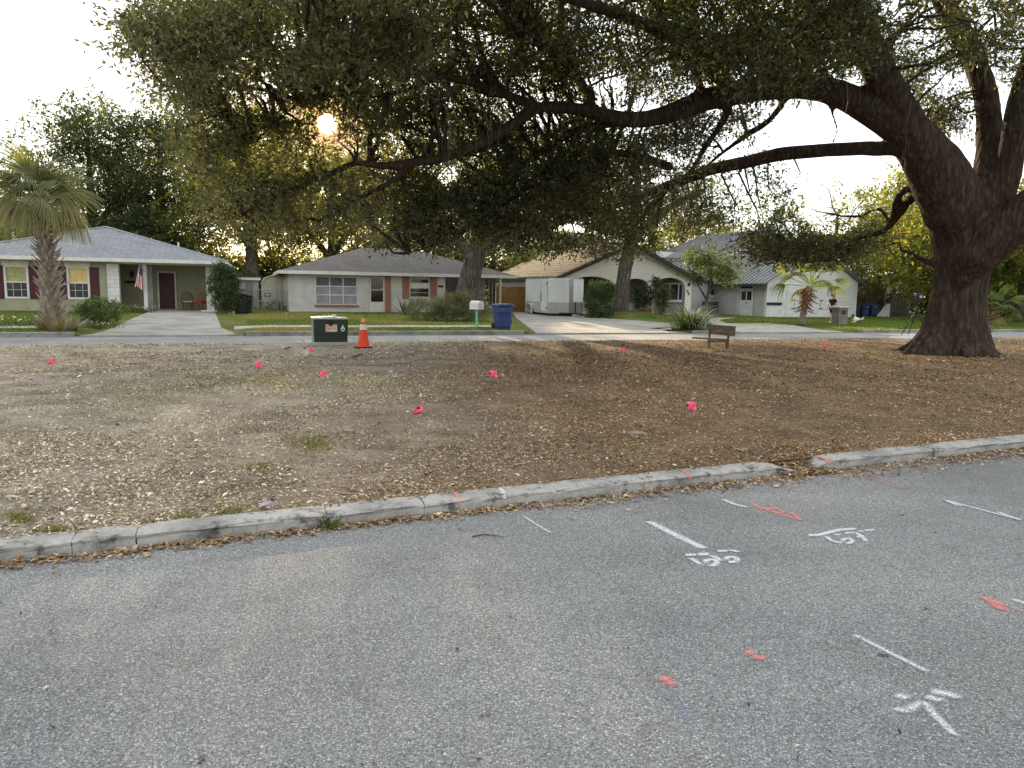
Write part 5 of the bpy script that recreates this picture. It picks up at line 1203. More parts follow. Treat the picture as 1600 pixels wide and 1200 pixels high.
crown_tree('garden_tree', 'small bushy tree with slim stem before the wing wall', ground_at(1107, 41.5), [(0, 0, -0.1, 0.10), (-0.1, 0, 0.9, 0.085), (0.05, 0, 1.8, 0.07), (0.1, 0, 3.0, 0.04)],
           [[(-0.1, 0, 1.1, 0.06), (-0.55, 0, 1.8, 0.05), (-0.9, 0, 2.5, 0.02)], [(0, 0, 1.4, 0.06), (0.6, 0, 2.2, 0.04), (1.0, 0, 2.7, 0.02)]],
           [(0.2, 0, 2.9, 1.55, 1.2, 0.95, 150), (-0.6, 0, 3.5, 1.0, 0.9, 0.7, 60), (1.0, 0, 2.4, 0.9, 0.8, 0.5, 50), (-0.5, 0, 2.2, 0.7, 0.7, 0.4, 25)], 0.11, [(0.05, 0.085, 0.03), (0.07, 0.11, 0.035), (0.1, 0.13, 0.03), (0.04, 0.065, 0.025)], n_per=34, rad=(0.22, 0.4))

for x, Y, w, h, lb in ((300, 63, 5, 5.5, 'dark thicket filling the gap right of the carport'), (410, 60, 5, 4.6, 'dark thicket behind the cream shed'), (480, 66, 6, 5.0, 'deep green thicket behind the left end of the brown roof'), (800, 62, 5, 4.2, 'dim thicket behind the wooden fence'), (880, 70, 6, 5.0, 'olive thicket above the tiled slope'), (1330, 60, 6, 4.0, 'dim thicket behind the grey fence boards'), (1450, 62, 6, 4.5, 'shaded thicket behind the great oak trunk'), (1530, 66, 6, 4.5, 'shaded thicket right of the great oak trunk'), (1660, 60, 7, 5, 'shaded thicket beyond the right edge of the street'), (1040, 72, 7, 5.5, 'olive thicket behind the cream gable')):
    b = ground_at(x, Y)
    crown_tree('thicket', lb, b, [(0, 0, -0.1, 0.12), (0.2, 0, h * 0.3, 0.09), (0.1, 0, h * 0.7, 0.03)], [], [(0, 0, h * 0.5, w, w * 0.5, h * 0.5, 150), (w * 0.5, 0, h * 0.35, w * 0.7, w * 0.4, h * 0.35, 70), (-w * 0.5, 0, h * 0.35, w * 0.7, w * 0.4, h * 0.35, 70)], 0.36, DARK + OAK[:2], n_per=28, rad=(0.5, 1.0), group='thickets behind the houses', sides=6, twig=0.2)

# ================================================================== palms and garden plants
PALM_G = [(0.11, 0.15, 0.035), (0.14, 0.17, 0.045), (0.09, 0.12, 0.03), (0.18, 0.18, 0.06)]
M_FROND = leafmat('palm_frond', 0.4, 1.0, (1.0, 0.9, 0.32))
M_BOOT = pmat('palm_boot', (0.48, 0.41, 0.33), (0.31, 0.255, 0.20), 6, 0.9)
M_BOOT2 = pmat('red_palm_boot', (0.26, 0.11, 0.05), (0.15, 0.06, 0.03), 6, 0.9)
M_PTRUNK = pmat('palm_trunk', (0.26, 0.22, 0.175), (0.15, 0.125, 0.10), 8, 0.95, 30, 0.6)
def frond_mesh(seed, pet=0.9, fan=1.0, n=34, droop=0.5, spread=2.2, pal=PALM_G, lw=0.034):
    """fan leaf pointing along +x: stalk plus drooping leaflets"""
    r = np.random.default_rng(seed); vs_, fs, cs = [], [], []
    base = np.array(pick(pal, r, 1, 0.1)[0])
    def addq(a, b, c, d, col):
        o = len(vs_); vs_.extend([a, b, c, d]); fs.append((o, o + 1, o + 2, o + 3)); cs.extend([col] * 4)
    for s in range(4):
        x0, x1 = pet * s / 4, pet * (s + 1) / 4; z0, z1 = -0.10 * (x0 / pet) ** 2, -0.10 * (x1 / pet) ** 2; w = 0.022 - 0.003 * s
        addq((x0, -w, z0), (x1, -w, z1), (x1, w, z1 + 0.01), (x0, w, z0 + 0.01), base * 1.1)
        addq((x0, 0, z0 - 0.02), (x1, 0, z1 - 0.02), (x1, 0, z1 + 0.02), (x0, 0, z0 + 0.02), base)
    for k in range(n):
        a = (k / (n - 1) - 0.5) * spread * 2 * 0.62 + r.normal(0, 0.03); L = fan * (0.72 + 0.28 * math.cos(a * 0.9)) * r.uniform(0.88, 1.08)
        d = np.array([math.cos(a), math.sin(a), 0.12 * math.cos(a * 1.4)]); sd_ = np.array([-math.sin(a), math.cos(a), 0]); prev = None
        col = base * r.normal(1, 0.14)
        for s in range(5):
            t = s / 4; p = np.array([pet, 0, -0.10]) + d * L * t * (1 - 0.12 * t * t) + np.array([0, 0, -droop * L * t ** 2.4]); w = lw * fan * (1 - t) ** 0.7 * (0.35 + min(1, t * 4) * 0.65) + 0.003
            cur = (p - sd_ * w, p + sd_ * w + np.array([0, 0, 0.012]))
            if prev: addq(prev[0], cur[0], cur[1], prev[1], col)
            prev = cur
    return npmesh('frond', np.array(vs_, float), np.array(fs), np.clip(np.array(cs), 0.01, 0.8))
def boot_mesh(L=0.30, w=0.075):
    mb = MB().add([(0, -w, 0), (0, w, 0), (L * 0.55, -w * 0.55, L * 0.55), (L * 0.55, w * 0.55, L * 0.55), (L * 0.8, -w * 0.25, L * 1.05), (L * 0.8, w * 0.25, L * 1.05), (0.03, 0, 0.09), (L * 0.5, 0, L * 0.68), (L * 0.74, 0, L * 1.1)],
                  [(0, 1, 3, 2), (2, 3, 5, 4), (0, 2, 7, 6), (1, 6, 7, 3), (2, 4, 8, 7), (3, 7, 8, 5)])
    me = bpy.data.meshes.new('boot'); me.from_pydata(mb.v, [], mb.f); me.update(); return me
def palm(name, label, base, h, r0, lean, nfr, pet, fan, boots, boot_m, bootL, seed, down=0.9, pal=PALM_G, lw=0.034, nl=34, dr=0.35):
    t = Thing(name, label, 'palm', base); r = np.random.default_rng(seed)
    axis = [np.array([lean[0] * s * s, lean[1] * s * s, h * s]) for s in np.linspace(0, 1, 12)]
    tk = MB().tube(axis, [r0 * (1.35 - 0.4 * min(1, s * 3)) for s in np.linspace(0, 1, 12)], 14, True, bark_fn(seed, 0.06))
    t.part('trunk', tk, M_PTRUNK, smooth=True)
    bm_ = boot_mesh(bootL); bm_.materials.append(boot_m)
    for k in range(boots[0]):
        s = boots[1] + (1 - boots[1]) * (k + 0.5) / boots[0]; a = k * 2.39996 + r.normal(0, 0.12); c = axis[min(11, int(s * 11))] * (1 - (s * 11 % 1)) + axis[min(11, int(s * 11) + 1)] * (s * 11 % 1)
        o = bpy.data.objects.new('boot', bm_); COL.objects.link(o); o.parent = t.o; o.location = tuple(c + np.array([math.cos(a), math.sin(a), 0]) * r0 * 0.85)
        o.rotation_euler = (r.normal(0, 0.12), boots[2] + r.normal(0, 0.16), a); q = r.uniform(0.75, 1.25); o.scale = (q, q, q)
    var = [frond_mesh(seed * 10 + j, pet, fan, nl, dr + 0.16 * j, 2.2, pal, lw) for j in range(4)]
    for m_ in var: m_.materials.append(M_FROND)
    top = axis[-1]
    for k in range(nfr):
        a = k * 2.39996 + r.normal(0, 0.15); e = (k + 0.5) / nfr            # young upright to old hanging
        el = math.radians(78 - (78 + 48 * down) * e ** 0.85) + r.normal(0, 0.10)
        o = bpy.data.objects.new('frond', var[min(3, int(e * 4))]); COL.objects.link(o); o.parent = t.o
        o.location = tuple(top + np.array([math.cos(a), math.sin(a), 0]) * r0 * 0.5 + np.array([0, 0, 0.25 - 0.3 * e])); o.rotation_euler = (r.normal(0, 0.25), -el, a); q = r.uniform(0.85, 1.12); o.scale = (q, q, q)
    return t
def on_lawn(x, y):
    p = G(x, y, 0.17)
    for _ in range(4):
        u, v = UV(p); p = G(x, y, float(lawn_z(u, v)))
    return p
palm('cabbage_palm', 'tall fan palm with shaggy criss-cross trunk on the verge at left', on_lawn(85, 516), 3.85, 0.185, (-0.26, 0.0), 30, 0.60, 1.0, (190, 0.02, 0.12), M_BOOT, 0.28, 3, 0.35, [(0.17, 0.19, 0.10), (0.21, 0.22, 0.125), (0.14, 0.155, 0.085), (0.24, 0.235, 0.13)], 0.016, 50, 0.55)
palm('fan_palm', 'short fan palm with rusty red leaf bases before the garage door', on_lawn(1253, 508), 1.85, 0.15, (0.26, 0), 20, 1.1, 0.9, (60, 0.38, 1.5), M_BOOT2, 0.30, 8, -0.1, [(0.20, 0.24, 0.05), (0.26, 0.29, 0.07), (0.16, 0.2, 0.045)], 0.03, 38, 0.28)
palm('fan_palm', 'pale distant fan palm behind the wooden fence and trailer', ground_at(818, 56), 2.6, 0.16, (0, 0), 20, 0.9, 1.1, (10, 0.7, 0.4), M_BOOT, 0.3, 12, 1.0)
palm('fan_palm', 'tall distant fan palm above the tiled slope', ground_at(872, 66), 4.9, 0.17, (0, 0), 24, 1.0, 1.2, (10, 0.8, 0.4), M_BOOT, 0.3, 13, 0.8)
palm('fan_palm', 'dry low palm with brown fronds right of the great oak', on_lawn(1546, 508), 0.7, 0.2, (0, 0), 18, 0.8, 0.8, (24, 0.2, 0.6), M_BOOT2, 0.3, 14, 0.5)

M_STEM = pmat('shrub_stem', (0.13, 0.095, 0.065), (0.08, 0.06, 0.04), 8, 0.95)
GREY_G = [(0.12, 0.14, 0.07), (0.15, 0.165, 0.085), (0.10, 0.115, 0.055), (0.19, 0.18, 0.10), (0.14, 0.125, 0.065)]
BOX = [(0.075, 0.12, 0.03), (0.10, 0.155, 0.035), (0.055, 0.09, 0.025), (0.14, 0.17, 0.04)]
DKB = [(0.045, 0.075, 0.035), (0.06, 0.095, 0.04), (0.035, 0.06, 0.028), (0.08, 0.11, 0.04)]
def bush(name, label, base, lobes, L, pal, n_per=40, rad=(0.12, 0.24), cat='shrub', group=None, stems=6, m=M_BUSH, dens=1.0, ratio=0.45):
    """lobes: (dx,dy,dz,rx,ry,rz,clumps); leaves sit in a shell so the inside stays dark"""
    t = Tree(name, label, base, group, cat); b = t.base; cs = []
    for dx, dy, dz, rx, ry, rz, n in lobes:
        n = int(n * dens); d = t.r.normal(0, 1, (n, 3)); d /= np.linalg.norm(d, axis=1)[:, None]; d *= t.r.uniform(0.55, 1.04, (n, 1))
        c = b + np.array([dx, dy, dz]) + d * np.array([rx, ry, rz]); cs.append(c[c[:, 2] > b[2] + 0.03])
    cs = np.concatenate(cs); st = MB(); mx = max(l_[2] + l_[5] for l_ in lobes); wx = max(abs(l_[0]) + l_[3] for l_ in lobes)
    for k in range(stems):
        e = cs[t.r.integers(0, len(cs))]; s0 = b + np.array([(e[0] - b[0]) * 0.35, (e[1] - b[1]) * 0.35, -0.03]); d, rr = smooth_path([s0, (s0 + e) / 2 + t.r.normal(0, 0.05, 3), e], [0.03, 0.02, 0.008], 0.3); st.tube(d, rr, 5, False)
    t.t.part('stems', st, M_STEM)
    t.leaves(cs, t.r.uniform(*rad, len(cs)), n_per, L, pal, gaps=False, ratio=ratio)
    t.lv = t.lv; vs_ = [v - b for v, q, c in t.lv]
    o = link('foliage', npmesh('foliage', vs_[0], t.lv[0][1], t.lv[0][2]), m, t.t.o); o['kind'] = 'stuff'
    return t
def blade_plant(name, label, base, n, L, w, pal, spread=0.9, r0=0.15, arch=1.0, cat='plant', group=None, seg=5, stiff=False, m=None, seed=1):
    """clump of strap leaves, each a part when few and big, else one mass"""
    t = Thing(name, label, cat, base, 0, (0, 0, 0), group); r = np.random.default_rng(seed); A_, F_, C_ = [], [], []
    for k in range(n):
        a = r.uniform(0, 6.283); tilt = spread * r.uniform(0.15, 1) ; l_ = L * r.uniform(0.6, 1.15); p = np.array([math.cos(a + r.normal(0, .5)), math.sin(a + r.normal(0, .5)), 0]) * r0 * r.uniform(0, 1)
        dirh = np.array([math.cos(a), math.sin(a), 0]); sd_ = np.array([-math.sin(a), math.cos(a), 0]); col = pick(pal, r, 1, 0.15)[0]; vs_, fs = [], []
        for s in range(seg + 1):
            u = s / seg; ang = tilt + (0 if stiff else arch * u * u); 
            if s: p = p + (dirh * math.sin(ang) + np.array([0, 0, math.cos(ang)])) * l_ / seg
            ww = w * (1 - u) ** 0.6 * (0.6 + 0.4 * min(1, 3 * u)) + 0.0015; vs_ += [p - sd_ * ww, p + sd_ * ww + np.array([0, 0, ww * 0.3])]
            if s: b = len(vs_) - 4; fs.append((b, b + 1, b + 3, b + 2))
        if n <= 40:
            o = link('leaf', npmesh('leaf', np.array(vs_), np.array(fs), np.tile(col, (len(vs_), 1))), m or M_BUSH, t.o)
        else:
            o_ = len(A_); A_ += vs_; F_ += [tuple(i + o_ for i in f) for f in fs]; C_ += [col] * len(vs_)
    if A_:
        o = link('foliage', npmesh('foliage', np.array(A_), np.array(F_), np.array(C_)), m or M_BUSH, t.o); o['kind'] = 'stuff'
    return t
bush('round_shrub', 'tall rounded dark shrub at the right corner of the carport', on_lawn(352, 490), [(0, 0, 1.35, 0.78, 0.75, 1.15, 190), (0.1, 0, 0.8, 0.75, 0.7, 0.75, 90), (-0.1, 0, 2.0, 0.5, 0.5, 0.5, 50)], 0.09, DKB, 42, (0.16, 0.28))
bush('clipped_shrub', 'broad rounded bright green shrub beside the shaggy palm', on_lawn(158, 507), [(0, 0, 0.48, 0.85, 0.7, 0.46, 230), (-0.4, 0.1, 0.45, 0.45, 0.5, 0.4, 70)], 0.05, BOX, 52, (0.09, 0.17))
bush('window_shrub', 'low dark shrub under the left maroon shuttered window', ground_at(28, 36.2), [(0, 0, 0.5, 0.7, 0.4, 0.5, 70), (-0.5, 0, 0.3, 0.4, 0.4, 0.3, 25)], 0.08, DKB, 36, (0.13, 0.22))
bush('window_shrub', 'dark shrub behind the palm trunk under the right shuttered window', ground_at(96, 36.4), [(0, 0, 0.55, 1.0, 0.4, 0.5, 90), (0.8, 0, 0.5, 0.6, 0.4, 0.4, 50)], 0.08, DKB, 36, (0.13, 0.22))
bush('lavender_hedge', 'long low grey-green shrub before the white block house', on_lawn(700, 502), [(-1.0, 0, 0.5, 1.05, 0.7, 0.5, 190), (0.2, 0.1, 0.62, 1.0, 0.7, 0.6, 200), (1.1, 0, 0.5, 0.8, 0.7, 0.5, 130), (0.6, 0.2, 0.95, 0.45, 0.4, 0.35, 50)], 0.085, GREY_G, 46, (0.13, 0.26), ratio=0.2)
bush('hedge', 'tall square dark green hedge at the nose of the trailer', ground_at(938, 38.6), [(0, 0, 0.9, 0.85, 0.7, 0.95, 200), (0.1, 0, 1.5, 0.75, 0.6, 0.55, 100), (-0.4, 0, 0.5, 0.5, 0.5, 0.5, 50)], 0.085, DKB[:3] + BOX[:2], 42, (0.15, 0.28))
bush('fence_weeds', 'low green weeds at the foot of the chain link gate', ground_at(432, 43.5), [(0, 0, 0.25, 0.9, 0.3, 0.3, 40)], 0.09, BOX, 30, (0.12, 0.22))
bush('thicket', 'brownish thicket behind the basketball hoop', ground_at(1375, 53), [(-1.5, 0, 1.6, 2.2, 0.8, 1.6, 160), (1.5, 0, 1.4, 1.8, 0.8, 1.4, 130)], 0.14, GREY_G[:3] + [(0.15, 0.09, 0.05)], 34, (0.3, 0.5))
bush('far_hedge', 'dark hedge across the far right edge of the street', ground_at(1585, 50), [(0, 0, 0.8, 3.4, 0.8, 0.8, 160), (3, 0, 0.9, 2, 0.8, 0.9, 80)], 0.14, DKB, 34, (0.3, 0.5))
bush('climber', 'leafy shrub against the fence left of the cream shed', ground_at(392, 50), [(0, 0, 1.3, 0.9, 0.6, 1.3, 110)], 0.13, OAK, 34, (0.25, 0.45))
for x, y, n, lb in ((632, 486, 34, 'dark spiky agave left of the brick framed window'), (690, 486, 30, 'dark spiky agave right of the brick framed window')):
    p = ground_at(x, 38.8); blade_plant('agave', lb, p, n, 1.25, 0.05, DKB, 1.15, 0.08, 0.35, seed=x)
blade_plant('lily_clump', 'big arching strap-leaved clump by the driveway behind the bench', on_lawn(1078, 514), 420, 1.35, 0.018, DKB + BOX[:2], 1.05, 0.45, 1.1, seed=5)
for x, y, lb in ((70, 516, 'dry reddish ornamental grass left of the palm foot'), (112, 516, 'olive ornamental grass right of the palm foot'), (94, 519, 'short brown grass tuft against the palm foot')):
    blade_plant('ornamental_grass', lb, on_lawn(x, y), 170, 0.62, 0.008, [(0.25, 0.12, 0.07), (0.2, 0.15, 0.07), (0.28, 0.22, 0.10), (0.14, 0.13, 0.05)] if x == 70 else [(0.2, 0.17, 0.07), (0.16, 0.15, 0.06), (0.26, 0.2, 0.1)], 0.95, 0.2, 0.6, seed=x)
# flower bed left of the palm
M_PETAL = attrmat('petal', 0.7)
def flowers(name, label, base, n, spread, h, pal, cat='flowers'):
    t = Thing(name, label, cat, base); r = np.random.default_rng(n + int(spread[0] * 100)); p = np.stack([r.normal(0, spread[0], n), r.normal(0, spread[1], n), r.uniform(h * 0.5, h, n)], 1)
    v, q, c = flakes(p, np.full(n, 0.035), np.full(n, 0.03), 0.6, pick(pal, r, n, 0.08), r); o = link('blossoms', npmesh('blossoms', v, q, c), M_PETAL, t.o); o['kind'] = 'stuff'
    g = np.stack([r.normal(0, spread[0], n * 14), r.normal(0, spread[1], n * 14), np.zeros(n * 14)], 1)
    v, q, c = blades(g, r.uniform(h * 0.3, h, n * 14), np.full(n * 14, 0.014), pick(BOX, r, n * 14), r, 0.4); o = link('foliage', npmesh('foliage', v, q, c), M_BUSH, t.o); o['kind'] = 'stuff'
    return t
flowers('flower_bed', 'low bed of pale yellow and white flowers at the left edge', on_lawn(22, 507), 70, (0.7, 0.9), 0.28, [(0.75, 0.72, 0.55), (0.7, 0.6, 0.2), (0.8, 0.8, 0.78)])
flowers('flower_patch', 'white flowers at the foot of the rounded bright green shrub', on_lawn(150, 512), 22, (0.35, 0.15), 0.2, [(0.8, 0.8, 0.78), (0.75, 0.7, 0.6)])
pl = flowers('pink_bromeliad', 'single pink flower spike at the driveway corner', on_lawn(154, 514), 3, (0.04, 0.04), 0.28, [(0.8, 0.12, 0.2)])
flowers('flower_patch', 'white and orange flowers at the foot of the carport post', ground_at(211, 35.8), 60, (0.35, 0.2), 0.42, [(0.78, 0.78, 0.8), (0.7, 0.7, 0.74), (0.6, 0.2, 0.06)])
# potted plants before the arches
M_TERRA = pmat('terracotta', (0.36, 0.15, 0.09), (0.26, 0.10, 0.06), 5, 0.85)
def potted(label, base, pr, ph, lobes, L, pal):
    t = bush('potted_tree', label, base, lobes, L, pal, 30, (0.14, 0.26), 'potted plant', stems=7)
    t.t.part('pot', MB()._lathe(base[0], base[1], [(pr * 0.7, base[2]), (pr * 0.95, base[2] + ph * 0.85), (pr * 1.08, base[2] + ph * 0.85), (pr * 1.08, base[2] + ph), (pr * 0.9, base[2] + ph), (pr * 0.88, base[2] + ph * 0.85)], 18), M_TERRA, smooth=False)
    return t
potted('wide leafy tree in a broad terracotta pot before the middle arch', W(22.2, 39.3, float(lawn_z(22.2, 39.3))), 0.42, 0.36, [(-0.1, 0, 1.25, 0.6, 0.5, 0.6, 60), (0.5, 0, 1.95, 0.3, 0.3, 0.35, 16), (-0.4, 0, 0.8, 0.4, 0.3, 0.4, 20)], 0.14, DKB + GREY_G[:2])
potted('slim leafy shrub in a small terracotta pot between the arches', W(23.35, 39.3, float(lawn_z(23.35, 39.3))), 0.24, 0.25, [(0, 0, 0.95, 0.4, 0.4, 0.65, 44), (0.2, 0, 1.5, 0.3, 0.3, 0.3, 16)], 0.13, GREY_G)
# weed growing at the kerb
blade_plant('kerb_weed', 'small leafy green weed growing at the foot of the near kerb', G(515, 824, 0.004), 38, 0.10, 0.011, BOX, 1.25, 0.06, 0.5, seed=9)

# ================================================================== things in the street and gardens
M_GALV = pmat('galvanised_steel', (0.42, 0.43, 0.44), (0.33, 0.34, 0.35), 6, 0.45, metal=0.7)
M_WOODF = pmat('orange_fence_board', (0.42, 0.235, 0.085), (0.32, 0.17, 0.06), 4, 0.85, 40, 0.3)
M_WOODG = pmat('grey_fence_board', (0.17, 0.155, 0.14), (0.12, 0.11, 0.10), 4, 0.9, 40, 0.3)
M_WOODB = pmat('weathered_bench_wood', (0.15, 0.115, 0.08), (0.085, 0.066, 0.046), 9, 0.92, 60, 0.5)
M_TGREEN = pmat('transformer_green', (0.022, 0.034, 0.024), (0.017, 0.026, 0.019), 2, 0.5)
M_TGREY = pmat('grey_side_paint', (0.22, 0.25, 0.22), (0.17, 0.19, 0.17), 3, 0.55)  # sides greyer and paler than the green front
M_ORANGE = pmat('cone_orange', (0.80, 0.07, 0.018), (0.72, 0.055, 0.014), 3, 0.5)
M_REFL = pmat('reflective_collar', (0.72, 0.68, 0.60), (0.62, 0.58, 0.50), 8, 0.45)
M_TIP = pmat('cone_tip', (0.72, 0.45, 0.20), (0.65, 0.36, 0.14), 8, 0.6)
M_PINK = pmat('pink_vinyl', (0.98, 0.15, 0.27), (0.92, 0.11, 0.23), 20, 0.5)
M_OFLAG = pmat('orange_vinyl', (0.85, 0.22, 0.08), (0.78, 0.18, 0.06), 20, 0.5)
M_BLUE = pmat('navy_plastic', (0.014, 0.038, 0.17), (0.011, 0.03, 0.13), 3, 0.42, spec=0.5)
M_RUBBER = pmat('rubber', (0.02, 0.02, 0.02), (0.014, 0.014, 0.014), 8, 0.85)
M_MINT = pmat('mint_paint', (0.25, 0.55, 0.40), (0.2, 0.46, 0.33), 5, 0.6)
M_TRWHITE = pmat('trailer_white', (0.82, 0.85, 0.85), (0.68, 0.72, 0.71), 1.2, 0.4, contrast=0.7)
M_TRGREY = pmat('trailer_aluminium', (0.60, 0.60, 0.59), (0.48, 0.48, 0.475), 1.6, 0.38, metal=0.25, contrast=0.7)
M_DIAM = pmat('diamond_plate', (0.38, 0.375, 0.37), (0.30, 0.295, 0.29), 18, 0.4, 120, 0.5, metal=0.5)
M_STONE = pmat('flat_stone', (0.30, 0.275, 0.24), (0.21, 0.195, 0.17), 6, 0.9, 40, 0.4)
M_STICK = pmat('dry_stick', (0.42, 0.34, 0.24), (0.24, 0.18, 0.12), 20, 0.9)
M_SKIN = pmat('skin', (0.52, 0.31, 0.22), (0.46, 0.27, 0.19), 12, 0.6)

# ---- utility transformer on its pad
R0 = ANG
tx = Thing('transformer_box', 'dark green utility transformer cabinet with warning labels on a concrete pad', 'transformer', G(518, 541, 0.13) + np.array([0, 0, 0.0]), R0)
tx.part('pad', MB().bbox(-0.62, 0.62, -0.02, 1.0, -0.08, 0.10, 0.02), M_CONC)
tx.part('lower_panel', MB().box(-0.41, 0.41, 0.10, 0.13, 0.10, 0.28), M_TGREEN)
fr_ = tx.part('front_door', MB().bbox(-0.42, 0.42, 0.08, 0.14, 0.285, 0.67, 0.008), M_TGREEN)
tx.part('body', MB().bbox(-0.415, 0.415, 0.13, 0.88, 0.10, 0.66, 0.01), M_TGREY)
tx.part('lid', MB().prism([(-0.44, 0.672), (0.44, 0.672), (0.44, 0.70), (0.0, 0.725), (-0.44, 0.70)], 0.07, 0.92), pmat('pale_lid', (0.55, 0.56, 0.48), (0.45, 0.46, 0.38), 3, 0.5))  # lid much paler than the front door
tx.part('lid_bolt', MB()._lathe(0.12, 0.5, [(0.06, 0.71), (0.06, 0.75), (0.02, 0.78)], 10), M_REFL)
tx.part('handle_recess', MB().box(-0.045, 0.045, 0.068, 0.079, 0.51, 0.61), M_RUBBER, fr_)
lb_ = tx.part('warning_label', MB().box(-0.13, 0.15, 0.072, 0.079, 0.36, 0.54), pmat('label_white', (0.72, 0.66, 0.56), (0.62, 0.56, 0.46), 20, 0.5), fr_)
for k, (a, b_, c, d, m_) in enumerate([(-0.125, 0.03, 0.475, 0.53, M_OFLAG), (0.04, 0.145, 0.50, 0.53, M_OFLAG), (-0.115, 0.02, 0.42, 0.432, M_RUBBER), (-0.115, 0.02, 0.445, 0.455, M_RUBBER), (-0.115, -0.01, 0.385, 0.393, M_RUBBER), (0.05, 0.135, 0.47, 0.478, M_RUBBER), (0.05, 0.12, 0.44, 0.448, M_RUBBER), (0.05, 0.135, 0.41, 0.418, M_RUBBER)]):
    o = tx.part('label_print', MB().box(a, b_, 0.0695, 0.0719, c, d), m_); 
dp = [(0.29 + 0.055 * math.sin(t) * (1 if t > 0.0 else 1), 0.42 - 0.055 * math.cos(t)) for t in np.linspace(-2.2, 2.2, 16)] + [(0.29, 0.535)]
o = tx.part('drop_emblem', MB().prism(dp, 0.073, 0.079), pmat('emblem_mint', (0.55, 0.70, 0.62), (0.5, 0.64, 0.57), 10, 0.5), fr_)
ey = [(0.29 + 0.034 * math.cos(t), 0.415 + 0.016 * math.sin(t)) for t in np.linspace(0, 6.0, 12)]
tx.part('emblem_eye', MB().prism(ey, 0.070, 0.0729), M_TGREEN)

# ---- traffic cone
cn_ = Thing('traffic_cone', 'orange traffic cone with white collar beside the transformer', 'traffic cone', G(568, 544, 0.14), 0.4)
cn_.part('base', MB().bbox(-0.19, 0.19, -0.19, 0.19, 0.0, 0.04, 0.012), M_RUBBER)
cn_.part('body', MB()._lathe(0, 0, [(0.150, 0.04), (0.140, 0.06), (0.088, 0.43), (0.0885, 0.431), (0.064, 0.585), (0.0645, 0.586), (0.055, 0.64), (0.03, 0.64)], 28), M_ORANGE, smooth=False)
cn_.part('collar', MB()._lathe(0, 0, [(0.0935, 0.45), (0.0705, 0.575), (0.066, 0.575), (0.086, 0.45)], 28), M_REFL)
cn_.part('tip', MB()._lathe(0, 0, [(0.0575, 0.622), (0.046, 0.70), (0.036, 0.715), (0.02, 0.70)], 20), M_TIP)

# ---- survey flags
def survey_flag(x, yb, hpx_top, label, shape, m, zf, grp):
    p = G(x, yb, 0.13)
    for _ in range(3): u, v = UV(p); p = G(x, yb, float(zf(u, v)))
    h = hpx_top * p[1] / FPX; t = Thing('survey_flag', label, 'flag', p, 0, group=grp)
    t.part('wire', MB().tube([(0, 0, -0.03), (0.004, 0, h * 0.5), (0.0, 0.004, h)], 0.0022, 5), M_GALV)
    s = 0.125 if shape == 'tri' else 0.11; r = np.random.default_rng(x); n = 5; vs_, fs = [], []
    out_ = {'square': [(0, 0), (1, -0.1), (1.05, -0.95), (0.08, -1)], 'tri': [(0, 0.15), (0.12, -0.9), (-0.95, -1.05), (-0.85, -0.95)], 'left': [(0, 0), (-0.9, -0.25), (-1.0, -1.0), (-0.05, -1)], 'crumple': [(0, 0), (0.7, 0.05), (0.4, -0.8), (-0.5, -1.0)]}[shape]
    a, b_, c, d = (np.array(q) for q in out_)
    for i in range(n + 1):
        for j in range(n + 1):
            q = (a * (1 - i / n) + b_ * (i / n)) * (1 - j / n) + (d * (1 - i / n) + c * (i / n)) * (j / n)
            vs_.append((q[0] * s, 0.014 * math.sin(i * 1.7 + x) + 0.01 * math.sin(j * 1.3 + i), h + q[1] * s))
    for i in range(n):
        for j in range(n): k = i * (n + 1) + j; fs.append((k, k + 1, k + n + 2, k + n + 1))
    o = t.part('flag', MB().add(vs_, fs), m, smooth=True); md = o.modifiers.new('thick', 'SOLIDIFY'); md.thickness = 0.0012
    t.part('flag_print', MB().box(-0.012 if shape == 'square' else -0.05, 0.02 if shape == 'square' else -0.02, -0.022, -0.02, h - 0.06, h - 0.035), M_SHUT) if shape in ('tri', 'square') and yb > 600 else None
    return t
PG = 'pink survey flags on the island'
for x, yb, hp, lb, sh_ in [(80, 578, 18, 'pink wire flag at the far left of the island', 'crumple'), (398, 584, 20, 'pink wire flag left of the yellow chip patch', 'square'), (503, 602, 24, 'pink wire flag on the yellow chip patch', 'crumple'), (490, 556, 14, 'pink wire flag at the corner of the transformer pad', 'left'), (765, 604, 26, 'square pink wire flag in the middle of the island', 'square'), (659, 667, 38, 'pink triangular wire flag nearest the viewer, left of centre', 'tri'), (1072, 656, 30, 'pink wire flag right of centre above the near kerb', 'square'), (972, 560, 17, 'pink wire flag left of the wooden bench', 'crumple'), (1285, 554, 18, 'pink wire flag right of the wooden bench', 'square')]:
    survey_flag(x, yb, hp, lb, sh_, M_PINK, isl_z, PG)
OG = 'orange survey flags on the lawns'
for x, yb, hp, lb in [(365, 497, 10, 'orange wire flag on the lawn edge by the carport drive'), (365, 515, 12, 'orange wire flag on the verge beside the carport drive'), (447, 498, 10, 'orange wire flag on the lawn before the block house'), (43, 489, 9, 'orange wire flag in the flower bed under the left window')]:
    survey_flag(x, yb, hp, lb, 'crumple', M_OFLAG, lawn_z, OG)

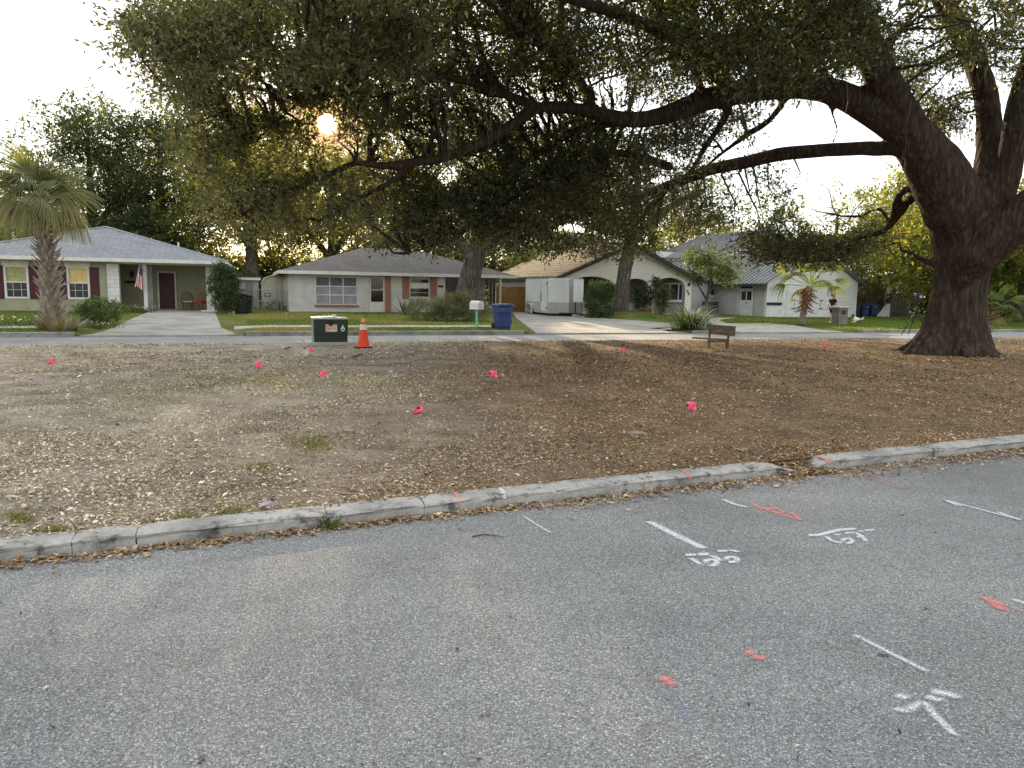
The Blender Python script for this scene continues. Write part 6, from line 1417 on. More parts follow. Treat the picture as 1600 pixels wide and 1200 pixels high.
# ---- wheeled bins
def wheelie(name, label, base, rot, m, w=0.60, h=0.95, d=0.68):
    t = Thing(name, label, 'bin', base, rot)
    b = MB(); lv_ = [(0.40, 0.0), (0.43, 0.1), (0.46, 0.55), (0.475, 0.62), (0.50, 0.66), (0.50, 0.86), (0.52, 0.90)]
    vs_, fs = [], []
    for s_, z in lv_:
        for k in range(20):
            a = 2 * math.pi * k / 20; c, s = math.cos(a), math.sin(a); q = (abs(c) ** 5 + abs(s) ** 5) ** -0.2
            vs_.append((w * s_ * 1.0 * c * q, d * s_ * s * q, z * h))
    for i in range(len(lv_) - 1):
        for k in range(20): fs.append((i * 20 + k, i * 20 + (k + 1) % 20, (i + 1) * 20 + (k + 1) % 20, (i + 1) * 20 + k))
    fs.append(tuple(range(19, -1, -1))); b.add(vs_, fs); t.part('body', b, m, smooth=False)
    l_ = MB().bbox(-w * 0.56, w * 0.56, -d * 0.56, d * 0.56, h * 0.905, h * 0.955, 0.015); l_.bbox(-w * 0.45, w * 0.45, -d * 0.45, d * 0.42, h * 0.95, h * 0.985, 0.015); t.part('lid', l_, m)
    t.part('handle', MB().tube([(-w * 0.42, d * 0.56, h * 0.9), (-w * 0.42, d * 0.66, h * 0.93), (w * 0.42, d * 0.66, h * 0.93), (w * 0.42, d * 0.56, h * 0.9)], 0.016, 6), m)
    for s in (-1, 1): t.part('wheel', MB().tube([(s * w * 0.47, d * 0.42, 0.11), (s * w * 0.38, d * 0.42, 0.11)], 0.11, 14), M_RUBBER)
    return t
bb = wheelie('wheeled_bin', 'navy blue wheeled bin at the kerb beside the mailbox', on_lawn(785, 514.5) + np.array([0, 0, 0.01]), ANG + 0.12, M_BLUE)
bb.part('emblem', MB()._lathe(0, 0, [(0.045, 0), (0.045, 0.004)], 12), M_REFL).location = (-0.17, -0.352, 0.74)
bb.o.children[-1].rotation_euler = (math.pi / 2, 0, 0)
wheelie('wheeled_bin', 'black wheeled bin half hidden behind the tall rounded shrub', ground_at(374, 37.0) + np.array([0, 0, 0.06]), 0.3, M_DARKP, 0.6, 1.0)
wheelie('wheeled_bin', 'second black wheeled bin right of the rounded shrub', ground_at(384, 37.6) + np.array([0, 0, 0.06]), 0.4, M_DARKP, 0.6, 0.92)
wheelie('wheeled_bin', 'dark green wheeled bin by the grey fence boards', ground_at(1337, 49.0) + np.array([0, 0, 0.06]), ANG, pmat('dark_green_plastic', (0.02, 0.05, 0.03), (0.015, 0.04, 0.025), 3, 0.5), 0.6, 0.85)
wheelie('wheeled_bin', 'blue wheeled bin right of the dark green one', ground_at(1350, 49.2) + np.array([0, 0, 0.06]), ANG, M_BLUE, 0.62, 0.85)
wheelie('wheeled_bin', 'rightmost blue wheeled bin beside the basketball thicket', ground_at(1364, 49.5) + np.array([0, 0, 0.06]), ANG + 0.1, M_BLUE, 0.6, 0.8)

# ---- mailbox
mb_ = Thing('mailbox', 'white arched mailbox on a mint green post at the kerb', 'mailbox', on_lawn(745, 512), ANG + 0.45)
mb_.part('post', MB().box(-0.035, 0.035, -0.035, 0.035, -0.1, 0.70), M_MINT)
pr = [(-0.13, 0.70), (0.13, 0.70), (0.13, 0.90)] + [(0.13 * math.cos(t), 0.90 + 0.13 * math.sin(t)) for t in np.linspace(0.2, 2.94, 10)] + [(-0.13, 0.90)]
mb_.part('box', MB().prism(pr, -0.22, 0.28), M_WHITE)
mb_.part('door', MB().prism([(x * 1.04, z + (z - 0.85) * 0.03) for x, z in pr], -0.24, -0.221), M_TRGREY)
mb_.part('flag', MB().box(0.131, 0.14, -0.05, 0.12, 0.86, 0.90), M_SHUT)

# ---- fences
def post_fence(name, label, u0, u1, v, z0, z1, bw, m, gap=0.012, rails=True):
    t = street_thing(name, label, 'fence', u0, v); n = int((u1 - u0) / bw); r = np.random.default_rng(int(u0 * 10))
    for k in range(n): a = u0 + k * bw; t.part('board', MB().box(a + gap / 2, a + bw - gap / 2, v, v + 0.025, z0, z1 + r.normal(0, 0.012)), m)
    if rails:
        for z in (z0 + 0.25, z1 - 0.3): t.part('rail', MB().box(u0, u1, v + 0.027, v + 0.07, z, z + 0.09), m)
    return t
post_fence('board_fence', 'new orange-brown board fence between the block house and trailer', 14.9, 18.0, 46.0, 0.1, 1.82, 0.15, M_WOODF)
post_fence('board_fence', 'weathered grey board fence right of the garage', 37.3, 44.0, 42.5, 0.1, 1.75, 0.16, M_WOODG)
cl = street_thing('chain_link_fence', 'galvanised chain link fence with gate beside the block house', 'fence', 0.0, 44.5)
def wire_panel(u0, u1, v0, v1, z0, z1):
    mb = MB(); L = math.hypot(u1 - u0, v1 - v0); n = int(L / 0.11); hh = z1 - z0
    def pt(s, z): f = min(max(s / L, 0), 1); return (u0 + (u1 - u0) * f, v0 + (v1 - v0) * f, z)
    k = -hh
    while k < L:
        for sgn in (1, -1):
            s0, s1 = (k, k + hh) if sgn > 0 else (k + hh, k); a0, b0, a1, b1 = s0, z0, s1, z1
            if s0 < 0: b0 = z0 - s0 if sgn > 0 else b0; a0 = 0
            if s0 > L: b0 = z0 + (s0 - L); a0 = L
            if s1 < 0: b1 = z1 + s1; a1 = 0
            if s1 > L: b1 = z1 - (s1 - L); a1 = L
            if b1 - b0 > 0.05: mb.tube([pt(a0, b0), pt(a1, b1)], 0.004, 3, False)
        k += 0.11
    return mb
cposts = [(-1.15, 45.5), (0.18, 44.5), (1.28, 44.5), (1.45, 44.5), (1.9, 43.6)]
for u_, v_2 in cposts: cl.part('fence_post', MB().tube([(u_, v_2, 0.1), (u_, v_2, 1.42)], 0.03, 8), M_GALV)
for (a, b_, c, d) in ((-1.15, 45.5, 0.18, 44.5), (1.45, 44.5, 1.9, 43.6)):
    cl.part('top_rail', MB().tube([(a, b_, 1.36), (c, d, 1.36)], 0.022, 6), M_GALV); cl.part('wire_mesh', wire_panel(a, c, b_, d, 0.16, 1.35), M_GALV, kind='stuff')
gt = cl.part('gate_frame', MB().tube([(0.25, 44.5, 0.2), (0.25, 44.5, 1.38), (0.75, 44.5, 1.42), (1.22, 44.5, 1.38), (1.22, 44.5, 0.2), (0.25, 44.5, 0.2)], 0.022, 6).tube([(0.25, 44.5, 0.75), (1.22, 44.5, 0.75)], 0.02, 6), M_GALV)
cl.part('wire_mesh', wire_panel(0.25, 1.22, 44.5, 44.5, 0.2, 1.36), M_GALV, gt, kind='stuff')
cl.part('gate_sign', MB().box(0.55, 0.90, 44.46, 44.475, 0.98, 1.20), pmat('sign_blue', (0.10, 0.11, 0.19), (0.08, 0.09, 0.15), 10, 0.5), gt)
cl.part('sign_line', MB().box(0.60, 0.85, 44.452, 44.459, 1.10, 1.15), M_REFL, gt)
cl.part('sign_line', MB().box(0.63, 0.82, 44.452, 44.459, 1.03, 1.06), M_REFL, gt)

# ---- enclosed trailer, nose to the street
tr = street_thing('cargo_trailer', 'white and silver enclosed cargo trailer with pointed nose on the driveway', 'trailer', 16.1, 38.5, float(lawn_z(16.1, 38.5)) + 0.03)
tr.off = (16.1, 38.5, 0.0); tr.o.location.z = 0
a0, a1, f0, f1, zb, zt = 15.1, 17.15, 37.4, 41.0, 0.42, 2.22
tr.part('side_panel', MB().box(a0, a0 + 0.04, f0, f1, zb + 0.55, zt), M_TRWHITE)
tr.part('side_skirt', MB().box(a0 - 0.004, a0 + 0.036, f0, f1, zb - 0.05, zb + 0.548), M_TRGREY)
tr.part('far_side_panel', MB().box(a1 - 0.04, a1, f0, f1, zb, zt), M_TRWHITE)
tr.part('rear_panel', MB().box(a0 + 0.04, a1 - 0.04, f1 - 0.04, f1, zb, zt), M_TRWHITE)
tr.part('roof', MB().add([(a0, f0, zt + 0.002), (a1, f0, zt + 0.002), (a1, f1, zt + 0.002), (a0, f1, zt + 0.002), (16.12, 36.62, zt + 0.002), (16.12, 36.62, zt + 0.06), (a0, f0, zt + 0.06), (a1, f0, zt + 0.06), (a1, f1, zt + 0.06), (a0, f1, zt + 0.06)], [(0, 3, 2, 1, 4), (6, 5, 7, 8, 9), (0, 4, 5, 6), (4, 1, 7, 5), (1, 2, 8, 7), (2, 3, 9, 8), (3, 0, 6, 9)]), M_TRGREY)
def facet(p0, p1, z0, z1, t=0.03, inset=0.0):
    p0, p1 = np.array(p0), np.array(p1); e = (p1 - p0) / np.linalg.norm(p1 - p0); n_ = np.array([e[1], -e[0]]); p0 = p0 + e * inset; p1 = p1 - e * inset
    o0, o1 = p0 + n_ * t, p1 + n_ * t
    return MB().add([(*p0, z0), (*p1, z0), (*o1, z0), (*o0, z0), (*p0, z1), (*p1, z1), (*o1, z1), (*o0, z1)], [(3, 2, 1, 0), (4, 5, 6, 7), (0, 1, 5, 4), (1, 2, 6, 5), (2, 3, 7, 6), (3, 0, 4, 7)])
for p0, p1, mu in (((a0, f0), (16.02, 36.66), M_TRGREY), ((16.22, 36.66), (a1, f0), M_TRWHITE)):
    tr.part('nose_panel', facet(p0, p1, zb + 0.55, zt, 0.03), mu); tr.part('stone_guard', facet(p0, p1, zb - 0.05, zb + 0.545, 0.035), M_DIAM)
    tr.part('nose_trim', facet(p0, p1, zt - 0.06, zt, 0.045), M_WHITE)
    tr.part('panel_bead', facet(p0, p1, zb + 0.55, zb + 0.60, 0.04, 0.03), M_TRGREY)
tr.part('nose_cap', facet((16.02, 36.66), (16.22, 36.66), zb - 0.05, zt, 0.04), M_DIAM)
sdoor = tr.part('side_door', MB().box(a0 - 0.025, a0 - 0.005, 37.55, 38.45, zb + 0.06, zt - 0.12), M_TRWHITE)
for z in (0.62, 1.95): tr.part('hinge', MB().box(a0 - 0.045, a0 - 0.026, 37.48, 37.72, z, z + 0.05), M_BLACK, sdoor)
tr.part('latch', MB().box(a0 - 0.06, a0 - 0.026, 38.28, 38.42, 1.02, 1.08).box(a0 - 0.05, a0 - 0.027, 38.38, 38.43, 1.09, 1.5), M_BLACK, sdoor)
tr.part('door_trim', MB().box(a0 - 0.03, a0 - 0.005, 38.455, 38.50, zb + 0.02, zt - 0.1).box(a0 - 0.03, a0 - 0.005, 37.50, 37.545, zb + 0.02, zt - 0.1), M_TRGREY, sdoor)
for s in (a0 + 0.06, a1 - 0.06):
    w_ = tr.part('wheel', MB().tube([(s - 0.09, 39.9, 0.45), (s - 0.07, 39.9, 0.45), (s + 0.07, 39.9, 0.45), (s + 0.09, 39.9, 0.45)], [0.24, 0.31, 0.31, 0.24], 24), M_RUBBER)
    tr.part('rim', MB().tube([(s - 0.115, 39.9, 0.45), (s - 0.092, 39.9, 0.45)], [0.10, 0.20], 18), M_WHITE, w_)
fe = [(39.9 + 0.44 * math.cos(t), 0.52 + 0.36 * math.sin(t)) for t in np.linspace(-0.1, math.pi + 0.1, 12)]; fi = [(39.9 + 0.38 * math.cos(t), 0.52 + 0.32 * math.sin(t)) for t in np.linspace(math.pi + 0.1, -0.1, 12)]
fm = MB(); fp = fe + fi; n = len(fp); fm.add([(a0 - 0.24, y, z) for y, z in fp] + [(a0 - 0.005, y, z) for y, z in fp], [tuple(range(n)), tuple(range(2 * n - 1, n - 1, -1))] + [(i, i + n, (i + 1) % n + n, (i + 1) % n) for i in range(n)])
tr.part('fender', fm, M_TRGREY)
tr.part('chassis', MB().box(a0 + 0.1, a1 - 0.1, 37.0, f1 - 0.1, zb - 0.12, zb - 0.055), M_BLACK)
tg = MB().tube([(15.5, 37.2, 0.38), (16.12, 35.9, 0.40)], 0.045, 6).tube([(16.74, 37.2, 0.38), (16.12, 35.9, 0.40)], 0.045, 6); tr.part('tongue', tg, M_BLACK)
tr.part('jack', MB().tube([(16.12, 36.05, 0.2), (16.12, 36.05, 1.0)], 0.035, 8).tube([(16.12, 36.05, 0.95), (16.0, 35.95, 0.95)], 0.015, 5), M_BLACK)
for x in (15.4, 15.8, 16.5): tr.part('marker_light', MB().box(x - 0.04, x + 0.04, 37.0 if x != 16.5 else 36.9, 37.05 if x != 16.5 else 36.95, zt + 0.062, zt + 0.10), M_DTRIM)
tr.part('hitch_block', MB().box(16.0, 16.25, 35.85, 36.15, 0.15, 0.36), M_CONC)

# ---- park bench, weathered and leaning
bn = Thing('park_bench', 'weathered grey-brown wooden bench seen from behind on the island', 'bench', G(1122, 546, 0.13), -0.22)
for x in (-0.235, 0.235):
    bn.part('leg', MB().tube([(x, 0, -0.05), (x * 1.02, -0.02, 0.3), (x * 1.05, -0.07, 0.62)], [0.035, 0.032, 0.03], 6), M_WOODB)
bn.part('back_slat', MB().bbox(-0.36, 0.38, -0.115, -0.085, 0.50, 0.645, 0.006), M_WOODB).rotation_euler = (0, 0.05, 0)
bn.part('back_slat', MB().bbox(-0.27, 0.38, -0.10, -0.072, 0.385, 0.49, 0.006), M_WOODB).rotation_euler = (0, 0.07, 0)
for k in range(4):
    bn.part('seat_slat', MB().bbox(-0.70 + 0.02 * k, 0.26, 0.02 + k * 0.105, 0.115 + k * 0.105, 0.245, 0.28, 0.006), M_WOODB).rotation_euler = (0, 0.03, 0)
for x in (-0.235, 0.235): bn.part('front_leg', MB().tube([(x, 0.38, -0.05), (x, 0.37, 0.245)], 0.03, 6), M_WOODB)
bn.part('seat_brace', MB().box(-0.25, 0.25, -0.02, 0.02, 0.19, 0.24), M_WOODB)

# ---- tripod on a round slab behind the trunk
sl = solo('round_slab', MB()._lathe(0, 0, [(0.75, -0.05), (0.78, 0.02), (0.74, 0.06), (0.02, 0.075)], 28), M_CONC, 'round concrete slab left of the great oak foot', 'slab', G(1428, 530, 0.13))
tp_ = Thing('tripod', 'black tripod with a boxy device standing beside the great oak trunk', 'tripod', G(1430, 524, 0.14))
for a in (2.9, 0.2, 1.6): tp_.part('leg', MB().tube([(0.48 * math.cos(a), 0.48 * math.sin(a), 0), (0.03 * math.cos(a), 0.03 * math.sin(a), 0.95)], [0.016, 0.024], 6), M_BLACK)
tp_.part('column', MB().tube([(0, 0, 0.7), (0, 0, 1.3)], 0.025, 8), M_BLACK)
tp_.part('device', MB().bbox(-0.13, 0.12, -0.1, 0.1, 1.3, 1.58, 0.02), M_DARKP); tp_.part('bracket', MB().box(-0.2, 0.2, -0.03, 0.03, 1.24, 1.29), M_BLACK)
tp_.part('lens', MB().tube([(0, -0.1, 1.45), (0, -0.18, 1.45)], 0.05, 12), M_GALV)

# ---- brick pillar, hoop, air conditioner
bp = Thing('stone_pillar', 'short stone mailbox pillar on the bright lawn beside the walker', 'pillar', on_lawn(1311, 507), ANG)
bp.part('shaft', MB().box(-0.27, 0.27, -0.25, 0.25, -0.1, 0.82), brickmat('rough_stone', (0.28, 0.24, 0.20), (0.20, 0.175, 0.15), (0.14, 0.125, 0.11), 0.3, 0.14, 0.015))
bp.part('cap', MB().bbox(-0.34, 0.34, -0.31, 0.31, 0.821, 0.90, 0.015), M_CONC); bp.part('box_door', MB().box(-0.12, 0.12, -0.262, -0.252, 0.5, 0.7), M_DTRIM)
hp = Thing('basketball_hoop', 'basketball hoop with white net before the thicket', 'hoop', ground_at(1386, 50.5), 0.2)
hp.part('pole', MB().tube([(0.3, 0.5, 0), (0.25, 0.45, 1.9), (0, 0.1, 2.6)], 0.05, 8), M_WOODG); hp.part('backboard', MB().box(-0.5, 0.5, 0.02, 0.06, 1.95, 2.65), pmat('brown_board', (0.22, 0.11, 0.07), (0.16, 0.08, 0.05), 3, 0.7))
hp.part('rim', MB().tube([(0.22 * math.cos(t), -0.24 + 0.22 * math.sin(t), 2.0) for t in np.linspace(0, 2 * math.pi, 17)], 0.014, 5, False), M_OFLAG)
net = MB()
for k in range(12):
    for s in (1, -1):
        a = 2 * math.pi * k / 12; net.tube([(0.22 * math.cos(a), -0.24 + 0.22 * math.sin(a), 2.0), (0.16 * math.cos(a + s * .5), -0.24 + 0.16 * math.sin(a + s * .5), 1.8), (0.11 * math.cos(a + s * .9), -0.24 + 0.11 * math.sin(a + s * .9), 1.6)], 0.012, 3, False)
hp.part('net', net, M_WHITE, kind='stuff')
ac = street_thing('air_conditioner', 'dark boxy air conditioner unit against the wing wall', 'air conditioner', 28.6, 41.9, 0.2)
ac.part('case', MB().bbox(28.1, 28.9, 41.6, 42.3, 0.25, 1.05, 0.03), pmat('ac_grey', (0.06, 0.062, 0.07), (0.045, 0.047, 0.052), 4, 0.6))
ac.part('pad', MB().box(28.0, 29.0, 41.5, 42.4, 0.14, 0.245), M_CONC)
for k in range(7): ac.part('louvre', MB().box(28.14, 28.86, 41.585, 41.598, 0.34 + k * 0.09, 0.38 + k * 0.09), M_DTRIM)
pn = solo('scrap_board', MB().add([(-0.5, 0, 0), (0.4, 0, 0), (0.45, 0.1, 0.95), (0.2, 0.1, 0.9), (-0.5, 0.03, 0), (0.4, 0.03, 0), (0.45, 0.13, 0.95), (0.2, 0.13, 0.9)], [(0, 1, 2, 3), (7, 6, 5, 4), (0, 4, 5, 1), (1, 5, 6, 2), (2, 6, 7, 3), (3, 7, 4, 0)]), M_TRGREY, 'pale triangular board leaning in the shade right of the blue bins', 'board', ground_at(1383, 49))

# ---- carport furniture, flag
def chair(label, u, v, rot, m, cush):
    t = Thing('garden_chair', label, 'chair', W(u, v, 0.262), ANG + rot)
    t.part('seat', MB().bbox(-0.26, 0.26, -0.25, 0.25, 0.36, 0.41, 0.015), m); t.part('cushion', MB().bbox(-0.23, 0.23, -0.22, 0.2, 0.412, 0.48, 0.03), cush)
    bk = [(0.27 * math.cos(t_), 0.62 + 0.32 * math.sin(t_)) for t_ in np.linspace(0, math.pi, 12)]
    t.part('back_rail', MB().tube([(0.27, 0.24, 0.4)] + [(x, 0.27, z) for x, z in bk] + [(-0.27, 0.24, 0.4)], 0.022, 6), m)
    for k in range(5): x = -0.18 + k * 0.09; t.part('spindle', MB().tube([(x, 0.25, 0.41), (x, 0.27, 0.62 + math.sqrt(max(0, 0.32 ** 2 - x * x)) * 0.95)], 0.012, 5), m)
    for x in (-0.22, 0.22):
        for y in (-0.2, 0.2): t.part('leg', MB().tube([(x, y, 0), (x, y, 0.37)], 0.02, 6), m)
    return t
M_CHW = pmat('red_brown_wood', (0.22, 0.075, 0.04), (0.16, 0.05, 0.03), 5, 0.6)
chair('brown hoop-backed chair with pale cushion inside the carport', -3.35, 42.9, 0.2, M_CHW, M_OFFWHITE)
chair('rust red chair at the right wall of the carport', -2.72, 42.7, -0.5, pmat('rust_red', (0.40, 0.07, 0.03), (0.3, 0.05, 0.022), 5, 0.6), pmat('rust_cushion', (0.45, 0.09, 0.04), (0.36, 0.07, 0.03), 8, 0.8))
st = solo('boot_tray', MB().bbox(-0.3, 0.3, -0.2, 0.2, 0, 0.08, 0.02), M_OFFWHITE, 'low pale step by the right post of the carport', 'step', W(-2.25, 40.7, 0.25), ANG)
fl = street_thing('hanging_flag', 'striped red and white flag with blue corner hanging from the carport post', 'flag', -5.2, 40.9, 1.2)
fl.part('pole', MB().tube([(-5.12, 40.97, 2.2), (-5.3, 40.5, 2.75)], 0.014, 6), M_OFFWHITE)
fl.part('finial', MB()._lathe(-5.305, 40.49, [(0.005, 2.74), (0.035, 2.775), (0.005, 2.81)], 8), M_WHITE)
nu_, nv_ = 26, 26; fv, ff, fc = [], [], []
for i in range(nu_):                                           # cells of cloth: rows fall from the pole, columns across the fold
    for j in range(nv_):
        def pt(a, b_):
            s, d = a / nu_, b_ / nv_; w = 0.10 + 0.16 * d; x = -5.30 + (s - 0.5) * w * 2 * 0.75 - 0.12 * d + 0.05; return (x, 40.62 + 0.06 * math.sin(s * 9 + d * 3) - 0.05 * s, 2.62 - 0.32 * abs(s - 0.3) - d * 1.12)
        o_ = len(fv); fv += [pt(i, j), pt(i + 1, j), pt(i + 1, j + 1), pt(i, j + 1)]; ff.append((o_, o_ + 1, o_ + 2, o_ + 3))
        canton = i > nu_ * 0.42 and j < nv_ * 0.42
        c = (0.022, 0.028, 0.11) if canton else ((0.42, 0.02, 0.03) if (i // 3) % 2 == 0 else (0.72, 0.70, 0.68))
        if canton and i % 3 == 1 and j % 3 == 1: c = (0.6, 0.6, 0.62)
        fc += [c] * 4
me = npmesh('cloth', np.array(fv) - np.array(fl.off), np.array(ff), np.array(fc)); link('cloth', me, attrmat('flag_cloth', 0.8), fl.o)

# ---- overhead wire, stones, sticks, litter
wl_ = [P(-40, 199, 48) + (P(420, 260, 60) - P(-40, 199, 48)) * t + np.array([0, 0, -1.2 * t * (1 - t)]) for t in np.linspace(0, 1, 16)]
solo('overhead_wire', MB().tube(wl_, 0.016, 5, False), M_BLACK, 'thin black overhead wire crossing the sky at far left', 'wire')
def stone(label, x, y, sx, sy, sz, seed):
    r = np.random.default_rng(seed); bm = bmesh.new(); bmesh.ops.create_icosphere(bm, subdivisions=2, radius=1)
    for q in bm.verts: k = 1 + r.normal(0, 0.09); q.co = (q.co.x * sx * k, q.co.y * sy * k, max(-0.3, q.co.z) * sz * k)
    me = bpy.data.meshes.new('stone'); bm.to_mesh(me); bm.free(); p = G(x, y, 0.11); u, v = UV(p); p[2] = float(isl_z(u, v)) + 0.004
    o = link('stone', me, M_STONE, None, True); o.location = tuple(p); setp(o, label, 'stone', 'stones lying on the island')
stone('flat pale stone lying in brown litter right of centre', 995, 675, 0.11, 0.09, 0.02, 1)
stone('grey stone half buried beside the pale sticks', 545, 740, 0.045, 0.03, 0.02, 3)
stone('pale flat chip of stone below the broken kerb gap', 1160, 700, 0.08, 0.04, 0.015, 6)
stone('dark clod of soil in the bare scrape', 545, 672, 0.07, 0.05, 0.03, 8)
def stick(label, pts, r, m=M_STICK):
    q = [G(x, y, 0.12) for x, y in pts]
    for p in q: u, v = UV(p); p[2] = (float(isl_z(u, v)) if v > near_kerb_v(u) else 0.0) + r * 1.6
    c = q[0].copy(); solo('stick', MB().tube([p - c for p in q], [r, r * 0.9, r * 0.5][:len(q)] if len(q) <= 3 else r, 6), m, label, 'stick', c, 0, 'sticks lying about')
stick('bent pale stick nearest the kerb at centre left', [(592, 752), (600, 758), (607, 769)], 0.008)
stick('pale straight stick pointing to the kerb', [(633, 749), (645, 753), (655, 760)], 0.009)
stick('long pale stick lying left of the bent one', [(527, 763), (545, 764), (560, 766)], 0.006)
stick('dark curved stick left of the cone', [(552, 563), (560, 559), (567, 557)], 0.02, M_WOODB)
stick('dark twig beside the transformer pad', [(445, 548), (452, 546), (459, 547)], 0.018, M_WOODB)
stick('dark branched twig on the road by the kerb', [(738, 812), (757, 809), (788, 812)], 0.005, M_WOODB)
stick('thin dark stick leaning by the transformer', [(463, 531), (470, 535), (477, 539)], 0.014, M_WOODB)
stick('pale broken branch above the kerb right of centre', [(800, 722), (818, 719), (836, 716)], 0.007)
solo('crumpled_wrapper', MB().add([(0, 0, 0), (0.06, 0.01, 0.02), (0.11, 0.05, 0.005), (0.05, 0.06, 0.03), (0.0, 0.05, 0.015), (0.08, 0.03, 0.035)], [(0, 1, 5, 4), (1, 2, 5), (2, 3, 5), (3, 4, 5)]), pmat('mauve_wrapper', (0.42, 0.27, 0.42), (0.35, 0.22, 0.36), 20, 0.4), 'crumpled mauve wrapper just above the near kerb', 'litter', G(404, 793, 0.10))
solo('paper_scrap', MB().add([(0, 0, 0), (0.05, 0.01, 0.012), (0.06, 0.035, 0.006), (0.01, 0.03, 0.015)], [(0, 1, 2, 3)]), M_REFL, 'small white paper scrap lying among the chips at left', 'litter', G(102, 798, 0.11))

# ---- sprayed survey paint on the road and kerb
def paintmat(name, c, dens):
    m, n, l, b = nt(name)
    uvn = n.new('ShaderNodeUVMap'); sp = n.new('ShaderNodeSeparateXYZ'); l.new(uvn.outputs[0], sp.inputs[0])
    ab = n.new('ShaderNodeMath'); ab.operation = 'ABSOLUTE'; l.new(sp.outputs[1], ab.inputs[0])
    v = coords(n, l, True); f = noise(n, l, v, 150, 4, 0.8)
    ad = n.new('ShaderNodeMath'); ad.operation = 'ADD'; l.new(ab.outputs[0], ad.inputs[0]); l.new(f, ad.inputs[1])
    mrr = n.new('ShaderNodeMapRange'); mrr.inputs['From Min'].default_value = dens + 0.30; mrr.inputs['From Max'].default_value = dens - 0.25; l.new(ad.outputs[0], mrr.inputs['Value'])
    vo = n.new('ShaderNodeTexVoronoi'); vo.inputs['Scale'].default_value = 165; l.new(v, vo.inputs['Vector'])          # paint misses the gaps between the stones
    pit = ramp(n, l, vo.outputs['Distance'], [(0.45, (1, 1, 1)), (0.75, (0.25, 0.25, 0.25))])
    wear = ramp(n, l, noise(n, l, v, 35, 4, 0.7), [(0.28, (0.6, 0.6, 0.6)), (0.48, (1, 1, 1))])
    m1 = n.new('ShaderNodeMath'); m1.operation = 'MULTIPLY'; m2 = n.new('ShaderNodeMath'); m2.operation = 'MULTIPLY'
    l.new(mrr.outputs[0], m1.inputs[0]); l.new(pit, m1.inputs[1]); l.new(m1.outputs[0], m2.inputs[0]); l.new(wear, m2.inputs[1])
    b.inputs['Base Color'].default_value = rgba(c); b.inputs['Roughness'].default_value = 0.7; l.new(m2.outputs[0], b.inputs['Alpha'])
    return m
M_PW = paintmat('white_spray', (0.74, 0.76, 0.76), 1.04); M_PW2 = paintmat('thin_white_spray', (0.66, 0.68, 0.68), 0.86)
M_PP = paintmat('pink_spray', (0.72, 0.24, 0.22), 0.95); M_PP2 = paintmat('thin_pink_spray', (0.6, 0.2, 0.2), 0.72); M_PV = paintmat('faded_violet_spray', (0.24, 0.23, 0.34), 0.62)
zc = [0.004]
def spray(label, strokes, m, name='paint_mark', z=None):
    """strokes: (width in m, [(x, y) photo points]); each a ribbon lying on the road"""
    vs_, fs, uv = [], [], []
    zc[0] = 0.004 + (zc[0] - 0.004 + 0.0004) % 0.003
    for w, px_ in strokes:
        w = w * 2.0
        q = [G(x, y, 0.0) for x, y in px_]
        if len(q) > 2: q, _ = smooth_path(q, [1] * len(q), 0.03)
        q = [np.array(p) for p in q]; d0 = q[1] - q[0]; d0 /= np.linalg.norm(d0); d1 = q[-1] - q[-2]; d1 /= np.linalg.norm(d1); q = [q[0] - d0 * w * 0.4] + q + [q[-1] + d1 * w * 0.4]
        o_ = len(vs_); L = len(q)
        for k, p in enumerate(q):
            t = q[min(k + 1, L - 1)] - q[max(k - 1, 0)]; t /= np.linalg.norm(t) + 1e-9; s = np.array([-t[1], t[0], 0]) * w / 2
            e = 1.0 if k in (0, L - 1) else 0.0
            for j, o in enumerate((-1, 0, 1)): vs_.append((*(p + s * o)[:2], zc[0] if z is None else z)); uv.append((k, max(abs(o), e)))
        for k in range(L - 1):
            for j in (0, 1): a = o_ + k * 3 + j; fs.append((a, a + 3, a + 4, a + 1))
        zc[0] += 0.00015
    me = bpy.data.meshes.new(name); c = np.array(vs_).mean(0); c[2] = 0; me.from_pydata([tuple(np.array(p) - c) for p in vs_], [], fs); me.update()
    lay = me.uv_layers.new(name='UVMap'); 
    for lp in me.loops: lay.data[lp.index].uv = uv[lp.vertex_index]
    o = link(name, me, m); o.location = tuple(c); return setp(o, label, 'paint mark', 'sprayed survey marks')
def ell(cx, cy, rx, ry, a0=0, a1=6.6, n=14): return [(cx + rx * math.cos(t), cy + ry * math.sin(t)) for t in np.linspace(a0, a1, n)]
spray('thin white dash nearest the kerb, left of the other road marks', [(0.022, [(818, 807), (838, 820), (860, 833)])], M_PW2)
spray('thick white dash above the two looped figures', [(0.05, [(1017, 817), (1050, 834), (1096, 856)])], M_PW)
spray('two white sprayed looped figures below the thick dash', [(0.032, [(1074, 868), (1085, 868)]), (0.04, [(1094, 867), (1104, 867)]), (0.03, [(1081, 874), (1090, 880), (1102, 884)] + ell(1111, 880, 9, 4.6, 2.6, 9.2)), (0.03, [(1114, 870), (1126, 876), (1136, 878)] + ell(1143, 875.5, 9, 4, 2.6, 9.2)), (0.028, [(1123, 862), (1134, 862)]), (0.026, [(1142, 861), (1152, 863)])], M_PW)
spray('short white tick left of the pink arrow', [(0.03, [(1131, 782), (1148, 789), (1164, 793)])], M_PW)
spray('pink sprayed arrow scrawl between the white marks', [(0.03, [(1178, 789), (1190, 795)]), (0.024, [(1190, 794), (1215, 803), (1250, 813)]), (0.03, [(1200, 796), (1212, 795), (1224, 801)]), (0.026, [(1234, 801), (1242, 806), (1250, 813)]), (0.02, [(1184, 793), (1190, 798)]), (0.028, [(1206, 800), (1222, 802)])], M_PP)
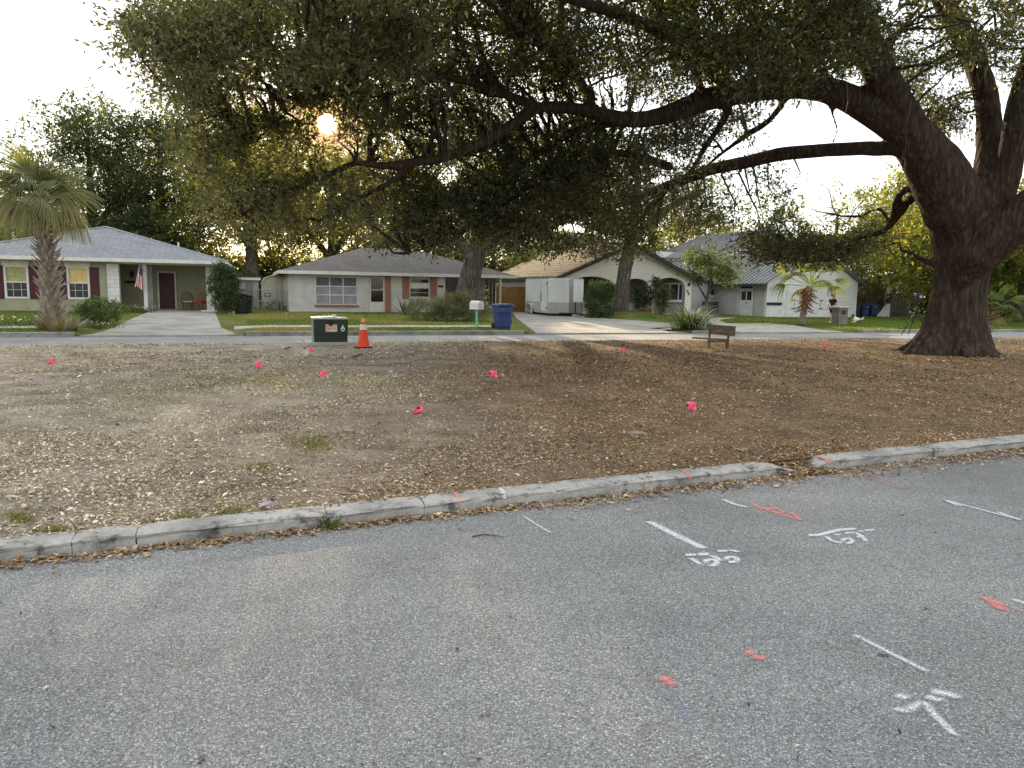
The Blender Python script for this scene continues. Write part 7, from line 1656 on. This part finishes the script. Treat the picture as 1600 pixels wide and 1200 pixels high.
spray('faint pink line near the kerb at right', [(0.022, [(1380, 754), (1396, 760), (1411, 763)])], M_PP)
spray('worn pink streak left of the faint pink line', [(0.018, [(1345, 746), (1362, 749), (1380, 754)])], M_PP2)
spray('long white double headed arrow at the right edge', [(0.022, [(1479, 783), (1535, 798), (1593, 813)]), (0.028, [(1479, 783), (1490, 788), (1500, 791)]), (0.024, [(1562, 802), (1578, 808), (1593, 813)])], M_PW)
spray('white bar with looped figures at centre right', [(0.034, [(1266, 837), (1282, 836), (1310, 829), (1334, 827)]), (0.024, [(1292, 840), (1300, 846), (1314, 849)] + ell(1324, 846, 7.5, 3.6, 2.6, 9.0)), (0.022, [(1305, 836), (1312, 836.5)]), (0.024, [(1322, 834), (1336, 833), (1346, 839), (1353, 846)]), (0.02, [(1340, 840), (1348, 838)]), (0.022, [(1343, 831), (1348, 831)]), (0.026, [(1353, 830), (1364, 829)])], M_PW)
spray('pink arrowhead at the right edge of the road', [(0.045, [(1538, 936), (1552, 943), (1564, 951)]), (0.04, [(1552, 940), (1566, 946)]), (0.05, [(1556, 946), (1562, 952)])], M_PP)
spray('worn pink tail of the arrowhead at the right edge', [(0.02, [(1566, 946), (1580, 951), (1600, 957)])], M_PP2)
spray('white smudge above the pink arrowhead', [(0.04, [(1588, 939), (1610, 947)])], M_PW2)
spray('straight white dash at lower right', [(0.032, [(1339, 995), (1390, 1021), (1446, 1049)])], M_PW2)
spray('white sprayed branching figure at lower right', [(0.045, [(1406, 1089), (1414, 1091)]), (0.036, [(1402, 1110), (1416, 1112), (1432, 1104), (1444, 1100), (1454, 1112), (1472, 1131), (1490, 1148)]), (0.045, [(1452, 1091), (1466, 1095)]), (0.05, [(1462, 1083), (1480, 1086), (1492, 1090)])], M_PW2)
spray('pair of pink dots, the farther of two pairs', [(0.04, [(1168, 1021), (1174, 1021)]), (0.04, [(1181, 1028), (1189, 1030)])], M_PP)
spray('pair of pink dots, the nearer of two pairs', [(0.04, [(1036, 1061), (1041, 1062)]), (0.04, [(1045, 1067), (1051, 1069)])], M_PP)
spray('faded violet smear on the road below the pink dots', [(0.06, [(1040, 1085), (1062, 1105), (1075, 1130)])], M_PV)
def kerb_paint(label, x, m, w):
    """paint stripe over the kerb top at photo column x"""
    p = G(x, 760, 0.1); lo, hi = 680, 900
    for y in np.linspace(lo, hi, 400):
        u, v = UV(G(x, y, 0.098))
        if v < near_kerb_v(u) + 0.10: break
    vs_, fs, uv = [], [], []
    for k, (dv, z) in enumerate(((0.165, 0.1015), (0.10, 0.1015), (0.035, 0.1005), (-0.006, 0.088), (-0.008, 0.066))):
        for j, o in enumerate((-1, 0, 1)): vs_.append(W(u + o * w / 2 + dv * 0.1, near_kerb_v(u) + dv, z)); uv.append((k, abs(o)))
    for k in range(4):
        for j in (0, 1): a = k * 3 + j; fs.append((a, a + 3, a + 4, a + 1))
    me = bpy.data.meshes.new('paint_mark'); c = np.array(vs_).mean(0); me.from_pydata([tuple(np.array(p) - c) for p in vs_], [], fs); me.update(); lay = me.uv_layers.new(name='UVMap')
    for lp in me.loops: lay.data[lp.index].uv = uv[lp.vertex_index]
    o = link('paint_mark', me, m); o.location = tuple(c); setp(o, label, 'paint mark', 'sprayed survey marks')
kerb_paint('pink tick on the near kerb left of the white one', 712, M_PP, 0.06); kerb_paint('white tick across the near kerb', 782, M_PW, 0.05)
kerb_paint('pink tick on the near kerb right of the white one', 1068, M_PP, 0.06); kerb_paint('pink blotch on the near kerb by its broken gap', 1283, M_PP, 0.10)

# ================================================================== the walker and the dog
def skin_body(verts, edges, radii, root, sub=2):
    me = bpy.data.meshes.new('skin'); me.from_pydata(verts, edges, []); ob = bpy.data.objects.new('skin', me); COL.objects.link(ob)
    md = ob.modifiers.new('skin', 'SKIN'); md.use_smooth_shade = True
    if not me.skin_vertices: me.skin_vertices.new()
    for i, r in enumerate(radii):
        rr = r if hasattr(r, '__len__') else (r, r); me.skin_vertices[0].data[i].radius = rr; me.skin_vertices[0].data[i].use_root = (i == root)
    sb = ob.modifiers.new('sub', 'SUBSURF'); sb.levels = sub; sb.render_levels = sub
    ev = ob.evaluated_get(bpy.context.evaluated_depsgraph_get()); out_ = bpy.data.meshes.new_from_object(ev); bpy.data.objects.remove(ob); return out_
class Sk:
    def __init__(s): s.v = []; s.e = []; s.r = []
    def p(s, co, r, frm=None):
        s.v.append(co); s.r.append(r); i = len(s.v) - 1
        if frm is not None: s.e.append((frm, i))
        return i
    def chain(s, frm, lst):
        for co, r in lst: frm = s.p(co, r, frm)
        return frm
# walker: 1.5 m tall, mid-stride to the left (-x), seen from the side and behind; local x right, y away from the street
b = Sk(); pel = b.p((0, 0, 0.80), (0.12, 0.105))
ch = b.chain(pel, [((0.0, 0.0, 0.95), (0.11, 0.095)), ((0.01, 0.0, 1.10), (0.125, 0.105)), ((0.0, 0.0, 1.22), (0.10, 0.08))])
hd = b.chain(ch, [((-0.01, 0.0, 1.28), 0.048), ((-0.015, 0, 1.335), 0.062), ((-0.02, 0, 1.40), 0.082), ((-0.02, 0, 1.46), 0.062)])
for s, sw in ((-1, 1), (1, -1)):                                   # s: near/far side, sw: swing of the leg
    kx = -0.10 * sw
    b.chain(pel, [((0.0, 0.07 * s, 0.74), 0.085), ((kx * 0.9, 0.075 * s, 0.42), 0.056), ((kx * 2.0 + 0.03, 0.075 * s, 0.26), 0.048), ((kx * 2.2 + 0.04, 0.075 * s, 0.075), 0.032), ((kx * 2.2 - 0.02, 0.075 * s, 0.035), 0.032), ((kx * 2.2 - 0.10, 0.075 * s, 0.025), 0.026)])
    ax = 0.09 * sw; sh_ = b.chain(ch, [((0.0, 0.13 * s, 1.20), 0.055), ((ax * 0.6, 0.165 * s, 1.02), 0.042), ((ax * 1.2 - 0.03, 0.17 * s, 0.93), 0.036), ((ax * 1.5 - 0.06, 0.165 * s, 0.78), 0.026)])
    hx = ax * 1.5 - 0.07; pm = b.p((hx, 0.165 * s, 0.73), (0.022, 0.028), sh_)
    for k, (dx, L) in enumerate(((-0.022, 0.050), (-0.008, 0.058), (0.006, 0.054), (0.020, 0.044))):
        b.chain(pm, [((hx + dx, 0.165 * s, 0.70), 0.0085), ((hx + dx - 0.004, 0.163 * s, 0.70 - L * 0.6), 0.008), ((hx + dx - 0.012, 0.158 * s, 0.70 - L), 0.007)])
    b.chain(pm, [((hx - 0.032, 0.155 * s, 0.725), 0.009), ((hx - 0.040, 0.150 * s, 0.695), 0.008)])
wk = Thing('person', 'walker in black t-shirt and dark shorts on the bright lawn, seen from behind', 'person', on_lawn(1299, 504.5), ANG + 0.25)
body = skin_body(b.v, b.e, b.r, pel); link('body', body, M_SKIN, wk.o, True)
fc_ = MB()
for s in (-1, 1): fc_._lathe(-0.098, 0.030 * s, [(0.004, 1.405), (0.010, 1.412), (0.004, 1.419)], 8)
wk.part('eyes', fc_, M_BLACK, kind='stuff')
wk.part('nose', MB().tube([(-0.098, 0, 1.405), (-0.116, 0, 1.385), (-0.10, 0, 1.375)], [0.007, 0.011, 0.008], 6), M_SKIN, smooth=True)
wk.part('mouth', MB().box(-0.098, -0.092, -0.022, 0.022, 1.352, 1.358), pmat('lips', (0.4, 0.16, 0.14), (0.35, 0.13, 0.11), 10, 0.5))
for s in (-1, 1): wk.part('ear', MB().tube([(-0.01, 0.080 * s, 1.375), (0.0, 0.092 * s, 1.395), (-0.005, 0.086 * s, 1.42)], [0.008, 0.014, 0.008], 6), M_SKIN, smooth=True)
c = Sk(); q0 = c.p((0, 0, 0.86), (0.138, 0.122)); q1 = c.chain(q0, [((0.0, 0, 0.98), (0.128, 0.112)), ((0.01, 0, 1.11), (0.14, 0.12)), ((0.0, 0, 1.22), (0.112, 0.092)), ((-0.008, 0, 1.262), 0.062)])
for s, sw in ((-1, 1), (1, -1)): ax = 0.09 * sw; c.chain(3, [((0.0, 0.135 * s, 1.205), 0.070), ((ax * 0.55, 0.165 * s, 1.05), 0.062)])
M_TEE = pmat('black_cotton', (0.018, 0.018, 0.026), (0.012, 0.012, 0.018), 8, 0.9, 60, 0.3)
link('t_shirt', skin_body(c.v, c.e, c.r, 0), M_TEE, wk.o, True)
c = Sk(); q0 = c.p((0, 0, 0.83), (0.132, 0.118))
for s, sw in ((-1, 1), (1, -1)): kx = -0.10 * sw; c.chain(q0, [((0.0, 0.07 * s, 0.74), 0.100), ((kx * 0.5, 0.076 * s, 0.58), 0.082), ((kx * 0.7, 0.076 * s, 0.50), 0.078)])
link('shorts', skin_body(c.v, c.e, c.r, 0), pmat('dark_shorts', (0.03, 0.022, 0.026), (0.02, 0.016, 0.02), 8, 0.9), wk.o, True)
c = Sk(); q0 = c.p((0.0, 0, 1.425), (0.090, 0.092)); c.chain(q0, [((0.035, 0, 1.39), 0.072), ((0.045, 0, 1.34), 0.045)]); c.chain(q0, [((-0.03, 0, 1.462), 0.07), ((-0.07, 0, 1.458), 0.04)])
link('hair', skin_body(c.v, c.e, c.r, 0), pmat('sandy_hair', (0.26, 0.16, 0.08), (0.18, 0.11, 0.05), 30, 0.7), wk.o, True)
for sw, s in ((1, -1), (-1, 1)):
    kx = -0.10 * sw; x = kx * 2.2; c = Sk(); q0 = c.p((x + 0.045, 0.075 * s, 0.045), 0.042); c.chain(q0, [((x - 0.03, 0.075 * s, 0.036), 0.042), ((x - 0.11, 0.075 * s, 0.028), 0.032)])
    link('shoe', skin_body(c.v, c.e, c.r, 0), M_REFL, wk.o, True)

# small white dog with dark patches lying on the grass, head up
d = Sk(); hip = d.p((0.16, 0, 0.13), (0.095, 0.09))
chs = d.chain(hip, [((0.05, 0, 0.14), (0.085, 0.09)), ((-0.09, 0, 0.165), (0.095, 0.11))])
d.chain(chs, [((-0.16, 0, 0.26), 0.055), ((-0.20, 0, 0.34), 0.058), ((-0.245, 0, 0.34), 0.045), ((-0.30, 0, 0.325), 0.026), ((-0.325, 0, 0.32), 0.02)])
for s in (-1, 1):
    d.chain(chs, [((-0.12, 0.075 * s, 0.10), 0.036), ((-0.10, 0.085 * s, 0.03), 0.028), ((-0.22, 0.08 * s, 0.022), 0.022), ((-0.28, 0.08 * s, 0.02), 0.022)])
    d.chain(hip, [((0.13, 0.085 * s, 0.11), 0.052), ((0.06, 0.11 * s, 0.06), 0.036), ((0.17, 0.115 * s, 0.03), 0.024), ((0.08, 0.12 * s, 0.02), 0.021)])
    d.chain(4, [((-0.185, 0.036 * s, 0.385), 0.022), ((-0.17, 0.048 * s, 0.43), 0.010)])
d.chain(hip, [((0.26, 0, 0.15), 0.030), ((0.33, 0.02, 0.20), 0.022), ((0.37, 0.03, 0.27), 0.012)])
def furmat():
    m, n, l, b_ = nt('dog_fur'); v = coords(n, l); f = noise(n, l, v, 4.2, 1, 0.4)
    c_ = ramp(n, l, f, [(0.50, (0.72, 0.69, 0.62)), (0.56, (0.10, 0.07, 0.05))]); l.new(c_, b_.inputs['Base Color']); b_.inputs['Roughness'].default_value = 0.95
    bump(n, l, b_, noise(n, l, v, 90, 3), 0.5, 0.01); return m
dg = Thing('dog', 'small white dog with dark patches lying on the bright lawn', 'dog', on_lawn(1338, 504), 0.1)
dg.o.scale = (1.15, 1.15, 1.15)
link('body', skin_body(d.v, d.e, d.r, hip), furmat(), dg.o, True)
dg.part('nose', MB()._lathe(-0.345, 0, [(0.004, 0.315), (0.013, 0.322), (0.004, 0.332)], 8), M_BLACK)
dg.part('collar', MB().tube([(-0.155 + 0.058 * math.cos(t) * 0.8, 0.062 * math.sin(t), 0.255 + 0.03 * math.cos(t)) for t in np.linspace(0, 6.283, 15)], 0.009, 5, False), M_SHUT)
